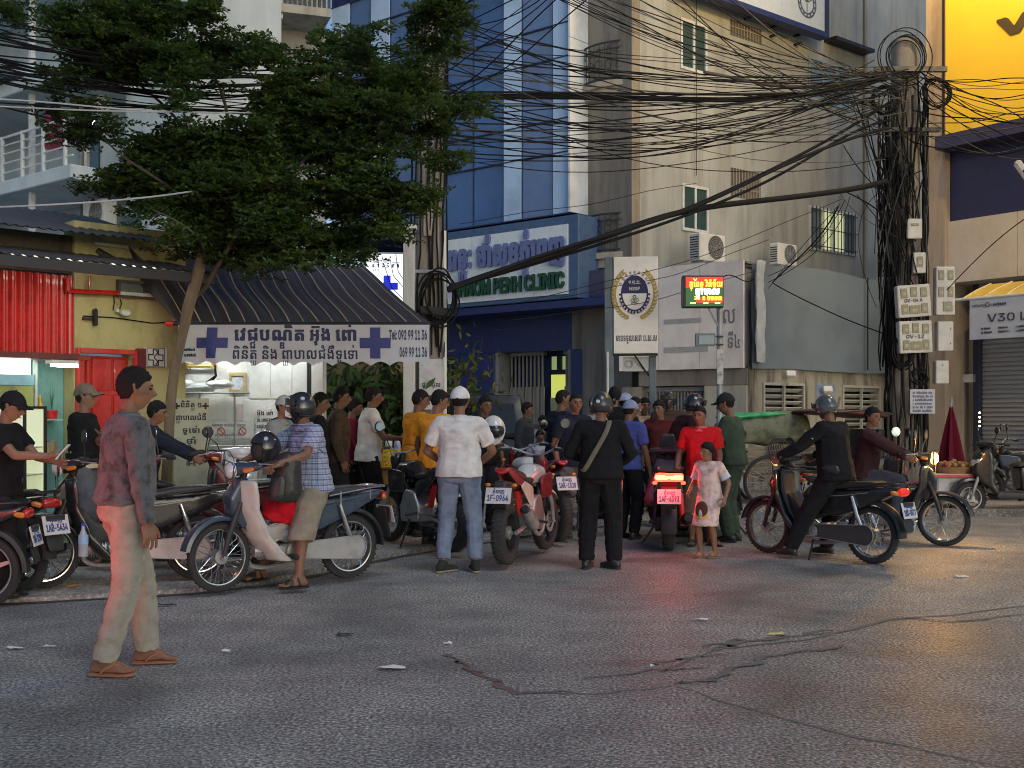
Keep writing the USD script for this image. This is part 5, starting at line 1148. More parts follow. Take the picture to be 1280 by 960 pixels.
# ------------------------------------------------------------------ signs in the middle
YN = 17.2
n0 = at(790, 640, YN); n0[2] = 0
nssf = thing('emblem_sign', 'tall white sign with gear and wreath emblem on two grey posts', 'sign', n0, -8)
nx = lambda px: (px - 791) * YN / F; nz = lambda py: CH + (HZ - py) * YN / F
part(nssf, 'post', box(nx(757), nx(768), -.08, .08, 0, nz(321), .01), grey_paint)
part(nssf, 'post', box(nx(812), nx(821), .0, .1, 0, nz(445), .01), grey_paint)
part(nssf, 'panel', box(nx(768.5), nx(823), -.10, .10, nz(442), nz(322), .006), mat('sign_cream', (.80, .77, .70), rough=.35, var=.06))
part(nssf, 'bottom_trim', box(nx(768.5), nx(823), -.095, .095, nz(444.5), nz(442.3)), dark_metal, sm=False)
cxp, czp = nx(794.5), nz(367.5)
def face(m, x=cxp, z=czp, off=0): return xf(m, rot('x', 90), (x, -.1005 - off, z))
ea, eb = .215, .30
def ering(a, b, w, n=48, t=.004):
    q = np.linspace(0, 2 * np.pi, n, endpoint=False); o = np.column_stack([a * np.cos(q), b * np.sin(q)]); i_ = np.column_stack([(a - w) * np.cos(q), (b - w) * np.sin(q)])
    return arr((CS([o]) - CS([i_])).extrude(t))
navy_i = mat('emblem_navy', (.02, .02, .09), rough=.5)
teeth = [xf(xf(box(-.014, .014, 0, .03, 0, .004), t=(0, 0, 0)), rot('z', math.degrees(q) - 90), (.200 * math.cos(q), .265 * math.sin(q), 0)) for q in np.linspace(math.pi * 1.02, math.pi * 1.98, 15)]
em = part(nssf, 'gear_emblem', cat(*[face(m) for m in [ering(.20, .265, .022)] + teeth]), navy_i, sm=False)
q = np.linspace(0, np.pi, 24); half = np.column_stack([.178 * np.cos(q), .243 * np.sin(q)])
part(em, 'upper_field', face(arr(CS([half]).extrude(.003))), navy_i, sm=False)
part(em, 'emblem_letters', cat(face(text('ប.ស.ស.', .17, .05, .002, weight=800), cxp - .085, czp + .135, .0035), face(text('NSSF', .16, .045, .002, stroke=2), cxp - .08, czp + .045, .0035)), white_plastic, sm=False)
part(em, 'family_mark', cat(*[face(m, cxp, czp - .1, .001) for m in (xf(ering(.028, .03, .012), t=(0, .045, 0)), xf(ering(.024, .026, .01), t=(.04, .0, 0)), xf(ering(.024, .026, .01), t=(-.035, -.005, 0)), xf(tube([(-.05, -.05, .003), (0, -.03, .003), (.055, -.055, .003)], .007, 4)), tube([(0, .02, .003), (.005, -.06, .003)], .006, 4))]), mat('emblem_green', (.10, .14, .08)), sm=False)
import itertools
def arc_text(s, rx, rz, a0, a1, h, m):
    out = []; k = len(s)
    for j, ch in enumerate(s):
        if ch == ' ': continue
        a = math.radians(a0 + (a1 - a0) * (j + .5) / k); t_ = text(ch, h * .75, h, .003, stroke=1)
        out.append(face(xf(xf(t_, t=(-h * .37, -h / 2, 0)), rot('z', math.degrees(a) + (-90 if a0 > a1 else 90)), (rx * math.cos(a), rz * math.sin(a), 0))))
    return cat(*out)
part(nssf, 'ring_lettering', cat(arc_text('បេឡាជាតិសន្តិសុខ'.replace('្', '').replace('ិ', '').replace('ុ', '').replace('េ', '').replace('ា', ''), .235, .31, 160, 20, .038, 0), arc_text('National Social Security Fund', .225, .295, 195, 345, .028, 0)), mat('emblem_ink', (.06, .06, .08)), sm=False)
gw_m = mat('wreath_gold', (.40, .30, .07), rough=.4)
for side in (-1, 1):
    ms = []
    for a in np.linspace(255, 130, 15):
        x, z = .305 * math.cos(math.radians(a)), .375 * math.sin(math.radians(a))
        for k, dr in ((-1, -28), (1, 24)):
            l_ = arr(hull([(0, 0, 0), (.022, .03, 0), (0, .085, 0), (-.022, .03, 0), (0, 0, .003), (.02, .03, .004), (0, .08, .003), (-.02, .03, .004)]))
            l_ = xf(l_, rot('z', a - 180 + dr), (x, z, 0)); l_ = (l_[0] * [-side if side > 0 else 1, 1, 1], l_[1] if side < 0 else l_[1][:, ::-1])
            ms.append(face(l_))
    part(nssf, 'wreath', cat(*ms), gw_m, sm=False)
part(nssf, 'lettering', face(text('មានទទួលសេវា ប.ស.ស', .60, .085, .003, weight=700), nx(771.5), nz(427)), mat('emblem_ink', (.06, .06, .08)), sm=False)
part(nssf, 'lower_sign', box(nx(780), nx(814), .02, .07, nz(464), nz(446), .005), white_plastic)
part(nssf, 'lower_ring', cat(*[xf(torus(r, .005, 20, 5, 'y'), t=(nx(787), .016, nz(455))) for r in (.06, .04)]), steel)
part(nssf, 'brace', tube([(nx(794), -.05, nz(444)), (nx(812), .04, nz(470))], .012, 5), dark_metal)
part(nssf, 'conduit', tube([(nx(762), -.1, 0), (nx(761), -.1, nz(440))], .018, 6), white_plastic)
# LED board
YL = 16.4
l0 = at(899.5, 640, YL); l0[2] = 0
lx = lambda px: (px - 899.5) * YL / F; lz = lambda py: CH + (HZ - py) * YL / F
led = thing('led_board', 'small red and green lit letter board on a steel post', 'sign', l0)
part(led, 'post', xf(lathe([(0, 0), (.042, 0), (.042, lz(347)), (0, lz(347))], 12)), steel)
part(led, 'casing', box(lx(851), lx(902), -.17, -.05, lz(386), lz(346), .01), dark_metal)
part(led, 'side_stickers', box(lx(851) - .006, lx(851) - .001, -.16, -.06, lz(384), lz(350)), mat('sticker_grey', (.2, .2, .2), var=.4, vs=20), sm=False)
LE = LEDI
z_a, z_b = lz(384), lz(348); xa, xb = lx(855), lx(901)
redg, greeng, yelg, whg = glow('led_red', (1.0, .02, .0), LE * .6), glow('led_green', (.02, .4, .02), LE * .12), glow('led_yellow', (1.0, .55, .02), LE * 1.6), glow('led_white', (1.0, 1.0, .9), LE * 2.2)
hN = z_b - z_a
part(led, 'led_panel', box(xa, xb, -.176, -.171, z_a + hN * .62, z_b), redg, sm=False, label='red upper strip')
part(led, 'led_panel', box(xa, xb, -.176, -.171, z_a, z_a + hN * .12), greeng, sm=False, label='green lower strip')
part(led, 'led_panel', box(xa, xa + (xb - xa) * .28, -.176, -.171, z_a + hN * .122, z_a + hN * .618), greeng, sm=False, label='dim green strip')
part(led, 'led_panel', box(xa + (xb - xa) * .282, xb, -.176, -.171, z_a + hN * .122, z_a + hN * .30), redg, sm=False, label='red strip')
part(led, 'led_panel', box(xa + (xb - xa) * .282, xb, -.176, -.171, z_a + hN * .302, z_a + hN * .618), greeng, sm=False, label='green strip')
lt = lambda s, a, b, c, h, m, k=0: xf(text(s, (xb - xa) * (b - a), hN * h, .004, weight=800, stroke=1), rot('x', 90), (xa + (xb - xa) * a, -.1765, z_a + hN * c))
part(led, 'led_lettering', lt('គ្រូពេទ្យ វិនិច្ឆ័យ', .10, .98, .66, .17, 0), yelg, sm=False)
part(led, 'led_lettering', lt('ព្យាបាល', .26, .90, .40, .20, 0), whg, sm=False)
part(led, 'led_lettering', cat(lt('22', .22, .38, .22, .12, 0), lt('ព ២៣១៣', .45, .96, .20, .14, 0)), yelg, sm=False)
part(led, 'led_lettering', cat(*[box(xa + (xb - xa) * a, xa + (xb - xa) * (a + .14), -.18, -.1765, z_a + hN * .08, z_a + hN * .13) for a in (.12, .46, .78)], lt('v', .2, .3, .86, .10, 0)), glow('led_lime', (.7, 1.0, .2), LE * 1.6), sm=False)
part(led, 'brace', tube([(lx(884), -.1, lz(386)), (lx(898), -.02, lz(409))], .014, 5), steel)
part(led, 'small_sign', cat(box(lx(868), lx(893), -.10, -.03, lz(433), lz(417), .01)), grey_paint)
part(led, 'small_sign_face', box(lx(872), lx(891), -.108, -.101, lz(431), lz(420), .003), mat('grey_sign_face', (.25, .30, .32), rough=.4))
part(led, 'small_sign_clamp', cat(box(lx(893) + .001, lx(903), -.07, -.045, lz(422), lz(420)), box(lx(893) + .001, lx(903), -.07, -.045, lz(432), lz(430))), dark_metal, sm=False)
part(led, 'taped_strip', box(-.044, .044, -.05, -.044, lz(480), lz(437)), mat('tape_white', (.4, .4, .38), var=.5, vs=15), sm=False)
part(led, 'feed_cable', cat(*[tube(spl([(lx(a), -.1, lz(b)) for a, b in pts], 12), .008, 4) for pts in ([(901, 348), (915, 346), (928, 352), (940, 350)], [(865, 346), (855, 352), (852, 370)])]), cable_m)

# ------------------------------------------------------------------ overhead cables
CR = np.random.default_rng(5)
def cable(a, b, sag, r, name='overhead_cable', label=None, group=None, m=None, n=22, ph=0.0):
    t = np.linspace(0, 1, n)[:, None]; p = np.asarray(a) + (np.asarray(b) - np.asarray(a)) * t
    p[:, 2] -= sag * 4 * (t * (1 - t))[:, 0]
    p[:, 2] += .03 * np.sin(t[:, 0] * 9 + ph) * np.sin(np.pi * t[:, 0]); p[:, 1] += .05 * np.sin(t[:, 0] * 5 + ph)
    return solo(name, label, 'cable', tube(p, r * .82, 5), m or cable_m, sm=True, group=group)
G1 = 'thin cables strung between the two concrete poles'
L1 = 'thin black cable strung in the tangle between the two concrete utility poles'
for k in range(46):
    y1 = CR.choice([CR.uniform(15, 110), CR.uniform(118, 205)]); y2 = CR.normal(100, 10) if k % 3 else CR.uniform(85, 200)
    cable(at(548 + CR.uniform(-8, 8), y1, Y1 - .25 - .15 * CR.random()), at(1115 + CR.uniform(-25, 25), y2, Y2 - .35 - .2 * CR.random()), CR.uniform(.05, .75), CR.uniform(.006, .013), label=L1, group=G1, m=cable_m if k % 6 else cable_grey, ph=k)
G2 = 'thin cables coming down from above to the crowded pole'
L2 = 'thin cable coming down from above the frame to the crowded utility pole'
for k in range(22):
    x = CR.uniform(590, 900); cable(at(x, -30 - CR.uniform(0, 40), 16.5 + CR.uniform(-1, 2)), at(1110 + CR.uniform(-20, 25), CR.uniform(88, 190), Y2 - .35 - .2 * CR.random()), CR.uniform(.0, .45), CR.uniform(.006, .012), label=L2, group=G2, ph=k, m=cable_m if k % 3 else cable_grey)
G3 = 'cables running from the leafy side to the first pole'
L3 = 'thin black cable crossing the tree crown toward the pole by the clinic'
for k in range(34):
    y1 = CR.normal(68, 34); cable(at(-60, y1 - 12, 10.8 + CR.uniform(-.3, .3)), at(528 + CR.uniform(-6, 8), np.clip(y1 * .55 + CR.uniform(30, 75), 30, 140), Y1 - .3), CR.uniform(.05, .45), CR.uniform(.007, .014), label=L3, group=G3, ph=k)
G4 = 'cables leaving the crowded pole past the yellow billboard'
L4 = 'thin cable leaving the crowded pole across the yellow billboard'
for k in range(22):
    cable(at(1145 + CR.uniform(-20, 15), CR.normal(98, 8) if k % 2 else CR.uniform(95, 185), Y2 - .4), at(1340, CR.uniform(90, 160) if k % 3 else CR.uniform(150, 215), 14.5 + CR.uniform(0, 2)), CR.uniform(.02, .35), CR.uniform(.006, .012), label=L4, group=G4, ph=k, m=cable_m if k % 4 else cable_grey)
G5 = 'cables from the first pole out beyond the blue tower'
for k in range(8):
    cable(at(545, CR.uniform(20, 130), Y1 - .3), at(735 + CR.uniform(-20, 60), -40 - CR.uniform(0, 60), 13.5 + CR.uniform(-1, 1)), CR.uniform(.0, .3), CR.uniform(.006, .011), label='thin cable rising from the pole by the clinic across the blue tower', group=G5, ph=k)
pw_ = lambda pts, n=30: spl([at(*p) for p in pts], n)
def thick(pts, r, label, name='cable_bundle', m=None): solo(name, label, 'cable', tube(pw_(pts, 34), r * .8, 8), m or cable_m, sm=True)
thick([(545, 124, 15.3), (700, 121, 16.0), (850, 124, 16.7), (970, 122, 17.2), (1105, 96, 17.6)], .048, 'thick level black cable bundle strung between both poles')
thick([(552, 116, 15.25), (700, 116, 15.9), (880, 118, 16.7), (1000, 116, 17.3), (1108, 100, 17.6)], .022, 'slimmer black cable lying just above the thick level bundle')
thick([(562, 358, 15.2), (640, 334, 15.5), (735, 304, 15.9), (850, 264, 16.4), (960, 214, 16.9), (1040, 172, 17.3), (1112, 128, 17.6)], .028, 'upper black cable rising steeply from the coil past the emblem sign', 'rising_cable')
thick([(563, 360, 15.15), (640, 338, 15.45), (735, 310, 15.85), (850, 272, 16.3), (960, 226, 16.9), (1040, 180, 17.3), (1112, 150, 17.6)], .026, 'middle black cable rising from the coil just below the upper one', 'rising_cable')
thick([(560, 362, 15.1), (640, 334, 15.4), (735, 303, 15.8), (840, 268, 16.3), (940, 252, 16.8), (1040, 240, 17.2), (1108, 226, 17.5)], .052, 'thickest black bundle sweeping from the coil to the middle of the crowded pole')
thick([(560, 364, 15.05), (640, 332, 15.35), (735, 301, 15.7), (860, 262, 16.2), (960, 216, 16.6), (1050, 178, 17.0), (1112, 160, 17.4)], .03, 'black bundle fanning out of the thickest one toward the pole top', 'rising_cable')
thick([(880, 90, 16.5), (950, 104, 16.9), (1010, 108, 17.2), (1112, 97, 17.6)], .030, 'short bright sleeve cable lit gold near the crowded pole top', 'lit_cable', cable_grey)
thick([(-60, 122, 10.6), (60, 128, 10.9), (150, 136, 11.2), (275, 141, 11.8)], .010, 'pale grey cable across the balcony building, upper of two', 'pale_cable', mat('pale_cable', (.34, .35, .36)))
thick([(-60, 130, 10.5), (40, 135, 10.8), (150, 139, 11.2), (320, 141, 12.0)], .009, 'pale grey cable across the balcony building, lower of two', 'pale_cable', mat('pale_cable', (.34, .35, .36)))
thick([(-60, 261, 10.6), (60, 256, 10.8), (160, 249, 11.1), (240, 239, 11.5)], .011, 'pale cable running above the dark shop roof into the tree', 'pale_cable', mat('pale_cable', (.34, .35, .36)))
thick([(967, 352, 19.5), (980, 362, 19.4), (1020, 382, 19.0), (1060, 400, 18.6), (1108, 418, 17.9)], .012, 'single black cable drooping across the grey tarpaulin to the meter boxes', 'drooping_cable')
thick([(1048, 258, 18.0), (1020, 300, 18.6), (990, 330, 19.0), (967, 352, 19.5)], .014, 'black cable falling from the tangle to the tarpaulin top', 'drooping_cable')
for k, (a, b, c) in enumerate(((1056, 250, 30), (1062, 246, 55), (1050, 255, -10))):
    thick([(a, b, 17.9), (a - 50 + c * .3, b + 60, 18.5), (960, 345 + 8 * k, 19.5)], .007, ('thin cable slanting down from the tangle to the tarpaulin, steepest', 'thin cable slanting down from the tangle to the tarpaulin, flattest', 'thin cable slanting down from the tangle to the tarpaulin, middle')[k], 'drooping_cable')
for k, (a, b, c, d, s) in enumerate(((640, 420, 940, 340, .1), (575, 300, 870, 230, .0), (640, 400, 1050, 250, .15), (700, 392, 960, 300, .1))):
    cable(at(a, b - 20, 15.5), at(c, d, 18.5), s, .006, label=('thin slack wire in front of the emblem sign toward the hoarding', 'thin wire crossing the balcony toward the shuttered window', 'thin slack wire low before the beige wall toward the tangle', 'thin wire passing the outdoor unit toward the tarpaulin')[k])
thick([(1290, 268, 15), (1240, 306, 16.5), (1200, 345, 17.4), (1175, 372, 17.7)], .009, 'thin cable across the cream fascia down to the tall meter box', 'drooping_cable')
arm = thing('bracket_arm', 'pale flat metal arm jutting in before the navy band', 'bracket', at(1290, 230, 15))
part(arm, 'arm', box(-.34, .05, -.04, .04, -.05, .05, .02) and xf(box(-.36, .10, -.04, .04, -.055, .055, .03), rot('y', 55)), mat('arm_grey', (.4, .38, .35), rough=.5))
part(arm, 'bolt', ball((-.12, -.045, .16), .018, 1), dark_metal)
# ------------------------------------------------------------------ people
skin_tones = [(.175, .085, .05), (.14, .068, .04), (.21, .108, .068)]
def skin(k=0): return mat('skin', skin_tones[k % 3], rough=.5, var=.12, vs=14, spec=.4)
hair_m = mat('black_hair', (.010, .009, .009), rough=.7, var=.3, vs=40, bump=.006, bs=150, spec=.18)
eye_m = mat('dark_eye', (.02, .015, .012), rough=.15)
def chain(stations, M=None):
    "hulls of neighbouring ellipsoids; stations: (centre, radii, optional rotation)"
    out = []
    for a, b in zip(stations[:-1], stations[1:]): out.append(hull(np.vstack([ell(*a), ell(*b)])))
    return out
def ringpts(c, d, rx, n=14, ry=None):
    d = unit(d); u = unit(np.cross(d, [0, 0, 1] if abs(d[2]) < .9 else [0, 1, 0])); w = np.cross(d, u)
    q = np.arange(n) / n * 2 * np.pi
    return np.asarray(c) + rx * np.cos(q)[:, None] * u + (ry or rx) * np.sin(q)[:, None] * w
def ik(a, b, l1, l2, pole):
    a, b = np.asarray(a, float), np.asarray(b, float); d = b - a; L_ = np.linalg.norm(d)
    if L_ > (l1 + l2) * .998: b = a + d / L_ * (l1 + l2) * .998; d = b - a; L_ = np.linalg.norm(d)
    x = (l1 * l1 - l2 * l2 + L_ * L_) / (2 * L_); h = math.sqrt(max(l1 * l1 - x * x, 0)); u = d / L_
    p = np.asarray(pole, float); p = unit(p - u * (p @ u))
    return a + u * x + p * h, b
def frame(fwd, up):
    y = unit(fwd); x = unit(np.cross(y, up)); z = np.cross(x, y)
    return np.column_stack([x, y, z])
HEADV, HEADF = trimesh.creation.icosphere(4).vertices, trimesh.creation.icosphere(4).faces
HEAD3V, HEAD3F = trimesh.creation.icosphere(3).vertices, trimesh.creation.icosphere(3).faces
def head_shape(d, grow=0.0):
    "unit directions to points of a head, facing +y, centre between the ears"
    x, y, z = d[:, 0].copy(), d[:, 1].copy(), d[:, 2].copy()
    p = d * np.array([.074, .093, .112])
    low = np.clip(-z - .05, 0, 1)
    p[:, 0] *= 1 - .30 * low ** 1.1
    p[:, 1] = np.where(y < 0, p[:, 1] * (1 - .55 * low), p[:, 1] * (1 - .05 * low))
    p[:, 1] += np.where(y > 0, -.010 * np.clip(z - .2, 0, 1), -.008 * np.clip(z + .2, 0, 1))
    if grow: return p + d * grow
    g = lambda cx, cz, sx, sz: np.exp(-((p[:, 0] - cx) / sx) ** 2 - ((p[:, 2] - cz) / sz) ** 2) * (y > .1)
    p[:, 1] += .026 * g(0, -.022, .012, .017) + .014 * g(0, .000, .009, .022)       # nose
    p[:, 1] -= .010 * (g(.031, .010, .016, .012) + g(-.031, .010, .016, .012))       # eye sockets
    p[:, 1] += .006 * (g(.030, .030, .022, .008) + g(-.030, .030, .022, .008))      # brows
    p[:, 1] += .007 * g(0, -.056, .022, .006) + .006 * g(0, -.068, .018, .006) - .005 * g(0, -.0615, .022, .003)   # lips
    p[:, 1] += .008 * g(0, -.098, .018, .014)                                        # chin
    p[:, 1] += .004 * (g(.045, -.02, .016, .02) + g(-.045, -.02, .016, .02))       # cheekbones
    return p
def hand_mesh(side, curl, edge, spread=.1):
    "wrist at the origin, fingers along +y, palm facing -z; side +1 is the right hand (thumb to -x)"
    s = side
    parts = [hull(np.vstack([ell((0, -.01, 0), (.024, .02, .017)), ell((.026, .075, 0), (.012, .012, .011)), ell((-.026, .078, 0), (.012, .012, .012)), ell((-s * .03, .03, -.006), (.014, .018, .013)), ell((s * .026, .02, -.004), (.013, .02, .012))]))]
    for k, (x, L_, r) in enumerate(((-.030, .070, .0088), (-.010, .078, .0090), (.010, .072, .0088), (.029, .058, .0080))):
        p = np.array([s * x, .082 - abs(k - 1.2) * .004, .0]); a = math.radians(curl) * (.55 + .12 * k); d0 = 0.0
        sp = (k - 1.4) * spread * s
        for j, fr in enumerate((.45, .32, .25)):
            d0 += a * (1.0 if j else .8)
            q = p + L_ * fr * np.array([math.sin(sp) * math.cos(d0), math.cos(d0), -math.sin(d0)])
            parts.append(hull(np.vstack([ell(p, r * (1 - .06 * j)), ell(q, r * (.94 - .08 * j))]))); p = q
    p = np.array([-s * .03, .02, -.006]); d = unit([-s * .75, .65, -.25 - curl / 160])
    for L_, r in ((.036, .0115), (.030, .0098), (.024, .0085)):
        q = p + d * L_; parts.append(hull(np.vstack([ell(p, r), ell(q, r * .9)]))); p = q; d = unit(d + np.array([s * .22 * (curl / 50), .25, -.18 * curl / 50]))
    M = Manifold.batch_boolean(parts, OpType.Add)
    return arr(M) if edge > .012 else smooth(arr(M.refine_to_length(edge)), 3, .4, -.3)

def person(name_label, X, Y, heading, H=1.68, pose=None, top=None, bottom=None, shoes=('shoe', None), hair='short', hat=None, tone=0, fat=1.0, extra=None, z0=0.0, group=None, lod=1.0, face=True, bag=None, woman=False, root=None, head_scale=1.0):
    """A clothed figure in its own frame (facing +y). pose keys, in metres for a height of 1.70: pel, lean, side, twist, head (yaw, pitch), lf, rf (ankles), lfy, rfy (foot yaw), lh, rh (wrists), lc, rc (curl), pal."""
    P = dict(pel=(0, 0, .90), lean=3, side=0, twist=0, head=(0, 0), lf=(-.10, 0, .085), rf=(.10, 0, .085), lfy=8, rfy=-8, lh=None, rh=None, lc=35, rc=35, lp=None, rp=None, lk=None, rk=None, lel=None, rel=None); P.update(pose or {})
    s = H / 1.70
    t = root or thing('person', name_label, 'person', (X, Y, z0), -heading, group)
    pel = np.array(P['pel'], float); ln, sd, tw = map(math.radians, (P['lean'], P['side'], P['twist']))
    def spine(h):                                     # point h metres above the hips along the bent spine, and its frame
        k = min(h / .5, 1.0); a = ln * (.55 + .45 * k); b = sd * k
        Rm = rot('y', math.degrees(b)) @ rot('x', -math.degrees(a)) @ rot('z', -math.degrees(tw * k))
        m_ = ln * (.55 + .22 * k)
        c = pel + np.array([math.sin(b) * h, math.sin(m_) * h, math.cos(m_) * math.cos(b) * h])
        return c, Rm
    wf = .92 if woman else 1.0
    def st(h, rx, ry, dy=0.0, f=1.0):
        c, Rm = spine(h); return (c + Rm @ np.array([0, dy, 0]), (rx * f, ry * f, .05), Rm)
    torso = [st(-.03, .160, .112, -.012, fat), st(.06, .162, .115, -.012, fat), st(.17, .138 * wf, .100, .006, fat), st(.30, .150 * wf, .110, .006, (fat + 1) / 2), st(.40, .160 * wf, .105, 0, 1), st(.475, .115, .075, -.012, 1)]
    cS, RS = spine(.46)
    sh = {k: cS + RS @ np.array([k * (.170 * wf + .012), -.005, .015]) for k in (-1, 1)}
    nk, RN = spine(.52); nt, _ = spine(.60)
    Rh = RS @ rot('z', -P['head'][0]) @ rot('x', -P['head'][1] + math.degrees(ln) * .8)
    hc = nt + RS @ np.array([0, .022, .0]) + Rh @ np.array([0, .012, .085])
    hipj = {k: pel + np.array([k * .088, 0, -.015]) for k in (-1, 1)}
    ank = {-1: np.array(P['lf'], float), 1: np.array(P['rf'], float)}
    fy = {-1: P['lfy'], 1: P['rfy']}
    knee = {}
    for k in (-1, 1):
        pol = P['lk' if k < 0 else 'rk'] or (k * .12, 1, .05); knee[k], ank[k] = ik(hipj[k], ank[k], .415, .405, pol)
    wr, elb = {}, {}
    for k in (-1, 1):
        h = P['lh' if k < 0 else 'rh']
        h = sh[k] + np.array([k * .065, .05, -.515]) if h is None else np.array(h, float)
        pol = P['lel' if k < 0 else 'rel'] or (k * .55, -1, -.25)
        elb[k], wr[k] = ik(sh[k], h, .285, .255, pol)
    # ---- body: one continuous surface
    bl = chain(torso)
    bl += [hull(np.vstack([ell(sh[-1], .055), ell(sh[1], .055), ell(st(.40, .13, .085)[0], (.12, .08, .05), RS)]))]
    bl += [hull(np.vstack([ell(st(.475, 0, 0, -.012)[0], (.085, .06, .03), RS), ell(nk, .054)])), hull(np.vstack([ell(nk, .053), ell(nt + RS @ np.array([0, .015, .03]), .052)]))]
    for k in (-1, 1):
        a, b, c = hipj[k], knee[k], ank[k]; q = unit(c - b); back = np.array([0, -1, 0]) if abs(q[2]) > .5 else np.array([0, 0, -1])
        bl += chain([(a, (.088 * fat, .092 * fat, .09)), (a * .5 + b * .5, .071), (b, .054)]) + chain([(b, .053), (b * .72 + c * .28 + back * .012, .054), (b * .3 + c * .7, .041), (c, .035)])
        bl += chain([(sh[k], .056), (sh[k] * .5 + elb[k] * .5, .045), (elb[k], .038)]) + chain([(elb[k], .037), (elb[k] * .7 + wr[k] * .3, .039), (wr[k], .027)])
    # feet
    kind = shoes[0]; footp = []; shoe_parts = {}
    for k in (-1, 1):
        Rf = rot('z', -fy[k]); A = ank[k]; gz = A[2] - .085
        tr_ = lambda p, up=(.018 if kind in ('sandal', 'flipflop') else 0), Rf=Rf, A=A, gz=gz: (Rf @ np.array(p, float)) + np.array([A[0], A[1], gz + up])
        hs = [hull(np.vstack([ell(tr_((0, 0, .085)), .036), ell(tr_((0, -.045, .034)), (.030, .032, .030)), ell(tr_((0, .05, .05)), (.03, .03, .024))])), hull(np.vstack([ell(tr_((0, -.045, .032)), (.029, .03, .028)), ell(tr_((0, .05, .045)), (.032, .03, .026)), ell(tr_((.012 * -k, .115, .024)), (.030, .02, .016), Rf), ell(tr_((.022 * k, .105, .022)), (.026, .02, .014), Rf)]))]
        for j, (x, y, r) in enumerate(((-.032, .158, .013), (-.012, .160, .0098), (.006, .154, .009), (.022, .145, .0085), (.037, .134, .008))):
            hs.append(hull(np.vstack([ell(tr_((k * x * .9, .112 - j * .004, .020)), r * 1.05), ell(tr_((k * x, y, .016)), r)])))
        footp += hs
        shoe_parts[k] = tr_
    e = .026 * lod
    body = smooth(arr(Manifold.batch_boolean(bl, OpType.Add).refine_to_length(e)), 8)
    hv = head_shape(HEADV if lod < 1.3 else HEAD3V); hf = HEADF if lod < 1.3 else HEAD3F
    headm = xf((hv * head_scale, hf), Rh, hc)
    ears = [xf(arr(hull(np.vstack([ell((k * .071, -.004, .016), (.007, .014, .016)), ell((k * .080, -.014, .024), (.006, .013, .014)), ell((k * .072, .0, -.022), (.006, .008, .012))]))), Rh, hc, head_scale) for k in (-1, 1)]
    hands = []
    for k in (-1, 1):
        fwd = unit(wr[k] - elb[k]); hd = P['lp' if k < 0 else 'rp']
        up = np.array(hd if hd is not None else (k * 1.0, .25, .1), float)           # back of the hand faces this way
        Rw_ = frame(fwd, up); hands.append(xf(hand_mesh(k, P['lc' if k < 0 else 'rc'], .007 * lod), Rw_, wr[k]))
    try:
        M = man(body) + Manifold.batch_boolean([man(headm)] + [man(x) for x in ears + hands], OpType.Add)
        if kind in ('sandal', 'flipflop', 'bare'): M = M + Manifold.batch_boolean(footp, OpType.Add)
        bm = arr(M)
        if len(bm[0]) < 500: raise ValueError
    except Exception:
        bm = cat(body, headm, *ears, *hands)
    part(t, 'body', xf(bm, s=s), skin(tone), sm=50)
    if face:
        for k in (-1, 1):
            part(t, 'eye', xf(xf(ball((k * .031, .0835, .010), (.0105, .006, .006), 2), Rh, hc), s=s), eye_m, sm=True)
            part(t, 'eyebrow', xf(xf(arr(hull(np.vstack([ell((k * .016, .0925, .029), (.003, .003, .003)), ell((k * .046, .083, .031), (.003, .003, .0025)), ell((k * .03, .091, .033), (.003, .003, .003))]))), Rh, hc), s=s), hair_m, sm=True)
        if lod < 1.3: part(t, 'mouth', xf(xf(arr(hull(np.vstack([ell((-.021, .088, -.0615), .0028), ell((.021, .088, -.0615), .0028), ell((0, .0955, -.0615), (.006, .003, .0028))]))), Rh, hc), s=s), mat('lips', (.16, .06, .05), rough=.5), sm=True)
    # hair: a shell that dips under the scalp outside the hairline
    def cover(lim, thick, noise_=.004, seed=0, dip=-.006, sharp=.05, V=None, Fc=None):
        d = (HEADV if lod < 1.6 else HEAD3V); Fc = HEADF if lod < 1.6 else HEAD3F
        base = head_shape(d, 1e-6); msk = np.clip((d[:, 2] - lim(d)) / sharp + .5, 0, 1); msk = msk * msk * (3 - 2 * msk)
        th = thick(d) if callable(thick) else thick
        off = dip + (th - dip) * msk + msk * noise_ * (meshkit.fbm(d * 13 + seed, 3, seed) - .5) * 2
        return xf(((base + d * off[:, None]) * head_scale, Fc), Rh, hc)
    hl = lambda d: np.interp(d[:, 1], [-1, -.45, -.22, .02, .22, .45, .7, 1], [-.42, -.36, -.08, .04, .24, .48, .57, .60])
    if hair == 'short': part(t, 'hair', xf(cover(hl, lambda d: .005 + .010 * np.clip(d[:, 2], 0, 1) + .004 * np.clip(d[:, 1], 0, 1), .005, int(X * 10) % 9, sharp=.12), s=s), hair_m, sm=40)
    elif hair == 'full': part(t, 'hair', xf(cover(lambda d: hl(d) - .06, lambda d: .009 + .018 * np.clip(d[:, 2], 0, 1), .009, int(X * 10) % 9, sharp=.12), s=s), hair_m, sm=40)
    elif hair in ('long', 'bun'):
        h_ = [cover(lambda d: hl(d) - .10, lambda d: .012 + .014 * np.clip(d[:, 2] - .2 * d[:, 1], 0, 1), .005, 3, sharp=.1)]
        if hair == 'bun': h_.append(xf(ball((0, -.105, .0), (.036, .034, .036)), Rh, hc)); h_.append(xf(arr(hull(np.vstack([ell((0, -.08, .01), .03), ell((0, -.105, 0), .02)]))), Rh, hc))
        else: h_ += [xf(arr(Manifold.batch_boolean(chain([((0, -.07, .0), (.07, .04, .04)), ((0, -.085, -.12), (.075, .035, .04)), ((0, -.08, -.24), (.05, .022, .03))]), OpType.Add)), Rh, hc)]
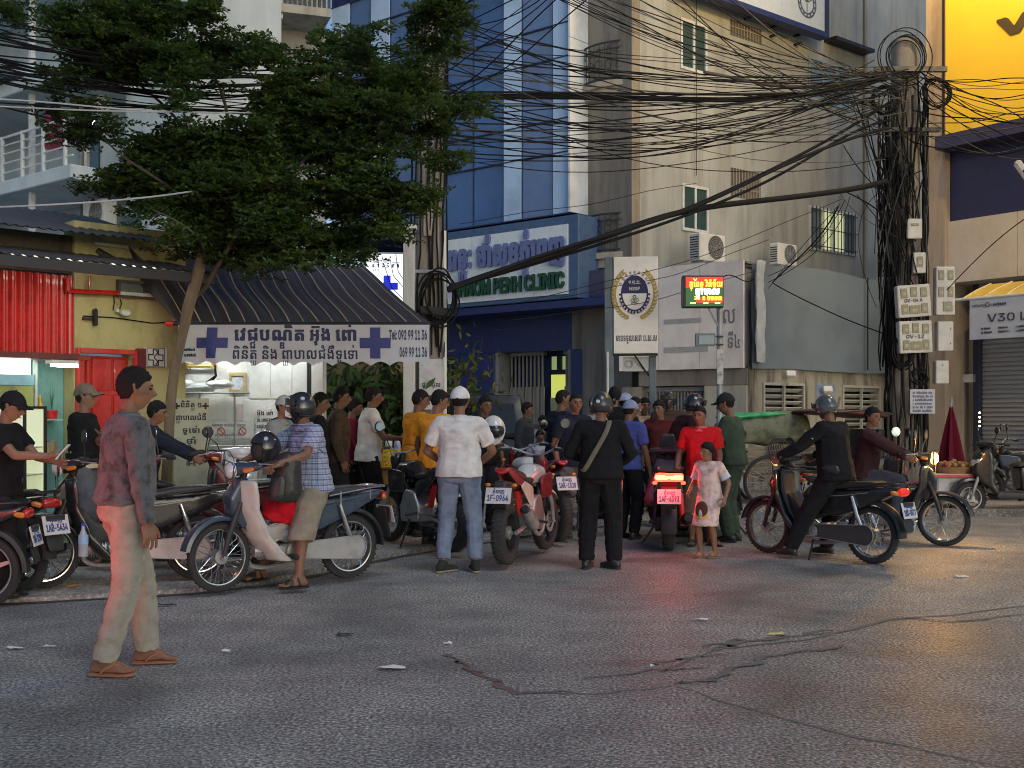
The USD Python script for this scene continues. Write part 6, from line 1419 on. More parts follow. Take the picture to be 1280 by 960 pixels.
        part(t, 'hair', xf(cat(*h_), s=s), hair_m, sm=40)
    if hat:
        hk, hm = hat[0], hat[1]
        if hk == 'cap':
            back = len(hat) > 2 and hat[2] == 'back'
            cp = part(t, 'cap', xf(cover(lambda d: .27 - .05 * d[:, 1] - .18 * np.clip(-d[:, 1], 0, 1), lambda d: .020 + .012 * np.clip(d[:, 2], 0, 1), .0, 0, sharp=.05), s=s), hm, sm=50)
            n_ = 9; bp = []
            for q in np.linspace(-62, 62, 13): bp.append((.078 * math.sin(math.radians(q)), .055 + .045 * math.cos(math.radians(q)), .040))
            op = [(.082 * math.sin(math.radians(q)), .06 + .115 * math.cos(math.radians(q)), .028 - .018 * abs(math.sin(math.radians(q)))) for q in np.linspace(-80, 80, 13)]
            v = np.array(bp + op + [(a, b, c - .006) for a, b, c in bp + op]); f = []
            for i_ in range(12):
                f += [[i_, i_ + 1, i_ + 14], [i_, i_ + 14, i_ + 13], [26 + i_, 26 + i_ + 14, 26 + i_ + 1], [26 + i_, 26 + i_ + 13, 26 + i_ + 14], [13 + i_, 14 + i_, 40 + i_], [13 + i_, 40 + i_, 39 + i_]]
            bm_ = (v + [0, 0, .012], np.array(f))
            part(cp, 'brim', xf(xf(bm_, Rh, hc, head_scale), s=s), hm, sm=40)
            part(cp, 'cap_button', xf(xf(ball((0, -.006, .146), (.008, .008, .005), 1), Rh, hc), s=s), hm)
            if back: part(cp, 'back_opening', xf(xf(arr(hull(np.vstack([ell((-.028, -.104, -.002), (.012, .012, .010)), ell((.028, -.104, -.002), (.012, .012, .010)), ell((0, -.110, .014), (.016, .012, .012))]))), Rh, hc), s=s), hair_m, sm=True)
        if hk in ('helmet', 'fullhelmet'):
            lim = (lambda d: np.where(d[:, 1] > .45, .34, np.where(d[:, 1] > .0, -.28, -.46))) if hk == 'helmet' else (lambda d: np.where((d[:, 1] > .35) & (d[:, 2] < .36) & (d[:, 2] > -.42), 2.0, -.80))
            hp = part(t, 'helmet', xf(cover(lim, .036, 0, 0, .004, .05), s=s), hm, sm=60)
            vis = [(.135 * math.sin(math.radians(q)), .125 * math.cos(math.radians(q)) + .005, z_) for z_ in (.012, .068) for q in np.linspace(-62, 62, 15)]
            v = np.array(vis + [tuple(np.array(p) * [.96, .96, 1]) for p in vis]); f = []
            for i_ in range(14): f += [[i_, i_ + 1, i_ + 16], [i_, i_ + 16, i_ + 15], [30 + i_, 30 + i_ + 16, 30 + i_ + 1], [30 + i_, 30 + i_ + 15, 30 + i_ + 16]]
            part(hp, 'visor', xf(xf((v + [0, .004, .0 if hk == 'fullhelmet' else .018], np.array(f)), Rh, hc), s=s), hat[2] if len(hat) > 2 and not isinstance(hat[2], str) else mat('visor_smoke', (.03, .03, .03), rough=.1, coat=.6), sm=True)
            part(hp, 'trim', xf(xf(tube([(.112 * math.sin(q), .128 * math.cos(q) * .98 - .002, -.052 if math.cos(q) < .2 else .045) for q in np.linspace(-2.6, 2.6, 40)], .005, 5), Rh, hc), s=s), rubber)
            part(hp, 'chin_strap', xf(xf(tube([(.082, .0, -.03), (.06, .03, -.085), (0, .055, -.118), (-.06, .03, -.085), (-.082, 0, -.03)], .007, 5, flat=.4), Rh, hc), s=s), rubber)
            if len(hat) > 3: part(hp, 'badge', xf(xf(lathe([(0, 0), (.016, 0), (.016, .006), (0, .006)], 14, 'y'), rot('x', 0) @ np.eye(3), (0, 0, 0)) if False else xf(xf(lathe([(0, 0), (.018, 0), (.018, .008), (0, .008)], 14, 'y'), t=(0.02, -.138, .035)), Rh, hc), s=s), white_plastic)
    # ---- clothes
    def garment(Ms, m, name, amp=.010, label=None, seed=1, freq=(9, 9, 13), it=5, ed=.024):
        g_ = smooth(arr(Manifold.batch_boolean(Ms, OpType.Add).refine_to_length(ed * lod)), it)
        nn = normals(g_); g_ = (g_[0] + nn * (.002 + amp * 1.25 * np.clip(meshkit.fbm(g_[0] * np.array(freq, float) + 7.3, 2, seed) - .22, 0, 1))[:, None], g_[1])
        v_, f_ = g_; nn = normals(g_)
        v_ = v_ + nn * (amp * 1.1 * (.30 - np.abs(meshkit.noise(v_ * np.array([7, 7, 19]) + v_[:, [2, 0, 1]] * np.array([8, 5, 4]), seed + 3) - .5) * 2))[:, None]
        return part(t, name, xf((v_, f_), s=s), m, sm=60, label=label)
    if bottom:
        bk, bmm = bottom[0], bottom[1]; k_ = 1.10; loose = bottom[2] if len(bottom) > 2 else 1.0
        if bk in ('trousers', 'shorts', 'jeans'):
            Ms = [hull(np.vstack([ell(*(lambda a: (a[0], tuple(np.array(a[1]) * k_), a[2]))(torso[0])), ell(*(lambda a: (a[0], tuple(np.array(a[1]) * k_), a[2]))(torso[1]))])), hull(np.vstack([ell(*(lambda a: (a[0], tuple(np.array(a[1]) * k_), a[2]))(torso[1])), ringpts(spine(.11)[0], spine(.11)[1][:, 2], .155 * fat, 18, .112 * fat)]))]
            for k in (-1, 1):
                a, b, c = hipj[k], knee[k], ank[k]
                if bk == 'shorts':
                    e_ = b + (a - b) * -.02 if loose < 1.2 else b + (c - b) * .22
                    Ms += [hull(np.vstack([ell(a, .104 * fat), ell(a * .45 + b * .55, .090 * loose)])), hull(np.vstack([ell(a * .45 + b * .55, .090 * loose), ringpts(e_, b - a if loose < 1.2 else c - b, .088 * loose)]))]
                else:
                    w2 = {'trousers': 1.0, 'jeans': .95}[bk] * loose; cu = c + (b - c) * (.015 if bk == 'trousers' else .12); dn = c - b
                    Ms += chain([(a, .103 * fat), (a * .5 + b * .5, .090 * w2), (b, .078 * w2)]) + [hull(np.vstack([ell(b, .077 * w2), ell(b * .5 + c * .5, .072 * w2)])), hull(np.vstack([ell(b * .5 + c * .5, .071 * w2), ringpts(cu, dn, .062 * w2)]))]
            gp_ = garment(Ms, bmm, bk if bk != 'jeans' else 'jeans', .011, seed=int(abs(X) * 7) + 2, freq=(7, 7, 12))
            if len(bottom) > 3: part(gp_, 'belt', xf(arr(hull(np.vstack([ringpts(spine(.085)[0], spine(.085)[1][:, 2], .166 * fat, 22, .122 * fat), ringpts(spine(.12)[0], spine(.12)[1][:, 2], .163 * fat, 22, .120 * fat)]))), s=s), bottom[3])
        elif bk == 'skirt':
            c0 = (knee[-1] + knee[1]) / 2; hem = (ank[-1] + ank[1]) / 2 + np.array([0, 0, .04])
            garment([hull(np.vstack([ringpts(spine(.11)[0], (0, 0, 1), .148, 20, .112), ell(torso[0][0], (.178, .135, .06))])), hull(np.vstack([ell(torso[0][0], (.178, .135, .06)), ringpts(c0, (0, 0, 1), .165, 20, .14)])), hull(np.vstack([ringpts(c0, (0, 0, 1), .165, 20, .14), ringpts(hem, (0, 0, 1), .17, 20, .15)]))], bmm, 'skirt', .012)
    if top:
        tk, tm = top[0], top[1]; lo = top[2] if len(top) > 2 else 1.0; hemh = top[3] if len(top) > 3 else -.045
        g = .018 + .013 * lo
        T2 = [(a[0], (a[1][0] + g, a[1][1] + g * 1.1, .05), a[2]) for a in torso]
        waist = (T2[2][0], (T2[1][1][0] * .94, T2[1][1][1] * .96, .05), T2[2][2])
        hemc, hemR = spine(hemh)
        Ms = [hull(np.vstack([ringpts(hemc + hemR @ np.array([0, -.008, 0]), hemR[:, 2], T2[0][1][0] + .006, 22, T2[0][1][1] + .012), ell(*T2[1])])), hull(np.vstack([ell(*T2[1]), ell(*waist)])), hull(np.vstack([ell(*waist), ell(*T2[3])])), hull(np.vstack([ell(*T2[3]), ell(*T2[4])])), hull(np.vstack([ell(*T2[4]), ell(sh[-1], .070), ell(sh[1], .070)])),
              hull(np.vstack([ell(sh[-1], .068), ell(sh[1], .068), ell(st(.475, 0, 0, -.012)[0], (.112, .082, .045), RS), ringpts(spine(.53)[0] + RS @ np.array([0, .006, 0]), RS[:, 2], .074, 16)]))]
        if tk == 'dress':
            c0 = (knee[-1] + knee[1]) / 2 + np.array([0, 0, .02]); Ms.append(hull(np.vstack([ell(*T2[1]), ringpts(c0, (0, 0, 1), .20, 22, .16)])))
        sl = {'tee': .62, 'polo': .66, 'shirt': .72, 'dress': .55}.get(tk)
        cuff = []
        for k in (-1, 1):
            a, b, c = sh[k], elb[k], wr[k]
            if sl: Ms.append(hull(np.vstack([ell(a, .071), ringpts(a + (b - a) * sl, b - a, .062 * (.9 + .15 * lo))])))
            else: Ms += chain([(a, .071), (a * .5 + b * .5, .058 + .004 * lo), (b, .052 + .004 * lo)]) + [hull(np.vstack([ell(b, .052 + .004 * lo), ringpts(b + (c - b) * .97, c - b, .041)]))]
        gt = garment(Ms, tm, {'tee': 'tee_shirt', 'polo': 'polo_shirt', 'shirt': 'shirt', 'long': 'long_sleeved_shirt', 'jacket': 'jacket', 'dress': 'dress'}[tk], .010, seed=int(abs(Y) * 5) + 1)
        if tk in ('polo', 'shirt', 'jacket'):
            n0_, n1_ = spine(.505)[0], spine(.56)[0]
            cv = np.vstack([ringpts(n0_, RS[:, 2], .078, 20), ringpts(n1_ + RS @ np.array([0, -.004, 0]), RS[:, 2], .066, 20), ringpts(n0_ + RS @ np.array([0, 0, -.004]), RS[:, 2], .094, 20)])
            f = []
            for i_ in range(20):
                j_ = (i_ + 1) % 20; f += [[i_, j_, 20 + j_], [i_, 20 + j_, 20 + i_], [40 + i_, 20 + j_, 40 + j_], [40 + i_, 20 + i_, 20 + j_]]
            part(gt, 'collar', xf((cv, np.array(f)), s=s), top[4] if len(top) > 4 and top[4] else tm, sm=40)
        if tk == 'dress' and len(top) > 4:
            for k in (-1, 1):
                a, b = sh[k], elb[k]; part(gt, 'sleeve', xf(displaced(smooth(arr(hull(np.vstack([ell(a * .9 + b * .1, .070), ringpts(a + (b - a) * .75, b - a, .078)])).refine_to_length(.02)), 2), .01, (12, 12, 12), 3), s=s), top[4], sm=50)
    if kind in ('shoe', 'boot', 'sneaker'):
        sm_ = shoes[1] or mat('black_shoe', (.018, .018, .018), rough=.4)
        for k in (-1, 1):
            tr_ = shoe_parts[k]
            up_ = [hull(np.vstack([ell(tr_((0, -.045, .045)), (.038, .042, .036)), ell(tr_((0, .03, .062)), (.038, .035, .030)), ell(tr_((0, .0, .085)), .046)])), hull(np.vstack([ell(tr_((0, -.03, .04)), (.038, .04, .03)), ell(tr_((0, .04, .056)), (.040, .03, .028)), ell(tr_((0, .150, .033)), (.036, .03, .022))]))]
            if kind == 'boot': up_.append(hull(np.vstack([ell(tr_((0, -.005, .08)), .052), ringpts(ank[k] + unit(knee[k] - ank[k]) * .15, knee[k] - ank[k], .058)])))
            sp = part(t, {'shoe': 'shoe', 'boot': 'boot', 'sneaker': 'shoe'}[kind], xf(smooth(arr(Manifold.batch_boolean(up_, OpType.Add).refine_to_length(.02)), 3), s=s), sm_, sm=50)
            part(sp, 'sole', xf(arr(hull(np.vstack([np.vstack([ell(tr_((0, -.045, .012)), (.042, .048, .011)), ell(tr_((0, .145, .012)), (.042, .042, .011)), ell(tr_((k * .006, .08, .012)), (.047, .04, .011))])]))), s=s), shoes[2] if len(shoes) > 2 else rubber)
    elif kind in ('sandal', 'flipflop'):
        sm_ = shoes[1] or rubber
        for k in (-1, 1):
            tr_ = shoe_parts[k]
            sp = part(t, kind if kind == 'sandal' else 'flip_flop', xf(arr(hull(np.vstack([ell(tr_((0, -.05, -.006)), (.042, .044, .012)), ell(tr_((0, .135, -.006)), (.049, .042, .012)), ell(tr_((k * .006, .08, -.006)), (.052, .04, .012))]))), s=s), sm_)
            if kind == 'flipflop':
                part(sp, 'strap', xf(cat(*[tube([tr_((-k * .016, .118, .028)), tr_((sx * .030, .075, .056)), tr_((sx * .044, .02, .028)), tr_((sx * .042, .0, .006))], .007, 5) for sx in (-1, 1)]), s=s), sm_)
            else:
                part(sp, 'strap', xf(cat(arr(hull(np.vstack([ell(tr_((sx, yy, zz_)), (.012, .016, .008)) for sx, yy, zz_ in ((-.040, .08, .02), (.040, .075, .02), (-.026, .07, .056), (.026, .068, .056), (0, .10, .052), (-.03, .11, .03), (.03, .11, .03))]))), arr(hull(np.vstack([ell(tr_((sx, yy, zz_)), (.010, .010, .01)) for sx, yy, zz_ in ((-.04, .0, .02), (.04, .0, .02), (-.028, .02, .075), (.028, .02, .075))])))), s=s), sm_, sm=50)
    info = dict(t=t, s=s, spine=spine, sh=sh, wr=wr, elb=elb, hc=hc, Rh=Rh, RS=RS, hip=hipj, knee=knee, ank=ank, pel=pel, fat=fat)
    if extra: extra(info)
    return info

# ------------------------------------------------------------------ motorbikes: forward is +y, both wheels on the ground
def wheel(par, name, y, r, w, rim_m=None, spokes='wire', hub_r=.06, turn=None, disc=False, drum=True):
    T_ = turn or (lambda m: m)
    prof = []
    tr_ = w / 2
    for q in np.linspace(-math.pi * .5, math.pi * 1.5, 15)[:-1]:
        prof.append((r - tr_ * .95 + tr_ * .95 * math.sin(q), tr_ * math.cos(q)))
    prof = [(r - tr_ * .95 + tr_ * .95 * math.cos(a), tr_ * math.sin(a)) for a in np.linspace(-2.5, 2.5, 14)]; prof.append(prof[0])
    n = 40
    tyre = lathe(prof, n, 'x')
    tp_ = part(par, name, T_(xf(tyre, t=(0, y, r))), rubber, sm=50)
    treads = [xf(xf(box(-tr_ * .75, tr_ * .75, -.006, .006, r - .004, r + .0006), rot('x', 360 * k / 40)), t=(0, y, r)) for k in range(40)]
    part(tp_, 'tread', T_(cat(*treads)), rubber, sm=False, kind='stuff')
    rr = r - tr_ * 1.75
    part(tp_, 'rim', T_(xf(lathe([(rr, -tr_ * .75), (rr + .014, -tr_ * .8), (rr + .012, -tr_ * .4), (rr - .006, 0), (rr + .012, tr_ * .4), (rr + .014, tr_ * .8), (rr, tr_ * .75), (rr - .012, 0), (rr, -tr_ * .75)], n, 'x'), t=(0, y, r))), rim_m or chrome, sm=40)
    part(tp_, 'hub', T_(xf(lathe([(0, -.07), (.02, -.07), (.022, -.045), (hub_r, -.042), (hub_r, .042), (.022, .045), (.02, .07), (0, .07)], 20, 'x'), t=(0, y, r))), alloy, sm=40)
    ms = []
    if spokes == 'wire':
        for k in range(36):
            a = 2 * math.pi * k / 36; b = a + (.42 if k % 2 else -.42); x = .035 if k % 4 < 2 else -.035
            ms.append(tube([(x, y + hub_r * math.cos(b), r + hub_r * math.sin(b)), (0, y + rr * math.cos(a), r + rr * math.sin(a))], .0022, 4))
        part(tp_, 'spokes', T_(cat(*ms)), chrome, sm=False, kind='stuff')
    else:
        k_ = int(spokes)
        for k in range(k_):
            sp_ = xf(xf(arr(hull([(-.018, -.022, hub_r * .8), (.018, -.022, hub_r * .8), (-.018, .022, hub_r * .8), (.018, .022, hub_r * .8), (-.010, -.012, rr), (.010, -.012, rr), (-.010, .012, rr), (.010, .012, rr)])), rot('x', 360 * k / k_)), t=(0, y, r))
            part(tp_, 'spoke', T_(sp_), rim_m or alloy, sm=False)
    if disc:
        part(tp_, 'brake_disc', T_(xf(lathe([(.07, -.003), (.11, -.003), (.11, .003), (.07, .003), (.07, -.003)], 28, 'x'), t=(.055, y, r))), steel, sm=30)
    return tp_
def arc_fender(y, zc, r, a0, a1, w, th=.008, n=16, lip=.02):
    "a mudguard over a wheel: angles measured from the front, upward"
    rows = []
    for q in np.radians(np.linspace(a0, a1, n)):
        for x, dr in ((-w / 2, -lip), (-w * .42, 0), (0, .008), (w * .42, 0), (w / 2, -lip)):
            rows.append((x, y + (r + dr) * math.cos(q), zc + (r + dr) * math.sin(q)))
    v = np.array(rows); c = np.array([0, y, zc]); d = v - c; d[:, 0] = 0; v2 = v - d / np.linalg.norm(d, axis=1, keepdims=True) * th
    f = []
    for i_ in range(n - 1):
        for j_ in range(4): a = i_ * 5 + j_; f += [[a, a + 1, a + 6], [a, a + 6, a + 5]]
    f = np.array(f); return np.vstack([v, v2]), np.vstack([f, f[:, ::-1] + len(v)])
red_lens = mat('red_lens', (.30, .012, .012), rough=.18, coat=.6)
amber = mat('amber_lens', (.50, .16, .02), rough=.2, coat=.5)
clear_lens = mat('clear_lens', (.55, .56, .56), rough=.08, coat=.8, metal=.3)
mirror_m = mat('mirror_glass', (.55, .72, .9), rough=.03, metal=1.0, var=.01)  # blue of the reflected sky is put into the mirror colour
plate_m = mat('plate_white', (.50, .51, .52), rough=.45, var=.15)
plate_ink = mat('plate_blue_ink', (.03, .05, .18), rough=.5)
def plate(par, c, R_, txt, w=.25, h=.155):
    p = part(par, 'number_plate', xf(box(-w / 2, w / 2, -.003, .003, -h / 2, h / 2, .002), R_, c), plate_m, sm=False)
    part(p, 'plate_lettering', cat(xf(xf(text(txt, w * .82, h * .34, .003, stroke=2), rot('x', 90), (-w * .41, -.0035, -h * .32)), R_, c), xf(xf(text('ភ្នំពេញ', w * .45, h * .2, .003, weight=700), rot('x', 90), (-w * .22, -.0035, h * .16)), R_, c)), plate_ink, sm=False)
    return p
def bike(label, X, Y, heading, kind='underbone', body=None, shield=None, seat_m=None, plate_txt='1AB-2345', steer=0, lit_tail=0, lit_head=None, rack=False, mirrors=(1, 1), lean=0, group=None, z0=0.0, chaincase=None, wheel_m=None, wind=None, extra=None, headlamp='round', basket=False, cover_m=None, s=1.0, name='motorbike', mirror_up=.24, tail_shape=0):
    t = thing(name, label, 'motorbike', (X, Y, z0), -heading, group)
    Lr = rot('y', lean)
    body = body or paint('black_paint', (.012, .012, .014)); shield = shield or body; seat_m = seat_m or mat('seat_vinyl', (.018, .018, .019), rough=.5, bump=.002, bs=90)
    dkp = mat('dark_plastic', (.02, .02, .022), rough=.55)
    def P(name_, m, mt, parent=None, sm=45, label=None): 
        if hasattr(m, 'to_mesh'): m = arr(m)
        return part(parent or t, name_, xf(m, Lr), mt, sm, label=label)
    class Par(str): pass
    hy = {'underbone': .40, 'street': .42, 'scooter': .44}[kind]
    Rst = rot('z', steer)
    def turn(m): return xf(xf(xf(m, t=(0, -hy, 0)), Rst), t=(0, hy, 0))
    def tl(m): return xf(turn(m), Lr)
    lnf = lambda m: xf(m, Lr)
    if kind == 'underbone': wb, r, wf_, wr_ = .615, .282, .072, .082
    elif kind == 'street': wb, r, wf_, wr_ = .66, .30, .10, .14
    else: wb, r, wf_, wr_ = .66, .25, .11, .14
    sp = 'wire' if (kind == 'underbone' and wheel_m is None) else (wheel_m[1] if wheel_m else 5)
    rm = wheel_m[0] if wheel_m else (chrome if kind == 'underbone' else dark_metal)
    wheel(t, 'front_wheel', wb, r, wf_, rm, sp, .058, tl, disc=kind != 'underbone')
    wheel(t, 'rear_wheel', -wb, r, wr_, rm, sp, .065, lnf, disc=False)
    # fork and bars
    top_z, top_y = (.90, hy) if kind == 'underbone' else (.92, hy)
    fx = .075 if kind != 'street' else .095
    P('fork_leg', turn(tube([(-fx, wb, r), (-fx, wb - .05, r + .18), (-fx * .9, hy + .06, .72)], [.017, .024, .026], 10)), steel if kind != 'underbone' else dkp); P('fork_leg', turn(tube([(fx, wb, r), (fx, wb - .05, r + .18), (fx * .9, hy + .06, .72)], [.017, .024, .026], 10)), steel if kind != 'underbone' else dkp)
    P('front_axle', turn(tube([(-fx - .02, wb, r), (fx + .02, wb, r)], .012, 8)), steel)
    P('steering_column', turn(tube([(0, hy + .06, .70), (0, hy - .03, 1.0)], .03, 8)), dkp)
    hz_ = 1.0 if kind != 'street' else 1.03
    bar = P('handlebar', turn(tube(spl([(-.34, hy - .18, hz_ + .03), (-.22, hy - .08, hz_ + .035), (-.08, hy - .02, hz_ - .02), (0, hy - .01, hz_ - .03), (.08, hy - .02, hz_ - .02), (.22, hy - .08, hz_ + .035), (.34, hy - .18, hz_ + .03)], 24), .012, 8)), steel if kind == 'street' else dkp)
    for k in (-1, 1): P('brake_cable', turn(tube(spl([(k * .20, hy - .03, hz_ + .03), (k * .12, hy + .12, hz_ + .05), (k * .05, hy + .12, hz_ - .12), (k * .06, wb - .06, r + .12)], 14), .004, 4)), rubber)
    for k in (-1, 1):
        P('grip', turn(tube([(k * .24, hy - .10, hz_ + .035), (k * .37, hy - .2, hz_ + .03)], .017, 10)), rubber, bar); P('brake_lever', turn(tube([(k * .20, hy - .03, hz_ + .03), (k * .28, hy - .05, hz_ + .03), (k * .36, hy - .12, hz_ + .025)], .006, 6)), steel, bar)
        if mirrors[0 if k < 0 else 1]:
            mz = hz_ + mirror_up
            ms_ = P('mirror', turn(xf(lathe([(0, -.012), (.05, -.012), (.058, 0), (.05, .01), (0, .012)], 20, 'y'), t=(k * .33, hy - .03, mz)) if True else None), dkp)
            v_, f_ = turn(xf(xf(lathe([(0, 0), (.047, 0), (.047, .003), (0, .003)], 20, 'y'), s=1.0), t=(k * .33, hy - .0455, mz)))
            P('mirror_face', (v_, f_), mirror_m, ms_); P('mirror_stalk', turn(tube([(k * .21, hy - .06, hz_ + .04), (k * .24, hy - .05, hz_ + .12), (k * .33, hy - .03, mz - .04)], .006, 6)), dkp, ms_)
    lamp_mat = lit_head or clear_lens
    if kind == 'underbone':
        P('front_mudguard', turn(arc_fender(wb, r, r + .045, 12, 150, .115, .01)), cover_m or body, sm=50)
        P('front_cover', soft([(hy + .03, .93), (hy + .15, .78), (hy + .13, .62), (hy + .03, .50), (hy - .02, .52), (hy - .03, .90)], .17, 5, .03, 'x', lambda v: v * np.where(np.abs(v[:, :1]) > .06, [1, 1, 1], [1, 1, 1])), cover_m or body, sm=60)
        def wing(v):
            x = np.abs(v[:, 0]); v = v.copy(); v[:, 1] += .035 - 1.3 * x ** 2; return v
        P('leg_shield', soft([(hy - .01, .90), (hy - .03, .66), (hy - .12, .46), (hy - .27, .27), (hy - .34, .24), (hy - .335, .215), (hy - .24, .225), (hy - .07, .42), (hy + .02, .64), (hy + .035, .89)], .44, 4, .035, 'x', wing), shield, sm=60)
        P('inner_leg_shield', soft([(hy - .035, .88), (hy - .055, .66), (hy - .15, .46), (hy - .24, .34), (hy - .22, .34), (hy - .10, .46), (hy - .015, .66), (hy, .88)], .24, 3, .04), dkp, sm=60)
        P('frame_tunnel', soft([(hy - .06, .66), (hy - .22, .50), (-.06, .55), (-.10, .44), (.08, .38), (hy - .18, .34), (hy - .08, .50)], .13, 5, .03), shield if shield is not body else dkp, sm=60)
        P('handlebar_cover', turn(softm(hull(np.vstack([ell((0, hy + .06, .985), (.075, .06, .06)), ell((-.17, hy - .05, 1.01), (.05, .035, .03)), ell((.17, hy - .05, 1.01), (.05, .035, .03)), ell((0, hy - .06, 1.02), (.08, .03, .03))])), .03, 3)), cover_m or body, sm=60)
        if headlamp == 'round': hl_ = P('headlight', turn(xf(lathe([(0, .04), (.04, .036), (.062, .015), (.068, 0), (.06, -.03), (0, -.04)], 24, 'y'), t=(0, hy + .115, .975))), lamp_mat, sm=40); P('headlight_ring', turn(xf(torus(.068, .008, 28, 8, 'y'), t=(0, hy + .115, .975))), chrome, hl_)
        else: hl_ = P('headlight', turn(softm(hull(np.vstack([ell((-.06, hy + .105, .98), (.03, .025, .035)), ell((.06, hy + .105, .98), (.03, .025, .035)), ell((0, hy + .12, .945), (.03, .022, .025))])), .02, 2)), lamp_mat, sm=60)
        for k in (-1, 1): P('indicator', turn(softm(hull(np.vstack([ell((k * .12, hy + .05, .975), (.03, .02, .022)), ell((k * .165, hy + .01, .985), (.02, .016, .018))])), .02, 2)), amber, sm=60)
        P('side_cover', soft([(.02, .60), (-.08, .46), (-.28, .45), (-.62, .58), (-.90, .71), (-.93, .77), (-.62, .735), (-.2, .70), (0, .68)], .20, 5, .03, 'x', lambda v: v * np.column_stack([1 - .35 * np.clip((-v[:, 1] - .45) / .5, 0, 1), np.ones(len(v)), np.ones(len(v))])), body, sm=60)
        for k in (-1, 1): P('side_stripe', tube([(k * .108, -.02, .64), (k * .106, -.3, .655), (k * .092, -.62, .70)], .008, 5, flat=.4), chrome if body is not shield else mat('decal_silver', (.4, .4, .4)), sm=False)
        P('seat', soft([(.06, .685), (.03, .735), (-.12, .765), (-.28, .775), (-.40, .80), (-.68, .815), (-.74, .79), (-.70, .755), (-.4, .735), (-.1, .70)], .25, 5, .035, 'x', lambda v: v * np.column_stack([1 - .35 * np.clip(v[:, 1] / .1 + .8, 0, 1), np.ones(len(v)), np.ones(len(v))])), seat_m, sm=60)
        P('rear_mudguard', arc_fender(-wb, r, r + .055, 42, 182, .125, .012), dkp, sm=50)
        P('mud_flap', softm(hull([(-.08, -.955, .60), (.08, -.955, .60), (-.075, -1.02, .34), (.075, -1.02, .34), (-.08, -.94, .60), (.08, -.94, .60), (-.075, -1.005, .34), (.075, -1.005, .34)]), .05, 1), dkp)
        P('engine', softm(hull([(x, y, z) for x in (-.11, .11) for y, z in ((-.18, .22), (.10, .20), (.14, .34), (-.14, .38))]), .03, 3), alloy, sm=60)
        cy = P('cylinder', lathe([(0, 0), (.055, 0), (.055, .17), (.045, .2), (0, .2)], 16, 'y') and xf(lathe([(0, 0), (.055, 0), (.055, .17), (.045, .2), (0, .2)], 16, 'y'), t=(0, .11, .30)), alloy)
        P('cooling_fins', cat(*[xf(lathe([(.0, 0), (.075, 0), (.075, .006), (0, .006)], 16, 'y'), t=(0, .14 + .022 * k, .30)) for k in range(6)]), alloy, cy)
        P('crankcase_cover', xf(lathe([(0, .0), (.085, 0), (.08, .03), (.04, .04), (0, .04)], 24, 'x'), t=(-.15, -.02, .29)) if False else xf((lambda m: (m[0] * [-1, 1, 1], m[1][:, ::-1]))(lathe([(0, 0), (.09, 0), (.085, .03), (.04, .04), (0, .04)], 24, 'x')), t=(-.11, -.02, .29)), alloy)
        cc = chaincase or alloy
        q = np.linspace(0, 2 * np.pi, 28, endpoint=False)
        st_ = np.vstack([np.column_stack([-.05 + .065 * np.cos(q), .295 + .065 * np.sin(q)]), np.column_stack([-wb + .10 * np.cos(q), .285 + .10 * np.sin(q)])])
        from scipy.spatial import ConvexHull
        hp_ = st_[ConvexHull(st_).vertices]
        ccp = P('chain_case', xf(soft(hp_, .04, 2, .03), t=(-.125, 0, 0)), cc, sm=60)
        P('chain_case_seam', xf(tube([(-.148, p[0] * .985 - .004, p[1]) for p in hp_], .004, 4, True), t=(0, 0, 0)), steel, ccp)
        ex = P('exhaust', tube(spl([(.05, .30, .27), (.11, .24, .16), (.13, .0, .15), (.15, -.25, .20), (.155, -.35, .23)], 16), .02, 10), steel); P('muffler', tube([(.16, -.33, .225), (.165, -.40, .24), (.185, -.92, .345), (.186, -.95, .35)], [.03, .046, .044, .03], 14), chrome, ex); P('heat_shield', tube([(.205, -.42, .27), (.222, -.80, .345)], .022, 8, flat=.5), dark_metal, ex)
        for k in (-1, 1):
            P('shock_absorber', tube([(k * .125, -wb + .02, .31), (k * .12, -wb + .10, .48), (k * .115, -wb + .16, .66)], [.016, .026, .018], 10), chrome if k < 0 else chrome); P('swingarm', tube([(k * .09, -.14, .33), (k * .095, -wb, .285)], .017, 8), dkp)
        P('foot_peg', cat(tube([(-.30, .06, .25), (.30, .06, .25)], .011, 8), tube([(-.30, .06, .262), (-.19, .06, .262)], .02, 8), tube([(.19, .06, .262), (.30, .06, .262)], .02, 8)), rubber); P('gear_pedal', tube([(-.17, .16, .24), (-.18, .06, .23), (-.18, -.10, .26)], .008, 6), steel)
        P('kick_starter', tube([(.13, -.08, .28), (.17, -.10, .36), (.17, -.2, .44), (.24, -.2, .45)], .009, 6), chrome)
        P('side_stand', tube([(-.12, -.02, .2), (-.26, -.06, .01)], .011, 6), dark_metal)
        gr = P('grab_rail', tube(spl([(.13, -.34, .74), (.14, -.52, .765), (.14, -.82, .80), (.09, -.93, .80), (0, -.95, .80), (-.09, -.93, .80), (-.14, -.82, .80), (-.14, -.52, .765), (-.13, -.34, .74)], 36), .010, 7), chrome if rack else dark_metal)
        if rack: P('rack_bar', cat(*[tube([(-.135, y, .80), (.135, y, .80)], .007, 6) for y in (-.78, -.84, -.9)], *[tube([(k * .14, y, .66 + (-y - .4) * .1), (k * .14, y, .775)], .008, 6) for k in (-1, 1) for y in (-.45, -.75)]), chrome, gr)
        tz, ty = .715, -.955
        tm_ = glow('lit_tail', (1.0, .03, .015), lit_tail, (.3, .01, .01)) if lit_tail else red_lens
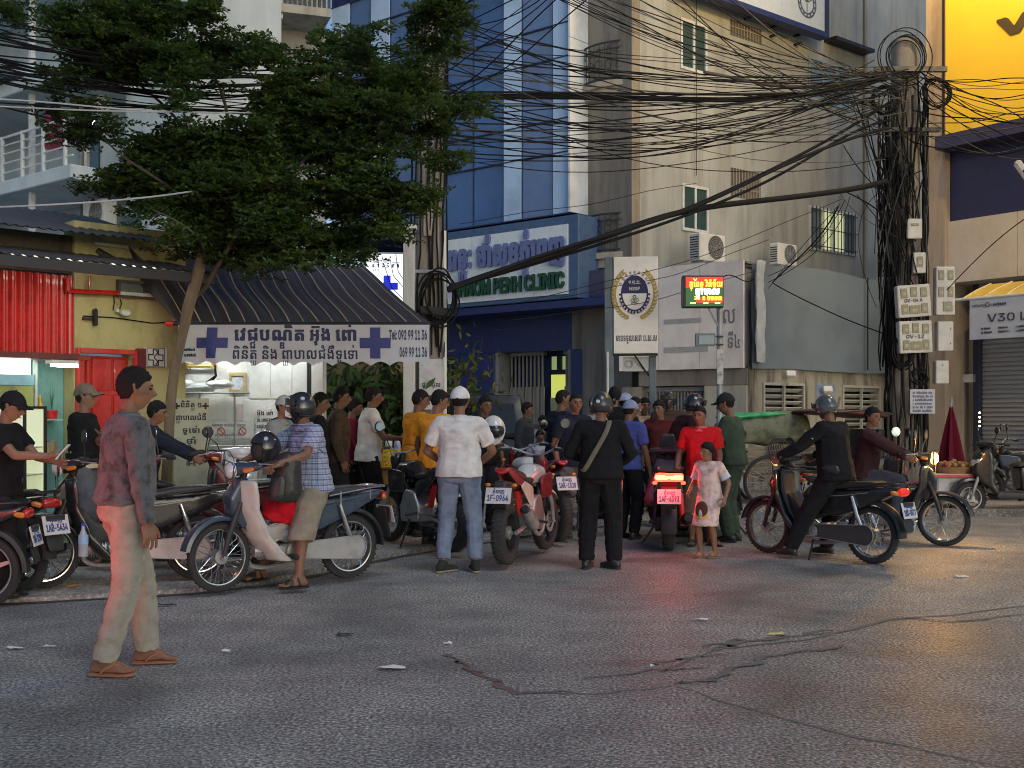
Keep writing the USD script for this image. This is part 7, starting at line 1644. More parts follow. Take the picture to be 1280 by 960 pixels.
        tlp = P('tail_light', softm(hull(np.vstack([ell((-.06, ty + .01, tz), (.025, .03, .04)), ell((.06, ty + .01, tz), (.025, .03, .04)), ell((0, ty - .01, tz + .01), (.03, .025, .035))])), .02, 2), tm_, sm=60)
        for k in (-1, 1): P('rear_indicator', softm(hull(np.vstack([ell((k * .095, ty + .03, tz - .01), (.02, .025, .025)), ell((k * .13, ty + .06, tz), (.014, .02, .02))])), .02, 2), amber, sm=60)
        plate(t, Lr @ np.array([0, -1.005, .545]), Lr @ rot('x', -14), plate_txt)
        P('plate_bracket', box(-.09, .09, -1.0, -.985, .47, .62), dkp)
        if basket: pass
    elif kind == 'street':
        P('front_mudguard', turn(arc_fender(wb, r, r + .035, 40, 150, .13, .01)), cover_m or dkp, sm=50)
        P('fuel_tank', softm(hull(np.vstack([ell((0, hy - .12, .84), (.13, .10, .08)), ell((0, hy - .30, .84), (.12, .12, .09)), ell((0, hy - .45, .77), (.07, .08, .05)), ell((0, hy - .05, .76), (.12, .06, .06))])), .03, 4), body, sm=60)
        for k in (-1, 1):
            P('tank_shroud', softm(hull(np.vstack([ell((k * .135, hy + .04, .80), (.02, .04, .035)), ell((k * .15, hy - .02, .62), (.02, .05, .04)), ell((k * .12, hy - .22, .74), (.02, .06, .07)), ell((k * .12, hy - .20, .60), (.02, .05, .03))])), .03, 3), shield, sm=60)
            P('side_panel', softm(hull(np.vstack([ell((k * .09, -.10, .66), (.02, .07, .06)), ell((k * .08, -.32, .74), (.02, .10, .04)), ell((k * .09, -.08, .54), (.02, .05, .04))])), .03, 3), cover_m or shield, sm=60)
            P('tail_panel', softm(hull(np.vstack([ell((k * .075, -.34, .76), (.018, .07, .035)), ell((k * .06, -.74, .90), (.015, .05, .025)), ell((k * .075, -.5, .78), (.018, .06, .03))])), .03, 3), shield, sm=60)
            P('indicator', turn(ball((k * .15, hy + .08, .88), (.025, .018, .018))), amber); P('rear_indicator', ball((k * .13, -.80, .76), (.028, .018, .018)), amber); P('indicator_stalk', tube([(k * .02, -.80, .77), (k * .12, -.80, .76)], .007, 6), dkp)
            P('swingarm', tube([(k * .10, -.10, .38), (k * .105, -wb, r)], .022, 8), alloy)
            P('frame_spar', tube([(k * .03, hy, .86), (k * .10, .12, .62), (k * .10, -.10, .40)], .022, 8), dark_metal)
        P('seat', soft([(hy - .42, .78), (hy - .5, .80), (-.25, .80), (-.34, .86), (-.66, .92), (-.72, .90), (-.5, .82), (-.3, .76), (hy - .5, .73)], .21, 5, .03, 'x', lambda v: v * np.column_stack([1 - .4 * np.clip((-v[:, 1] - .3) / .4, 0, 1), np.ones(len(v)), np.ones(len(v))])), seat_m, sm=60)
        P('headlight', turn(softm(hull(np.vstack([ell((0, hy + .14, .93), (.07, .03, .06)), ell((0, hy + .10, .80), (.06, .03, .04)), ell((0, hy + .06, .95), (.07, .04, .05))])), .03, 3)), lit_head or shield, sm=60)
        P('engine', softm(hull([(x, y, z) for x in (-.13, .13) for y, z in ((-.16, .28), (.22, .26), (.26, .42), (.14, .62), (-.05, .60), (-.16, .44))]), .03, 3), alloy, sm=60)
        P('radiator', softm(hull([(x, y, z) for x in (-.12, .12) for y, z in ((.30, .44), (.34, .44), (.34, .68), (.38, .68))]), .05, 1), dark_metal)
        ex = P('exhaust', tube(spl([(.08, .28, .46), (.10, .32, .30), (.12, .10, .22), (.14, -.16, .28), (.15, -.22, .32)], 16), .022, 10), steel); P('muffler', tube([(.155, -.20, .31), (.165, -.27, .35), (.19, -.62, .52), (.19, -.65, .53)], [.035, .058, .062, .04], 14), mat('muffler_alloy', (.38, .36, .36), rough=.35, metal=.6), ex); P('muffler_cap', tube([(.19, -.64, .526), (.19, -.66, .535)], [.05, .03], 12), dark_metal, ex)
        P('rear_shock', tube([(0, -.20, .44), (0, -.28, .68)], .035, 10), red_paint)
        P('chain', cat(tube([(-.115, .02, .36), (-.115, -wb, r + .075)], .008, 5), tube([(-.115, .02, .30), (-.115, -wb, r - .075)], .008, 5)), dark_metal); P('sprocket', xf(lathe([(0, -.003), (.08, -.003), (.08, .003), (0, .003)], 28, 'x'), t=(-.115, -wb, r)), steel)
        P('foot_peg', cat(tube([(-.27, -.14, .36), (-.12, -.14, .38)], .014, 8), tube([(.27, -.14, .36), (.12, -.14, .38)], .014, 8)), rubber)
        P('rear_mudguard', softm(hull([(-.07, -.62, .78), (.07, -.62, .78), (-.06, -.82, .80), (.06, -.82, .80), (-.06, -.88, .60), (.06, -.88, .60), (-.06, -.86, .60), (.06, -.86, .60)]), .04, 2), dkp, sm=50)
        P('hugger', arc_fender(-wb, r, r + .03, 60, 130, .15, .008), dkp, sm=50)
        tm_ = glow('lit_tail', (1.0, .03, .015), lit_tail, (.3, .01, .01)) if lit_tail else red_lens
        P('tail_light', softm(hull(np.vstack([ell((-.05, -.78, .895), (.02, .025, .022)), ell((.05, -.78, .895), (.02, .025, .022)), ell((0, -.80, .875), (.03, .02, .02))])), .02, 2), tm_, sm=60)
        P('side_stand', tube([(-.13, .02, .3), (-.28, -.05, .01)], .013, 6), dark_metal)
        plate(t, Lr @ np.array([0, -.895, .665]), Lr @ rot('x', -20), plate_txt)
    else:
        P('front_mudguard', turn(arc_fender(wb, r, r + .04, 20, 150, .15, .012)), body, sm=50)
        P('front_apron', soft([(hy + .02, 1.02), (hy + .14, .86), (hy + .19, .66), (hy + .10, .48), (hy - .02, .40), (hy - .12, .30), (hy - .16, .28), (hy - .10, .46), (hy - .06, .90)], .34, 6, .035, 'x', lambda v: v * np.column_stack([1 - .55 * np.clip((v[:, 1] - hy + .02) / .2, 0, 1), np.ones(len(v)), np.ones(len(v))])), body, sm=60)
        P('floorboard', soft([(hy - .10, .30), (hy - .16, .34), (-.12, .34), (-.16, .24), (hy - .14, .23)], .34, 4, .04), dkp, sm=60)
        P('rear_body', soft([(-.02, .70), (-.06, .36), (-.22, .33), (-.46, .46), (-.88, .70), (-.96, .80), (-.80, .80), (-.4, .74)], .32, 6, .035, 'x', lambda v: v * np.column_stack([1 - .45 * np.clip((-v[:, 1] - .4) / .5, 0, 1), np.ones(len(v)), np.ones(len(v))])), body, sm=60)
        P('seat', soft([(.02, .70), (-.02, .76), (-.28, .78), (-.36, .83), (-.74, .88), (-.82, .86), (-.6, .80), (-.2, .73)], .28, 5, .035), seat_m, sm=60)
        P('handlebar_cover', turn(softm(hull(np.vstack([ell((0, hy + .06, 1.03), (.09, .06, .06)), ell((-.18, hy - .05, 1.04), (.05, .04, .035)), ell((.18, hy - .05, 1.04), (.05, .04, .035))])), .03, 3)), body, sm=60)
        P('headlight', softm(hull(np.vstack([ell((-.09, hy + .13, .80), (.035, .02, .03)), ell((.09, hy + .13, .80), (.035, .02, .03)), ell((0, hy + .18, .74), (.03, .02, .03))])), .02, 2), lamp_mat, sm=60)
        for k in (-1, 1): P('indicator', ball((k * .12, hy + .09, .90), (.035, .02, .02)), amber)
        P('engine', softm(hull([(x, y, z) for x in (-.15, .02) for y, z in ((-.10, .22), (-.70, .20), (-.72, .36), (-.20, .44))]), .04, 3), dark_metal, sm=60)
        ex = P('muffler', tube([(.14, -.15, .22), (.17, -.30, .26), (.20, -.80, .36), (.20, -.84, .37)], [.03, .055, .065, .04], 14), dark_metal); P('muffler_shield', tube([(.23, -.40, .33), (.245, -.72, .39)], .028, 8, flat=.5), steel, ex)
        P('hugger', arc_fender(-wb, r, r + .04, 60, 190, .17, .012), dkp, sm=50)
        for k in (-1, 1): P('shock_absorber', tube([(k * .15, -wb, .27), (k * .13, -wb + .14, .60)], .03, 10), red_paint if k > 0 else dark_metal); P('grab_rail', tube(spl([(k * .10, -.55, .84), (k * .15, -.72, .88), (k * .11, -.92, .90)], 10), .014, 8), dark_metal)
        tm_ = glow('lit_tail', (1.0, .03, .015), lit_tail, (.3, .01, .01)) if lit_tail else red_lens
        P('tail_light', softm(hull(np.vstack([ell((-.13, -.93, .80), (.025, .03, .048)), ell((.13, -.93, .80), (.025, .03, .048)), ell((0, -.97, .795), (.05, .025, .034))])), .02, 2), tm_, sm=60)
        if lit_tail:
            for k in (-1, 1): P('tail_core', softm(hull(np.vstack([ell((k * .125, -.962, .80), (.018, .018, .026)), ell((k * .01, -.993, .80), (.018, .010, .014))])), .02, 1), glow('lit_core', (1.0, .40, .03), lit_tail * 1.6, (.3, .1, .01)), sm=60)
        for k in (-1, 1): P('rear_indicator', ball((k * .15, -.90, .74), (.025, .03, .02)), glow('lit_small', (1.0, .05, .02), lit_tail * .5, (.3, .02, .01)) if lit_tail else amber)
        P('rear_fender', softm(hull([(-.09, -.84, .74), (.09, -.84, .74), (-.08, -1.0, .52), (.08, -1.0, .52), (-.08, -.96, .46), (.08, -.96, .46)]), .04, 2), dkp, sm=50)
        plate(t, Lr @ np.array([0, -1.012, .60]), Lr @ rot('x', -12), plate_txt)
        P('side_stand', tube([(-.16, -.1, .2), (-.3, -.16, .01)], .012, 6), dark_metal)
        P('side_trim', cat(*[tube([(k * .165, -.1, .56), (k * .15, -.45, .62), (k * .11, -.85, .76)], .010, 5, flat=.5) for k in (-1, 1)]), mat('decal_silver', (.4, .4, .4)))
        if wind: P('windscreen', turn(softm(hull(np.vstack([ell((-.1, hy + .08, 1.04), (.02, .01, .02)), ell((.1, hy + .08, 1.04), (.02, .01, .02)), ell((-.06, hy + .0, 1.22), (.02, .01, .02)), ell((.06, hy + 0, 1.22), (.02, .01, .02))])), .03, 2)), mat('smoke_screen', (.04, .04, .045), rough=.08, coat=.8), sm=60)
    if extra: extra(t, Lr, turn)
    return t
# ------------------------------------------------------------------ motorbikes in place
blk_p = paint('gloss_black', (.010, .010, .012)); navy_p = paint('dark_blue_grey', (.03, .045, .07)); wht_p = paint('gloss_white', (.55, .55, .55)); red_p = paint('gloss_red', (.13, .008, .010)); sil_p = paint('silver_grey', (.28, .29, .30))
cream_p = paint('faded_cream', (.46, .42, .39), rough=.4)
def rear_at(px, Y, heading, half=.615):
    h = math.radians(heading); x = gx(px, Y); return x + half * math.sin(h), Y + half * math.cos(h)
def front_at(px, Y, heading, half=.615):
    h = math.radians(heading); x = gx(px, Y); return x - half * math.sin(h), Y - half * math.cos(h)
BK = {}
BK['dream'] = bike('dark blue and cream motorbike ridden by the man in a plaid shirt', -1.906, 9.78, -130, 'underbone', navy_p, cream_p, plate_txt='1R-3391', rack=True, chaincase=mat('grey_case', (.36, .35, .34), rough=.4, metal=.4), z0=.03, mirrors=(0, 0), steer=4)
BK['police'] = bike('black police motorbike with red rear lens ridden by a helmeted officer', 3.13, 11.85, -42, 'underbone', blk_p, blk_p, plate_txt='1BX-0377', lit_tail=.45, chaincase=mat('dark_case', (.06, .055, .055), rough=.45, metal=.4), headlamp='wide', mirrors=(0, 1), lit_head=glow('warm_reflector', (1.0, .6, .25), .9, (.4, .35, .3)))  # headlight glows warm by emission
BK['blackleft'] = bike('black motorbike parked behind the foreground man, bottle by its leg shield', -3.27, 9.75, -113, 'underbone', blk_p, blk_p, plate_txt='1AC-5503', chaincase=mat('pale_case', (.42, .36, .35), rough=.4, metal=.3), z0=PAVE, mirrors=(1, 0), steer=8)
x, y = rear_at(-22, 8.75, -97); BK['edge1'] = bike('motorbike with alloy wheel nearest the corner shop edge, mostly cut off', x, y, -97, 'underbone', blk_p, blk_p, plate_txt='1N-2290', wheel_m=(alloy, 5), z0=.0, mirrors=(0, 0))
x, y = rear_at(28, 9.35, -62); BK['edge2'] = bike('dark motorbike with tilted white plate beside the phone cabinet', x, y, -62, 'underbone', blk_p, blk_p, plate_txt='1AB-5434', wheel_m=(dark_metal, 6), z0=PAVE, mirrors=(0, 0))
BK['seatlit'] = bike('motorbike with shiny olive seat parked just behind the cream leg shield', gx(246, 10.75), 10.75, -107, 'underbone', paint('dark_red', (.10, .012, .014)), blk_p, seat_m=mat('olive_seat', (.10, .10, .07), rough=.35), plate_txt='1U-7785', z0=PAVE, mirrors=(0, 1))
BK['rider4'] = bike('dark red motorbike straddled by the young man in a black jacket', gx(214, 11.6), 11.6, 78, 'underbone', paint('maroon_gloss', (.12, .012, .018)), blk_p, plate_txt='1S-1104', z0=PAVE)
BK['whitescoot'] = bike('white fronted scooter facing the road beside the painted notice board', gx(302, 12.35), 12.35, 168, 'scooter', wht_p, plate_txt='1T-4400', z0=PAVE, mirrors=(1, 1))
x, y = rear_at(566, 11.95, -34, .66); BK['trailblack'] = bike('black trail motorbike half hidden behind the white shirted man', x, y, -34, 'street', blk_p, blk_p, plate_txt='1V-1180', z0=PAVE, steer=6, mirrors=(1, 1), mirror_up=.26, wheel_m=(chrome, 'wire'))
x, y = rear_at(632, 10.98, 17, .66); BK['redwhite'] = bike('white and red sport motorbike with fat rear tyre and pinkish muffler', x, y, 17, 'street', wht_p, paint('deep_red', (.17, .02, .022)), plate_txt='1F-0964', z0=PAVE, wheel_m=(dark_metal, 5), cover_m=paint('orange_panel', (.62, .45, .40)), steer=-6, mirrors=(0, 1), mirror_up=.3)
x, y = rear_at(697, 12.95, -24, .66); BK['whitetank'] = bike('motorbike with long white tank and red tail, plate askew by the men in navy', x, y, -24, 'street', wht_p, red_p, plate_txt='1AK-1328', z0=PAVE, cover_m=wht_p, mirrors=(0, 1), mirror_up=.28, wheel_m=(dark_metal, 5))
x, y = rear_at(836, 12.55, 7, .66); BK['lit'] = bike('maxi scooter with glowing red tail light seen from behind', x, y, 7, 'scooter', paint('dark_maroon', (.05, .012, .014)), plate_txt='1AF-6393', lit_tail=TAILI, mirrors=(0, 1), wind=True, steer=-8)
x, y = front_at(1180, 12.95, 112); BK['boy'] = bike('motorbike with dazzling warm headlight ridden by the boy in maroon', x, y, 112, 'underbone', blk_p, blk_p, plate_txt='1H-8812', mirrors=(1, 1), lit_head=glow('headlight_glow', (1.0, .48, .07), HEADI, (.6, .5, .3)), steer=-8)
BK['right'] = bike('black scooter parked by the steel shutter, seen side on', 7.35, 17.0, -93, 'scooter', blk_p, plate_txt='1G-2217', mirrors=(1, 1), wheel_m=(alloy, 3), s=1)
BK['shade'] = bike('dark motorbike parked beyond the boy, its handlebar near the fruit cart', gx(1085, 15.0), 15.0, 75, 'underbone', paint('wine_red', (.08, .012, .016)), blk_p, plate_txt='1D-3307', mirrors=(0, 1))
BK['behind'] = bike('dark motorbike parked behind the policeman with the shoulder strap', gx(800, 15.6), 15.6, -60, 'street', blk_p, blk_p, plate_txt='1K-6601', z0=PAVE, mirrors=(1, 1), wheel_m=(dark_metal, 5))
BK['right2'] = bike('dark motorbike parked behind the side-on scooter at the steel shutter', 8.3, 18.6, -75, 'street', blk_p, blk_p, plate_txt='1C-7745', mirrors=(1, 1), wheel_m=(dark_metal, 5))
BK['girlside'] = bike('black scooter with big mirror standing between the girl and the green officer', gx(905, 13.7), 14.0, 200, 'scooter', blk_p, plate_txt='1Z-9001', mirrors=(1, 1))
# unseen machine outside the frame, placed to light the foreground man red
BK['braking'] = bike('unseen dark motorbike with its brake light on, out of view', -4.40, 5.10, -124, 'underbone', blk_p, blk_p, plate_txt='1M-4127', lit_tail=14, mirrors=(1, 1), extra=lambda t, Lr, tu: part(t, 'luggage_plate', box(-.26, .26, -1.32, -.72, .645, .655, .004), dark_metal))  # plate under the lamp is added to keep red light off the road

# lamps of those bikes; the brake lamp is out of view
def lamp(parent, pos, col, inten, r=.04, name='lamp_light'):
    s = UsdLux.SphereLight.Define(stage, f'{parent}/{name}'); s.CreateRadiusAttr(r); s.CreateIntensityAttr(inten); s.CreateColorAttr(Gf.Vec3f(*col)); s.AddTranslateOp().Set(Gf.Vec3d(*map(float, pos)))
lamp(BK['lit'], (0, -1.10, .80), (1.0, .03, .03), TAIL_L, .05)
lamp(BK['braking'], (0, -1.08, .715), (1.0, .10, .07), BRAKE_L, .06)
lamp(BK['boy'], (0, .60, .975), (1.0, .50, .13), HEAD_L, .035)

# ------------------------------------------------------------------ people in place
c_ = cloth
black_c = c_('black_cloth', (.012, .012, .014)); navy_c = c_('navy_cloth', (.014, .018, .032)); dark_tr = c_('dark_trousers', (.022, .022, .026)); khaki = c_('khaki_cloth', (.27, .25, .205)); jeans_m = c_('pale_denim', (.15, .19, .27), var=.35, vs=5)
white_c = c_('white_cloth', (.56, .55, .53)); orange_c = c_('orange_cloth', (.68, .25, .02)); maroon_c = c_('maroon_cloth2', (.20, .018, .045)); red_c = c_('red_cloth', (.48, .015, .02)); green_c = c_('officer_green', (.045, .065, .045)); grey_c = c_('grey_cloth', (.20, .20, .20)); brown_c = c_('brown_cloth', (.07, .045, .035)); blue_c = c_('royal_blue_cloth', (.05, .07, .24)); grey_tr = c_('grey_trousers', (.11, .11, .12)); beige_c = c_('beige_cloth', (.45, .33, .23)); short_br = c_('brown_shorts', (.12, .085, .065))
camo = mat('mottled_grey_cloth', (.085, .085, .092), rough=.9, var=.6, vs=13, bump=.004, bs=60, spec=.2, sheen=.1)
def plaid():
    nodes = {'tc': ('texture_coordinate', {}), 's': ('separate_xyz', {}), 'p': ('principled_bsdf', {'roughness': .85, 'specular_ior_level': .2})}; links = [('tc.object', 's.vector')]
    for ax in 'xyz':
        nodes['m' + ax] = ('math', {'math_type': 'multiply', 'value2': 24.0 if ax != 'z' else 22.0}); nodes['f' + ax] = ('math', {'math_type': 'fraction'})
        nodes['r' + ax] = ('rgb_ramp', {'interpolate': True, 'ramp': [(0, (.42, .46, .60)), (.18, (.60, .62, .66)), (.34, (.25, .30, .50)), (.42, (.10, .13, .30)), (.5, (.10, .13, .30)), (.56, (.60, .62, .66)), (.72, (.50, .53, .62)), (.80, (.20, .22, .38)), (.86, (.60, .62, .66)), (1, (.42, .46, .60))]})
        links += [('s.' + ax, f'm{ax}.value1'), (f'm{ax}.value', f'f{ax}.value1'), (f'f{ax}.value', f'r{ax}.fac')]
    nodes['a'] = ('mix', {'mix_type': 'multiply', 'fac': .75}); links += [('rx.color' if 0 else 'rz.color', 'a.color1'), ('ry.color', 'a.color2')]
    nodes['b'] = ('mix', {'mix_type': 'multiply', 'fac': .5}); links += [('a.color', 'b.color1'), ('rx.color', 'b.color2'), ('b.color', 'p.base_color')]
    nodes['g'] = ('gamma', {'gamma': .8}); links = [l for l in links if l != ('b.color', 'p.base_color')] + [('b.color', 'g.color'), ('g.color', 'p.base_color')]
    return usdkit.material(stage, LOOKS + 'plaid_cloth', nodes, links, surface='p.BSDF')
plaid_m = plaid()
def W_of(i, X, Y, heading, p, z0=0):
    a = math.radians(-heading); p = np.asarray(p, float) * i['s']; c, s = math.cos(a), math.sin(a)
    return np.array([X + c * p[0] - s * p[1], Y + s * p[0] + c * p[1], z0 + p[2]])
def phone(i, X, Y, h, side, z0, label, up=(0, 0, 1), col=None):
    k = 1 if side == 'r' else -1; w = i['wr'][k]; d = unit(w - i['elb'][k]); c = W_of(i, X, Y, h, w + d * .10 + np.array([0, .01, .035]), z0)
    solo('mobile_phone', label, 'phone', xf(xf(xf(box(-.037, .037, -.005, .005, -.075, .075, .006), rot('x', -40)), rot('z', -h + 10)), t=c), col or mat('phone_black', (.02, .02, .02), rough=.15), sm=False)
black_cap = c_('black_cap', (.014, .014, .016)); brown_cap = c_('brown_cap', (.16, .125, .09)); white_cap = c_('white_cap', (.60, .60, .60)); grey_cap = c_('grey_cap', (.33, .35, .34))
hel_blk = paint('helmet_black', (.012, .012, .013), rough=.15); hel_dk = mat('helmet_dark_satin', (.02, .022, .024), rough=.3, coat=.4)
A_ = lambda **k: k
# 1 foreground man
Xf_, Yf_ = gx(157, 6.62), 6.62
def fg_extra(i):
    s = i['s']; c, R = i['spine'](.075)
    part(i['t'], 'undershirt', xf(arr(hull(np.vstack([ringpts(i['spine'](.055)[0] + np.array([0, -.014, 0]), R[:, 2], .178, 26, .139), ringpts(i['spine'](.115)[0] + np.array([0, -.012, 0]), R[:, 2], .176, 26, .136)]))), s=s), c_('pink_cloth', (.75, .40, .50)))
    e = i['elb'][1]; w = i['wr'][1]
    part(i['t'], 'wrist_cord', xf(xf(torus(.031, .004, 20, 6, 'z'), frame(np.cross(unit(w - e), [1, 0, 0]), unit(w - e)), w - unit(w - e) * .01), s=s), mat('red_cord', (.3, .02, .02)))
person('man standing on the road in mottled grey shirt, khaki trousers and flip-flops', Xf_, Yf_, 53, 1.715, A_(lf=(-.085, .15, .085), rf=(.085, -.15, .085), lfy=26, rfy=42, lean=2, head=(10, 2), rh=(.275, .03, .845), lh=(-.27, .06, .86), lc=30, rc=38, rp=(1, .1, -.1), twist=4), ('jacket', camo, .95, .07), ('trousers', khaki, 1.0), ('flipflop', mat('brown_rubber', (.26, .10, .06), rough=.6)), 'full', tone=0, fat=1.06, extra=fg_extra, lod=.75)
# 2 phone man at the shop edge
h_ = 92; X_, Y_ = gx(3, 9.0), 9.0
i_ = person('man in black cap and dark tee holding a phone beside the phone cabinet', X_, Y_, h_, 1.585, A_(head=(0, 16), rh=(.16, .46, 1.18), lh=(-.08, .44, 1.12), rc=60, lc=60, rp=(.3, .1, -1)), ('tee', black_c, 1.1), ('trousers', dark_tr), ('shoe', None), hat=('cap', black_cap), tone=2, z0=PAVE)
phone(i_, X_, Y_, h_, 'r', PAVE, 'white backed phone held up by the man in a black cap at the shop edge', col=white_plastic)
# 3 man with brown cap
def bag3(i): pass
i_ = person('man in brown cap and black tee, arms folded before the red door', gx(106, 11.0), 11.0, 88, 1.69, A_(head=(0, -3), rh=(-.14, .22, 1.17), lh=(.15, .20, 1.21), rel=(.6, -.4, -.8), lel=(-.6, -.4, -.8), rc=30, lc=30, lean=-2), ('tee', black_c, 1.0, .16), ('shorts', grey_tr, 1.25), ('sandal', None), hat=('cap', brown_cap), tone=2, z0=PAVE, extra=lambda i: part(i['t'], 'cream_apron', xf(arr(hull(np.vstack([ringpts(i['spine'](.02)[0], (0, 0, 1), .180, 24, .146), ringpts(i['spine'](.18)[0], (0, 0, 1), .168, 24, .134)]))), s=i['s']), c_('cream_cloth', (.48, .45, .33))))
# 4 young man on the dark red bike
i_ = person('young man with thick hair in black jacket astride a motorbike', gx(200, 11.45), 11.55, 80, 1.62, A_(pel=(0, -.20, .83), lean=12, head=(4, 4), lf=(-.30, .05, .085), rf=(.30, .05, .085), lk=(-.5, 1, .3), rk=(.5, 1, .3), rh=(.30, .42, 1.00), lh=(-.30, .42, 1.00), lc=75, rc=75), ('jacket', c_('blue_black_cloth', (.016, .02, .03)), 1.15), ('trousers', dark_tr), ('sandal', None), 'full', tone=0, z0=PAVE, extra=lambda i: part(i['t'], 'white_tee_front', xf(arr(hull(np.vstack([ell(i['spine'](.44)[0] + i['RS'] @ np.array([0, .10, 0]), (.035, .02, .03)), ell(i['spine'](.20)[0] + i['RS'] @ np.array([0, .128, 0]), (.05, .02, .05))]))), s=i['s']), grey_c))
# 5, 6 men by the notices
def mask(i):
    part(i['t'], 'face_mask', xf(xf(arr(hull(np.vstack([ell((0, .100, -.035), (.012, .01, .012)), ell((0, .088, -.095), (.02, .01, .01)), ell((.05, .06, -.03), (.01, .01, .012)), ell((-.05, .06, -.03), (.01, .01, .012)), ell((.04, .055, -.08), (.01, .01, .012)), ell((-.04, .055, -.08), (.01, .01, .012))]))), i['Rh'], i['hc']), s=i['s']), mat('mask_white', (.6, .62, .62), rough=.8), sm=50)
person('man in grey cap and white face mask, grey shirt, by the notices', gx(349, 12.1), 12.1, 104, 1.60, A_(head=(12, 4), rh=(.10, .30, 1.0), lh=(-.18, .2, .98)), ('polo', c_('grey_green_cloth', (.22, .23, .22)), 1.1), ('trousers', dark_tr), ('shoe', None), hat=('cap', grey_cap), tone=2, z0=PAVE, extra=mask)
person('man with white face mask half hidden behind the grey capped man', gx(366, 12.9), 12.9, 175, 1.63, A_(head=(6, 0)), ('tee', black_c), ('trousers', dark_tr), ('shoe', None), 'short', tone=1, z0=PAVE, extra=mask)
# 7 plaid rider
hx = -130
i7 = person('rider in plaid shirt, khaki shorts and black helmet on the dark blue motorbike', -1.906, 9.78, hx, 1.68, A_(pel=(0, -.24, .82), lean=8, twist=6, head=(16, -2), lf=(-.29, .04, .085), rf=(.32, .08, .085), lk=(-.45, 1, .2), rk=(.5, 1, .2), rh=(.32, .24, 1.045), lh=(-.32, .24, 1.045), lc=80, rc=80, lp=(-.2, -.1, 1), rp=(.2, -.1, 1)), ('shirt', plaid_m, 1.3, -.03), ('shorts', c_('khaki_shorts', (.23, .20, .155)), 1.25), ('sandal', mat('black_sandal', (.015, .014, .014), rough=.5)), 'short', ('helmet', hel_blk), tone=0, fat=1.12, z0=.03, lod=.85)
# 8-11 the group by the garden
person('dark haired man in black tee next to the palm, nearest the notices', gx(394, 13.2), 13.2, 70, 1.66, A_(head=(20, 4)), ('tee', black_c), ('trousers', dark_tr), ('shoe', None), 'full', tone=1, z0=PAVE)
person('man in dark brown jacket among the group by the palms, facing the road corner', gx(420, 13.6), 13.6, 78, 1.735, A_(head=(8, 2)), ('jacket', c_('mottled_brown', (.06, .042, .03), var=.4), 1.15), ('trousers', dark_tr), ('shoe', None), 'full', tone=1, z0=PAVE)
person('woman in maroon top and long black skirt looking at her phone', gx(437, 14.4), 14.4, 84, 1.62, A_(head=(4, 8), rh=(.10, .34, 1.08), lh=(-.08, .34, 1.06), rc=55, lc=55), ('long', maroon_c, .9, .02), ('skirt', black_c), ('shoe', None), 'bun', tone=2, z0=PAVE, woman=True)
X_, Y_, h_ = gx(461, 14.1), 14.1, 72
i_ = person('slim man in white polo and black trousers beside the maroon topped woman', X_, Y_, h_, 1.75, A_(head=(10, 3), rh=(.12, .36, 1.10), lh=(-.24, .02, .86), rc=55), ('polo', white_c, .9, -.06), ('trousers', black_c), ('shoe', None), 'full', tone=1, z0=PAVE)
phone(i_, X_, Y_, h_, 'r', PAVE, 'dark phone in the hand of the man in white polo')
# 12 two in orange
person('man in orange tee with elbow raised, behind his companion in orange', gx(519, 13.6), 13.6, 60, 1.70, A_(head=(15, 6), lh=(-.30, .12, 1.02), lel=(-1, .1, .1), rh=(.2, .3, 1.0)), ('tee', orange_c, 1.25), ('trousers', dark_tr), ('shoe', None), 'full', tone=1, z0=PAVE)
person('man in orange tee and dark trousers, the nearer of the two in orange', gx(543, 12.7), 12.7, 42, 1.68, A_(head=(30, 10), rh=(.2, .25, .98)), ('tee', orange_c, 1.25), ('trousers', dark_tr), ('shoe', None), 'full', tone=0, z0=PAVE)
# 13 white shirt
person('man in white cap, white shirt and pale jeans seen from behind', gx(574, 10.75), 10.75, 4, 1.70, A_(head=(6, 4), lf=(-.15, -.02, .085), rf=(.15, .02, .085), lfy=38, rfy=-18, lh=(-.17, .22, 1.0), rh=(.17, .22, 1.0), lel=(-1, -.7, -.2), rel=(1, -.7, -.2), lc=60, rc=60, lean=2), ('shirt', white_c, 1.2, -.005), ('jeans', jeans_m, 1.02), ('sneaker', c_('dark_canvas', (.03, .035, .03)), mat('gum_sole', (.3, .24, .15))), 'short', ('cap', white_cap, 'back'), tone=0, fat=1.10, lod=.8)
# 14 kids by the doorway
person('boy in white patterned shirt before the lit clinic doorway', gx(680, 18.2), 18.2, 200, 1.45, A_(head=(0, 10), rh=(.1, .25, .95), lh=(-.1, .25, .98)), ('tee', c_('patterned_white', (.42, .42, .45), var=.6, vs=16)), ('shorts', dark_tr), ('sandal', None), 'full', tone=1, lod=1.6)
person('small child in front of the boy in patterned white', gx(674, 17.2), 17.2, 165, 1.22, A_(head=(0, 5)), ('tee', c_('patterned_white', (.38, .38, .42), var=.6, vs=16)), ('shorts', dark_tr), ('sandal', None), 'full', tone=1, lod=1.6, head_scale=1.12)
# 15, 16 navy men
person('man in black tee and pale trousers facing away beside the navy polo man', gx(699, 14.3), 14.3, 60, 1.72, A_(head=(20, 0)), ('tee', navy_c, 1.1), ('trousers', khaki), ('shoe', None), 'short', tone=1, z0=PAVE)
person('older man in navy polo and grey trousers turning his smiling face to the camera', gx(716, 13.4), 13.4, 150, 1.66, A_(head=(14, 0), lf=(-.1, .05, .085), rf=(.12, -.05, .085), lean=4), ('polo', navy_c, 1.2), ('trousers', grey_tr), ('shoe', None), 'short', tone=0, fat=1.1, z0=PAVE)
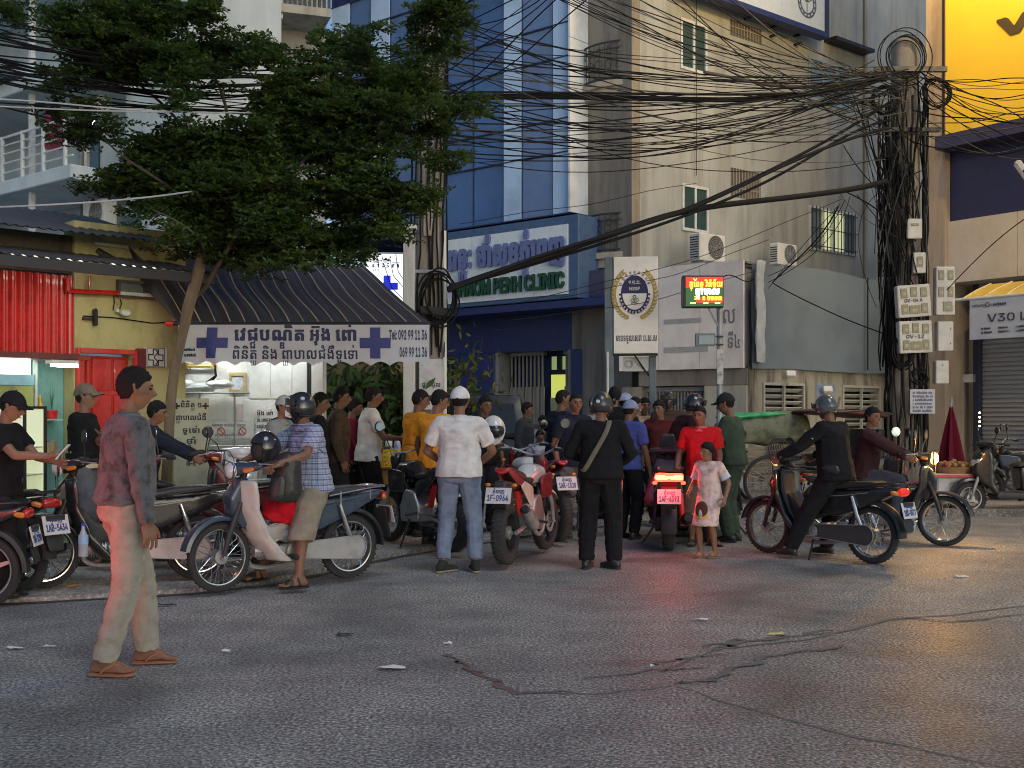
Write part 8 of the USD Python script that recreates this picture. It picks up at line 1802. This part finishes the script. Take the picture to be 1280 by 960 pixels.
# 17 policeman with a strap
def strap(i):
    pts = []
    for h, x, y in ((.54, .085, -.05), (.44, .06, -.158), (.34, .01, -.178), (.22, -.06, -.172), (.10, -.13, -.155), (.05, -.185, -.08)):
        c, R = i['spine'](h); pts.append(c + R @ np.array([x, y, 0]))
    p = spl(pts, 20); part(i['t'], 'shoulder_strap', xf(tube(p, .024, 8, flat=.25), s=i['s']), c_('drab_strap', (.16, .14, .10)))
    pf = []
    for h, x, y in ((.52, .085, -.03), (.50, .09, .06), (.40, .05, .125), (.25, -.05, .145), (.08, -.15, .10), (.05, -.165, -.07)):
        c, R = i['spine'](h); pf.append(c + R @ np.array([x, y, 0]))
    part(i['t'], 'front_strap', xf(tube(spl(pf, 18), .024, 8, flat=.25), s=i['s']), c_('drab_strap', (.16, .14, .10)))
    c, R = i['spine'](.02); part(i['t'], 'holster', xf(softm(hull(np.vstack([ell(c + np.array([.185, .02, -.02]), (.025, .04, .04)), ell(c + np.array([.195, .0, -.16]), (.02, .03, .03))])), .03, 2), s=i['s']), mat('black_leather', (.015, .015, .015), rough=.4))
person('policeman in black uniform and helmet with a drab strap across his back', gx(751, 11.0), 11.0, 6, 1.655, A_(head=(22, 6), lf=(-.14, 0, .085), rf=(.13, .02, .085), lfy=14, rfy=-46, lh=(-.14, .26, 1.05), rh=(.15, .24, 1.0), lel=(-1, -.5, -.3), rel=(1, -.5, -.3)), ('long', black_c, 1.3, -.01), ('trousers', black_c, 1.12, c_('black_belt', (.01, .01, .01))), ('boot', None), 'short', ('helmet', hel_dk, mat('visor_smoke', (.03, .03, .03), rough=.1, coat=.6), 'badge'), tone=0, fat=1.12, extra=strap, lod=.85)
# 18 blue shirt, red bag
X_, Y_, h_ = gx(784, 13.7), 13.7, 40
i_ = person('man in royal blue shirt carrying a red bag behind the strapped policeman', X_, Y_, h_, 1.62, A_(head=(10, 6), rh=(.27, .10, .84)), ('shirt', blue_c, 1.2, -.03), ('trousers', black_c), ('shoe', None), 'short', ('cap', c_('blue_white_cap', (.2, .24, .38))), tone=1)
c = W_of(i_, X_, Y_, h_, i_['wr'][1], 0)
rb = thing('plastic_bag', 'translucent red plastic bag hanging from the blue shirted man\'s hand', 'bag', c + [0.04, -.02, -.42])
part(rb, 'bag', displaced(softm(hull(np.vstack([ell((0, 0, .06), (.12, .07, .06)), ell((0, 0, .22), (.09, .05, .05)), ell((0, 0, .33), (.025, .02, .02))])), .03, 3), .05, (12, 12, 8), 3), mat('red_plastic', (.40, .03, .05), rough=.3, coat=.3), sm=True)
part(rb, 'handles', tube([(-.03, 0, .30), (0, 0, .40), (.03, 0, .30)], .008, 5), mat('red_plastic', (.40, .03, .05), rough=.3, coat=.3))
# 19 the far row
for px, Y, H_, hd, lab, tp, bt, hat, tn in ((604, 14.2, 1.64, 150, 'dark shirted man whose face shows between the white cap and the white helmet', ('tee', black_c), dark_tr, None, 1), (741, 16.0, 1.66, 140, 'man in grey shirt standing behind the older man in navy polo', ('shirt', grey_c), dark_tr, None, 0), (655, 17.6, 1.6, 110, 'man in dark jacket by the off-road car spare wheel', ('jacket', c_('slate_cloth', (.04, .045, .055))), dark_tr, None, 1), (826, 15.2, 1.60, 210, 'man in maroon tee squeezed behind the glowing scooter', ('tee', c_('rust_cloth', (.10, .02, .02))), dark_tr, None, 0), (767, 16.2, 1.80, 20, 'tall dark haired man whose head shows above the strapped policeman\'s helmet', ('tee', black_c), dark_tr, None, 1), (778, 17.0, 1.72, 60, 'man in blue and white cap peering beside the policeman\'s helmet', ('tee', black_c), dark_tr, ('cap', c_('blue_white_cap', (.3, .34, .5))), 1),
    (789, 16.6, 1.66, 90, 'man in black tee facing the green officer, next to the beige shirted man', ('tee', black_c), dark_tr, None, 0), (815, 18.0, 1.66, 200, 'dark shirted man behind the grey sign post', ('tee', c_('plum_cloth', (.05, .025, .03))), dark_tr, None, 1), (836, 16.8, 1.74, 190, 'man in dark helmet and brown jacket before the brown folding gate', ('jacket', brown_c, 1.2), dark_tr, ('helmet', hel_dk), 0)):
    person(lab, gx(px, Y), Y, hd, H_, A_(head=(0, 2)), tp, ('trousers', bt), ('shoe', None), 'full', hat, tone=tn, lod=1.5, z0=PAVE)
person('man in beige shirt with folded arms by the grey sign post', gx(804, 17.2), 17.2, 165, 1.66, A_(rh=(-.14, .22, 1.17), lh=(.15, .20, 1.21), rel=(.6, -.4, -.8), lel=(-.6, -.4, -.8)), ('long', beige_c, 1.0), ('trousers', grey_tr), ('shoe', None), 'full', tone=0, lod=1.4, z0=PAVE)
# 20 leaning helmet man
person('man in black helmet and dark tee bending forward behind the red polo man', gx(850, 14.0), 14.0, 80, 1.76, A_(lean=26, pel=(0, -.08, .885), head=(0, 8), rh=(.30, .16, .82), lh=(-.25, .40, .95), rc=50), ('tee', c_('black_red_cloth', (.03, .012, .014)), 1.25), ('trousers', dark_tr), ('shoe', None), 'short', ('helmet', hel_blk), tone=0, fat=1.08)  # black tee with the red tail light put into its colour
# 21 red polo
def pip(i):
    for k in (-1, 1):
        a, b = i['sh'][k], i['elb'][k]; d = unit(b - a); part(i['t'], 'white_cuff', xf(arr(hull(np.vstack([ringpts(a + (b - a) * .625, d, .0655), ringpts(a + (b - a) * .655, d, .0655)]))), s=i['s']), white_c)
person('smiling man in red polo and brown shorts beside the glowing scooter', gx(877, 13.0), 13.0, 205, 1.56, A_(head=(8, 4), rh=(.26, .20, .93), lh=(-.22, .12, .86), lf=(-.12, -.02, .085), rf=(.1, .06, .085), lfy=-60, lean=4), ('polo', red_c, 1.15, -.03, c_('red_white_collar', (.5, .12, .12))), ('shorts', short_br, 1.3), ('sandal', None), 'short', tone=0, extra=pip)
# 22 girl
def printd(i):
    s = i['s']; c = np.array([0, .210, .71])
    R_ = rot('x', 6)
    for n, cc, rr, m in (('print_yellow', (0.0, .004, -.05), (.105, .032, .10), c_('print_yellow_c', (.60, .42, .10))), ('print_brown', (0, .010, .02), (.105, .034, .125), c_('print_brown_c', (.10, .045, .03))), ('print_white', (0.0, .018, -.02), (.045, .034, .09), c_('print_white_c', (.55, .52, .52))), ('print_patch', (-.02, .026, -.065), (.02, .034, .018), c_('print_pink_c', (.5, .2, .2)))):
        part(i['t'], n, xf(xf(ball((0, 0, 0), rr, 3), R_, c + np.array(cc)), s=s), m, sm=True)
person('small girl in pale pink printed dress standing before the red polo man', gx(887, 11.85), 11.85, 222, 1.17, A_(head=(18, 2), rh=(.22, .22, .98), lh=(-.30, .06, .90), rf=(.12, .06, .085), lf=(-.06, -.06, .085), lfy=10, rfy=-10, pel=(0, 0, .89)), ('dress', c_('pink_print_cloth', (.64, .47, .43), var=.35, vs=14), 1.2, 0, c_('white_blue_cloth', (.52, .54, .62))), None, ('sandal', mat('tan_sandal', (.25, .16, .10))), 'long', tone=2, extra=printd, woman=True, head_scale=1.16)
# 23 officer in green
def radio(i):
    c, R = i['spine'](.02); part(i['t'], 'belt_pouch', xf(box(-.21, -.165, -.05, .03, c[2] - .05, c[2] + .06, .012), s=i['s']), mat('black_leather', (.015, .015, .015), rough=.4))
person('officer in green uniform and dark cap writing, beside the girl', gx(915, 13.4), 13.4, -62, 1.70, A_(head=(-4, 10), rh=(.06, .34, 1.16), lh=(-.10, .34, 1.12), rc=60, lc=50), ('long', green_c, 1.25, -.01), ('trousers', green_c, 1.12, c_('black_belt', (.01, .01, .01))), ('boot', None), 'short', ('cap', c_('dark_green_cap', (.02, .024, .024))), tone=0, fat=1.1, extra=radio)
# 24 police rider
person('police rider in black with grey helmet astride the black motorbike', 3.13, 11.85, -42, 1.70, A_(pel=(0, -.20, .85), lean=8, head=(14, 12), lf=(-.29, .16, .085), rf=(.29, .10, .085), lk=(-.5, 1, .2), rk=(.5, 1, .2), rh=(.32, .25, 1.03), lh=(-.30, .27, 1.03), lc=75, rc=75), ('long', black_c, 1.3), ('trousers', black_c, 1.1, c_('black_belt', (.01, .01, .01))), ('boot', None), 'short', ('helmet', mat('helmet_grey', (.06, .065, .065), rough=.22, coat=.5)), tone=0, fat=1.1, lod=.85,
       extra=lambda i: (part(i['t'], 'duty_pouch', xf(softm(hull(np.vstack([ell(i['spine'](.08)[0] + np.array([-.19, -.02, 0]), (.03, .05, .05)), ell(i['spine'](.06)[0] + np.array([-.17, -.12, 0]), (.03, .04, .05))])), .03, 2), s=i['s']), mat('black_leather', (.015, .015, .015), rough=.4)), part(i['t'], 'arm_chevron', xf(tube([i['sh'][-1] * .6 + i['elb'][-1] * .4 + np.array(q) for q in ((-.055, .045, -.03), (-.062, .0, .01), (-.055, -.04, -.03))], .007, 5), s=i['s']), white_c)))
# 25 boy
x, y = front_at(1180, 12.95, 112)
person('boy in maroon shirt riding the motorbike with the dazzling headlight', x, y, 112, 1.60, A_(pel=(0, -.24, .84), lean=6, head=(34, 0), lf=(-.19, .10, .36), rf=(.19, .10, .36), rh=(.32, .25, 1.06), lh=(-.32, .25, 1.06), lc=75, rc=75), ('long', c_('dark_maroon_cloth', (.045, .02, .022)), 1.2), ('trousers', c_('slate_trousers', (.05, .055, .075))), ('sandal', None), 'full', tone=0)

# ------------------------------------------------------------------ things carried and parked
hp_ = at(331, 561, 9.72)
hm = thing('helmet', 'round black helmet hung over the handlebar before the plaid rider', 'helmet', hp_ - [0, 0, .13])
d_ = HEADV; off = np.where((d_[:, 1] > .4) & (d_[:, 2] < .3), -.02, .05)
part(hm, 'shell', xf((head_shape(d_, 1e-6) * .9 + d_ * off[:, None], HEADF), rot('z', 120), (0, 0, .13)), hel_blk, sm=60)
part(hm, 'lining', xf(ball((0, .03, .12), (.09, .09, .10), 2), rot('z', 120)), rubber)
bp = at(357, 596, 9.5)
bpk = thing('backpack', 'black backpack worn in front by the plaid rider', 'backpack', bp - [0, 0, .22])
part(bpk, 'bag', displaced(softm(hull(np.vstack([ell((0, 0, .10), (.14, .11, .10)), ell((.02, 0, .34), (.11, .09, .09))])), .03, 3), .02, (9, 9, 9), 2), mat('black_nylon', (.014, .016, .017), rough=.4, bump=.003, bs=40), sm=True)
part(bpk, 'strap', tube(spl([(.08, .02, .42), (.2, .1, .46), (.3, .16, .40)], 10), .014, 6, flat=.4), mat('grey_webbing', (.12, .16, .18)))
part(bpk, 'pocket', softm(hull(np.vstack([ell((-.05, -.10, .08), (.07, .03, .06)), ell((-.03, -.09, .2), (.06, .03, .04))])), .03, 2), mat('black_nylon', (.014, .016, .017), rough=.4, bump=.003, bs=40))
rc = at(357, 642, 9.75)
solo('red_bundle', 'bright red cloth bundle on the frame tunnel of the blue and cream motorbike', 'bundle', displaced(softm(hull(np.vstack([ell((-.12, 0, .02), (.07, .09, .09)), ell((.14, .03, .02), (.07, .08, .10)), ell((.02, 0, -.04), (.09, .09, .06))])), .025, 3), .10, (9, 9, 9), 4), c_('bright_red_cloth', (.50, .012, .025)), sm=True, loc=rc)
solo('plastic_bag', 'pale stuffed plastic bag below the red bundle on the blue and cream motorbike', 'bag', displaced(softm(hull(np.vstack([ell((-.12, 0, 0), (.07, .07, .06)), ell((.13, .02, -.02), (.08, .07, .06))])), .025, 3), .05, (11, 11, 11), 5), mat('pale_plastic', (.38, .38, .37), rough=.35, coat=.3), sm=True, loc=rc - [-.03, 0, .17])
wb_ = at(104, 675, 9.25)
wbt = thing('water_bottle', 'clear blue topped water bottle hanging at the black motorbike', 'bottle', wb_ - [0, 0, .13])
part(wbt, 'bottle', lathe([(0, 0), (.036, 0), (.038, .02), (.036, .06), (.038, .10), (.036, .16), (.015, .215), (.014, .24), (0, .24)], 18), mat('bottle_clear', (.30, .34, .38), rough=.1, coat=.8))
part(wbt, 'sleeve', lathe([(0, .10), (.039, .10), (.039, .17), (0, .17)], 18), mat('bottle_blue', (.25, .42, .62), rough=.3))
part(wbt, 'cap', lathe([(0, .24), (.017, .24), (.017, .262), (0, .262)], 12), vivid_blue)
whl = at(617, 538, 11.6)
wh = thing('helmet', 'white and black helmet perched above the white and red sport motorbike', 'helmet', whl - [0, 0, .12])
part(wh, 'shell', xf((head_shape(d_, 1e-6) * .9 + d_ * off[:, None], HEADF), rot('z', 200), (0, 0, .12)), wht_p, sm=60); part(wh, 'visor', xf(ball((0, .035, .12), (.098, .098, .085), 2), rot('z', 200)), hel_blk)
# yellow crate on a table by the pole
ct = at(484, 560, 14.9); ct[2] = PAVE
tb = thing('small_table', 'small brown table under the yellow crate by the pole', 'table', ct)
part(tb, 'tabletop', box(-.28, .28, -.2, .2, .72, .75, .006), brown_c)
for a, b in ((-.24, -.16), (.24, -.16), (-.24, .16), (.24, .16)): part(tb, 'leg', box(a - .02, a + .02, b - .02, b + .02, 0, .718), mat('table_leg', (.10, .06, .03)))
part(tb, 'front_panel', box(-.22, .22, -.17, -.155, .1, .715), mat('ochre_panel', (.22, .13, .03), var=.4))
cr_ = thing('crate', 'yellow plastic crate on the small brown table by the pole', 'crate', ct + [0, 0, .752])
ym = mat('yellow_plastic', (.62, .40, .02), rough=.4)
part(cr_, 'crate_base', box(-.23, .23, -.16, .16, 0, .02), ym)
for k in range(4): part(cr_, 'crate_rail', cat(box(-.23, .23, -.16, -.145, .03 + .055 * k, .065 + .055 * k), box(-.23, .23, .145, .16, .03 + .055 * k, .065 + .055 * k), box(-.23, -.215, -.144, .144, .03 + .055 * k, .065 + .055 * k), box(.215, .23, -.144, .144, .03 + .055 * k, .065 + .055 * k)), ym, sm=False)
part(cr_, 'crate_post', cat(*[box(a - .012, a + .012, -.166, -.161, .0, .24) for a in np.linspace(-.21, .21, 8)]), ym, sm=False)
for k, (a, z) in enumerate(((-.12, .30), (.02, .36), (.13, .28))):
    solo('bottle_pack', ('white packet standing in the yellow crate, nearest the palm', 'tallest white packet standing in the yellow crate', 'blue and white packet in the yellow crate, nearest the pole')[k], 'packet', displaced(softm(hull(np.vstack([ell((0, 0, .05), (.05, .05, .05)), ell((0, 0, z), (.04, .04, .04))])), .03, 2), .03, (14, 14, 10), k), white_plastic if k < 2 else mat('blue_white_pack', (.3, .34, .5), var=.5, vs=12), sm=True, loc=ct + [a, 0, .775])
# standing notice board with cross, beside the trunk
nbp = at(239, 600, 12.75); nbp[2] = PAVE
nbd = thing('notice_stand', 'tall cream notice board with black crosses standing beside the tree trunk', 'sign', nbp, 6)
part(nbd, 'panel', box(-.19, .19, 0, .03, .45, 1.60, .006), mat('notice_cream', (.44, .44, .32), rough=.5))
part(nbd, 'legs', cat(box(-.18, -.15, .031, .06, 0, .7), box(.15, .18, .031, .06, 0, .7)), dark_metal)
part(nbd, 'lettering', cat(*[xf(text(s, w, .05, .003, weight=700), rot('x', 90), (-w / 2, -.002, z)) for s, w, z in (('ពិនិត្យ ១', .22, 1.50), ('ព្យាបាលជំងឺ', .32, 1.36), ('ទូទៅ', .18, 1.22), ('ថ្នាំ', .10, 1.10), ('ម៉ោង', .13, .98), ('៧-៥', .10, .86))]), black_ink, sm=False)
part(nbd, 'crosses', cat(*[xf(arr(CS([np.array(cross_poly(.035, .01))]).extrude(.003)), rot('x', 90), (x, -.002, 1.515)) for x in (-.155, .155)]), black_ink, sm=False)
o2 = at(196, 560, 13.2); o2[2] = PAVE
osn = thing('notice_stand', 'white framed poster stand with orange print between the red door and trunk', 'sign', o2)
part(osn, 'frame', cat(box(-.17, -.14, 0, .03, .3, 1.62), box(.14, .17, 0, .03, .3, 1.62), box(-.139, .139, 0, .03, 1.59, 1.62), box(-.139, .139, 0, .03, .3, .33)), white_frame, sm=False)
part(osn, 'sheet', box(-.139, .139, .01, .02, .331, 1.589), mat('pale_sheet', (.5, .52, .45), var=.2), sm=False)
part(osn, 'lettering', cat(*[xf(bars(.24, .05, int(z * 9)), rot('x', 90), (-.12, .0095, z)) for z in (1.44, 1.34, 1.24)]), mat('orange_ink', (.65, .16, .05)), sm=False)

# ------------------------------------------------------------------ jeep, carts, parasol
JX, JY = gx(597, 19.2), 19.2
jeep = thing('off_road_car', 'dark boxy off-road car seen from behind with spare wheel on its door', 'car', (JX, JY, 0))
jm = paint('car_black', (.016, .018, .019), rough=.4)
jg = mat('tinted_glass', (.008, .012, .014), rough=.12, spec=.35)
part(jeep, 'body', softm(hull([(x, y, z) for x in (-.86, .86) for y in (0, 3.9) for z in (.45, 1.08)]), .12, 2), jm, sm=40)
part(jeep, 'cabin', softm(hull([(x, y, z) for x, y, z in ((-.82, .03, 1.07), (.82, .03, 1.07), (-.82, 2.3, 1.07), (.82, 2.3, 1.07), (-.72, .12, 1.80), (.72, .12, 1.80), (-.72, 1.9, 1.80), (.72, 1.9, 1.80))]), .12, 2), jm, sm=40)
part(jeep, 'rear_window', hull([(x, y, z) for x, y, z in ((-.66, .005, 1.16), (.66, .005, 1.16), (-.60, .075, 1.66), (.60, .075, 1.66), (-.66, .03, 1.16), (.66, .03, 1.16), (-.6, .1, 1.66), (.6, .1, 1.66))]), jg, sm=False)
for k in (-1, 1):
    part(jeep, 'side_window', hull([(k * x, y, z) for x, y, z in ((.825, .25, 1.14), (.755, .32, 1.68), (.825, 1.0, 1.14), (.755, 1.0, 1.68), (.80, .25, 1.14), (.73, .32, 1.68), (.80, 1.0, 1.14), (.73, 1.0, 1.68))]), jg, sm=False)
    part(jeep, 'tail_light', box(k * .78 - .06, k * .78 + .06, -.035, .01, .78, .98, .012), red_lens)
    part(jeep, 'rear_wheel', xf(lathe([(0, -.11), (.18, -.11), (.2, -.12), (.37, -.11), (.39, -.06), (.39, .06), (.37, .11), (0, .11)], 28, 'x'), t=(k * .76, .75, .39)), rubber); part(jeep, 'front_wheel', xf(lathe([(0, -.11), (.37, -.11), (.39, -.06), (.39, .06), (.37, .11), (0, .11)], 28, 'x'), t=(k * .76, 3.2, .39)), rubber)
    part(jeep, 'side_mirror', box(k * .98 - .09, k * .98 + .09, 2.1, 2.16, 1.12, 1.30, .02), jm)
sw = part(jeep, 'spare_wheel', xf(torus(.27, .105, 32, 12, 'y'), t=(.08, -.12, 1.0)), rubber, sm=50)
part(sw, 'spare_rim', xf(lathe([(0, -.06), (.17, -.06), (.19, -.03), (.19, .1), (0, .1)], 24, 'y'), t=(.08, -.12, 1.0)), dark_metal)
part(jeep, 'bumper', box(-.84, .84, -.16, .02, .44, .60, .03), dark_metal)
plate(jeep, np.array([-.52, -.02, .90]), np.eye(3), '2AB-1174', .34, .15)
# hand cart with sack and green sheet
CX, CY = gx(962, 18.3), 18.3
cart = thing('hand_cart', 'loaded two wheeled hand cart standing by the louvred wall', 'cart', (CX, CY, 0), -4)
wdk = mat('weathered_wood', (.20, .17, .13), rough=.8, var=.35, stretch=(1, 6, 6))
for k in range(5): part(cart, 'side_plank', xf(box(-.85, .85, -.42, -.39, .58 + .085 * k, .655 + .085 * k), rot('y', -6)), wdk, sm=False)
part(cart, 'bed', xf(box(-.9, .9, -.38, .38, .54, .58), rot('y', -6)), wdk, sm=False)
for y in (-.5, .5):
    w_ = part(cart, 'wheel', xf(torus(.40, .028, 40, 8, 'y'), t=(-.05, y, .43)), rubber); part(w_, 'spokes', cat(*[tube([(-.05, y, .43), (-.05 + .39 * math.cos(a), y, .43 + .39 * math.sin(a))], .004, 4) for a in np.arange(20) * math.pi / 10]), steel, sm=False, kind='stuff'); part(w_, 'hub', xf(lathe([(0, -.05), (.04, -.05), (.04, .05), (0, .05)], 14, 'y'), t=(-.05, y, .43)), steel)
for y in (-.35, .35): part(cart, 'handle', tube([(.8, y, .62), (1.15, y, 1.25)], .022, 6), wdk)
part(cart, 'upright', tube([(.72, -.43, .55), (1.0, -.46, 1.75)], .02, 6), wdk)
solo('sack', 'bulging grey green sack lying on the hand cart', 'sack', displaced(softm(hull(np.vstack([ell((-.65, 0, 0), (.2, .3, .20)), ell((.45, 0, .06), (.25, .3, .28))])), .05, 3), .12, (4, 4, 5), 3), c_('sack_cloth', (.15, .165, .12), var=.35), sm=True, loc=(CX - .05, CY, 1.20))
solo('green_sheet', 'bright green sheet folded over the sack on the hand cart', 'sheet', displaced(softm(hull(np.vstack([ell((-.5, 0, .0), (.2, .28, .05)), ell((.25, 0, .05), (.22, .28, .05))])), .04, 2), .07, (6, 6, 9), 6), mat('green_plastic', (.03, .30, .12), rough=.4), sm=True, loc=(CX - .15, CY + .05, 1.43))
solo('wire_roll', 'tangled roll of wire hanging on the side of the hand cart', 'wire', cat(*[xf(torus(.17 - .01 * k, .008, 24, 5, 'y', 1), rot('z', 4 * k), (.02 * k, -.012 * k, .01 * k)) for k in range(7)]), dark_metal, sm=True, loc=(CX + .05, CY - .48, .95))
TX, TY_ = gx(1062, 17.6), 17.6
tuk = thing('cargo_tricycle', 'dark cargo tricycle with curved maroon canopy behind the police rider', 'tricycle', (TX, TY_, 0), 10)
part(tuk, 'canopy', softm(hull(np.vstack([ell((-.45, y, 1.52), (.2, .3, .04)) for y in (-.3, .6)] + [ell((.32, y, 1.46), (.1, .3, .05)) for y in (-.3, .6)])), .06, 3), mat('canopy_maroon', (.10, .03, .03), rough=.6))
part(tuk, 'canopy_trim', tube([(-.55, -.60, 1.50), (.0, -.62, 1.54), (.42, -.58, 1.47)], .015, 6), dark_metal)
for x in (-.5, .36): part(tuk, 'canopy_post', tube([(x, -.5, .6), (x, -.5, 1.48)], .018, 8), dark_metal)
part(tuk, 'body', softm(hull([(x, y, z) for x, z in ((-.55, .45), (.55, .45), (-.55, .78), (.6, .85)) for y in (-.5, .8)]), .08, 2), mat('tricycle_dark', (.02, .02, .022), rough=.4))
part(tuk, 'seat_back', softm(hull([(x, y, z) for x, z in ((.2, .8), (.34, .8), (.24, 1.25), (.36, 1.25)) for y in (-.45, .7)]), .08, 2), mat('seat_black', (.018, .018, .019), rough=.5))
for x, y in ((-.6, .15), (.45, -.5), (.45, .8)): part(tuk, 'wheel', xf(torus(.24, .06, 28, 8, 'y'), t=(x, y, .30)), rubber)
part(tuk, 'handlebar', cat(tube([(-.5, -.2, 1.0), (-.42, .15, 1.05), (-.5, .5, 1.0)], .015, 6), tube([(-.42, .15, 1.05), (-.6, .15, .4)], .022, 6)), dark_metal)
part(tuk, 'mirror', xf(lathe([(0, -.01), (.07, -.01), (.07, .01), (0, .01)], 18, 'y'), t=(.42, -.62, 1.22)), mirror_m)
FX, FY = gx(1192, 17.3), 17.3
fc = thing('food_cart', 'white food cart box heaped with fruit near the crowded pole', 'cart', (FX, FY, 0))
part(fc, 'box', box(-.33, .30, -.25, .25, .22, .55, .02), mat('cart_white', (.42, .45, .47), rough=.4)); part(fc, 'counter', box(-.40, .36, -.3, .3, .552, .60, .01), white_plastic); part(fc, 'red_trim', box(-.395, .355, -.308, -.301, .555, .595), red_paint)
part(fc, 'emblem', box(-.15, .1, -.258, -.252, .33, .48), mat('cart_print', (.35, .33, .28), var=.5, vs=18), sm=False)
for x in (-.25, .22): part(fc, 'wheel', xf(torus(.12, .03, 20, 6, 'y'), t=(x, -.2, .15)), rubber)
part(fc, 'basket', lathe([(0, .602), (.26, .602), (.32, .70), (.30, .70), (.25, .62), (0, .62)], 24), mat('basket_weave', (.22, .13, .06), var=.4, vs=40))
rr_ = np.random.default_rng(8)
for k in range(26):
    a, q = rr_.random() * 6.28, .24 * rr_.random() ** .5
    solo('fruit', 'small round brown fruit in the heap on the white food cart', 'fruit', ball((0, 0, 0), .042, 2), mat('fruit_brown', (.28, .15, .05)) if k % 3 else mat('fruit_red', (.30, .05, .03)), sm=True, loc=(FX + q * math.cos(a), FY + q * math.sin(a), .68 + .14 * (1 - q / .26) * rr_.random() + .02), group='fruit heaped on the food cart')
par = thing('parasol', 'closed dark red parasol standing behind the white food cart', 'parasol', (gx(1189, 18.6), 18.6, 0))
part(par, 'pole', tube([(0, 0, 0), (0, 0, 1.75)], .02, 8), steel)
q = np.arange(24) / 24 * 2 * np.pi; v = np.vstack([np.column_stack([r * (1 + .28 * np.cos(6 * q)) * np.cos(q), r * (1 + .28 * np.cos(6 * q)) * np.sin(q), np.full(24, z)]) for r, z in ((.02, 1.60), (.07, 1.35), (.14, .95), (.17, .72))]); f = []
for j in range(3):
    for k in range(24): f += [[j * 24 + k, j * 24 + (k + 1) % 24, (j + 1) * 24 + (k + 1) % 24], [j * 24 + k, (j + 1) * 24 + (k + 1) % 24, (j + 1) * 24 + k]]
part(par, 'canopy', (v, np.array(f)), c_('wine_canopy', (.10, .008, .02)), sm=40)
lights_m = glow('string_bulb', (1.0, .75, .3), 6)
for k in range(4):
    p = at(1224.5, 516 + 5.5 * k, 19.5); solo('string_bulb', 'tiny warm bulb of the string beside the steel shutter', 'bulb', ball((0, 0, 0), .018, 1), lights_m, sm=True, loc=p, group='string of bulbs by the shutter')
solo('bulb_string', 'thin wire carrying the tiny bulbs beside the steel shutter', 'wire', tube([at(1224.5, 505, 19.52), at(1224.5, 540, 19.52)], .004, 4), cable_m)
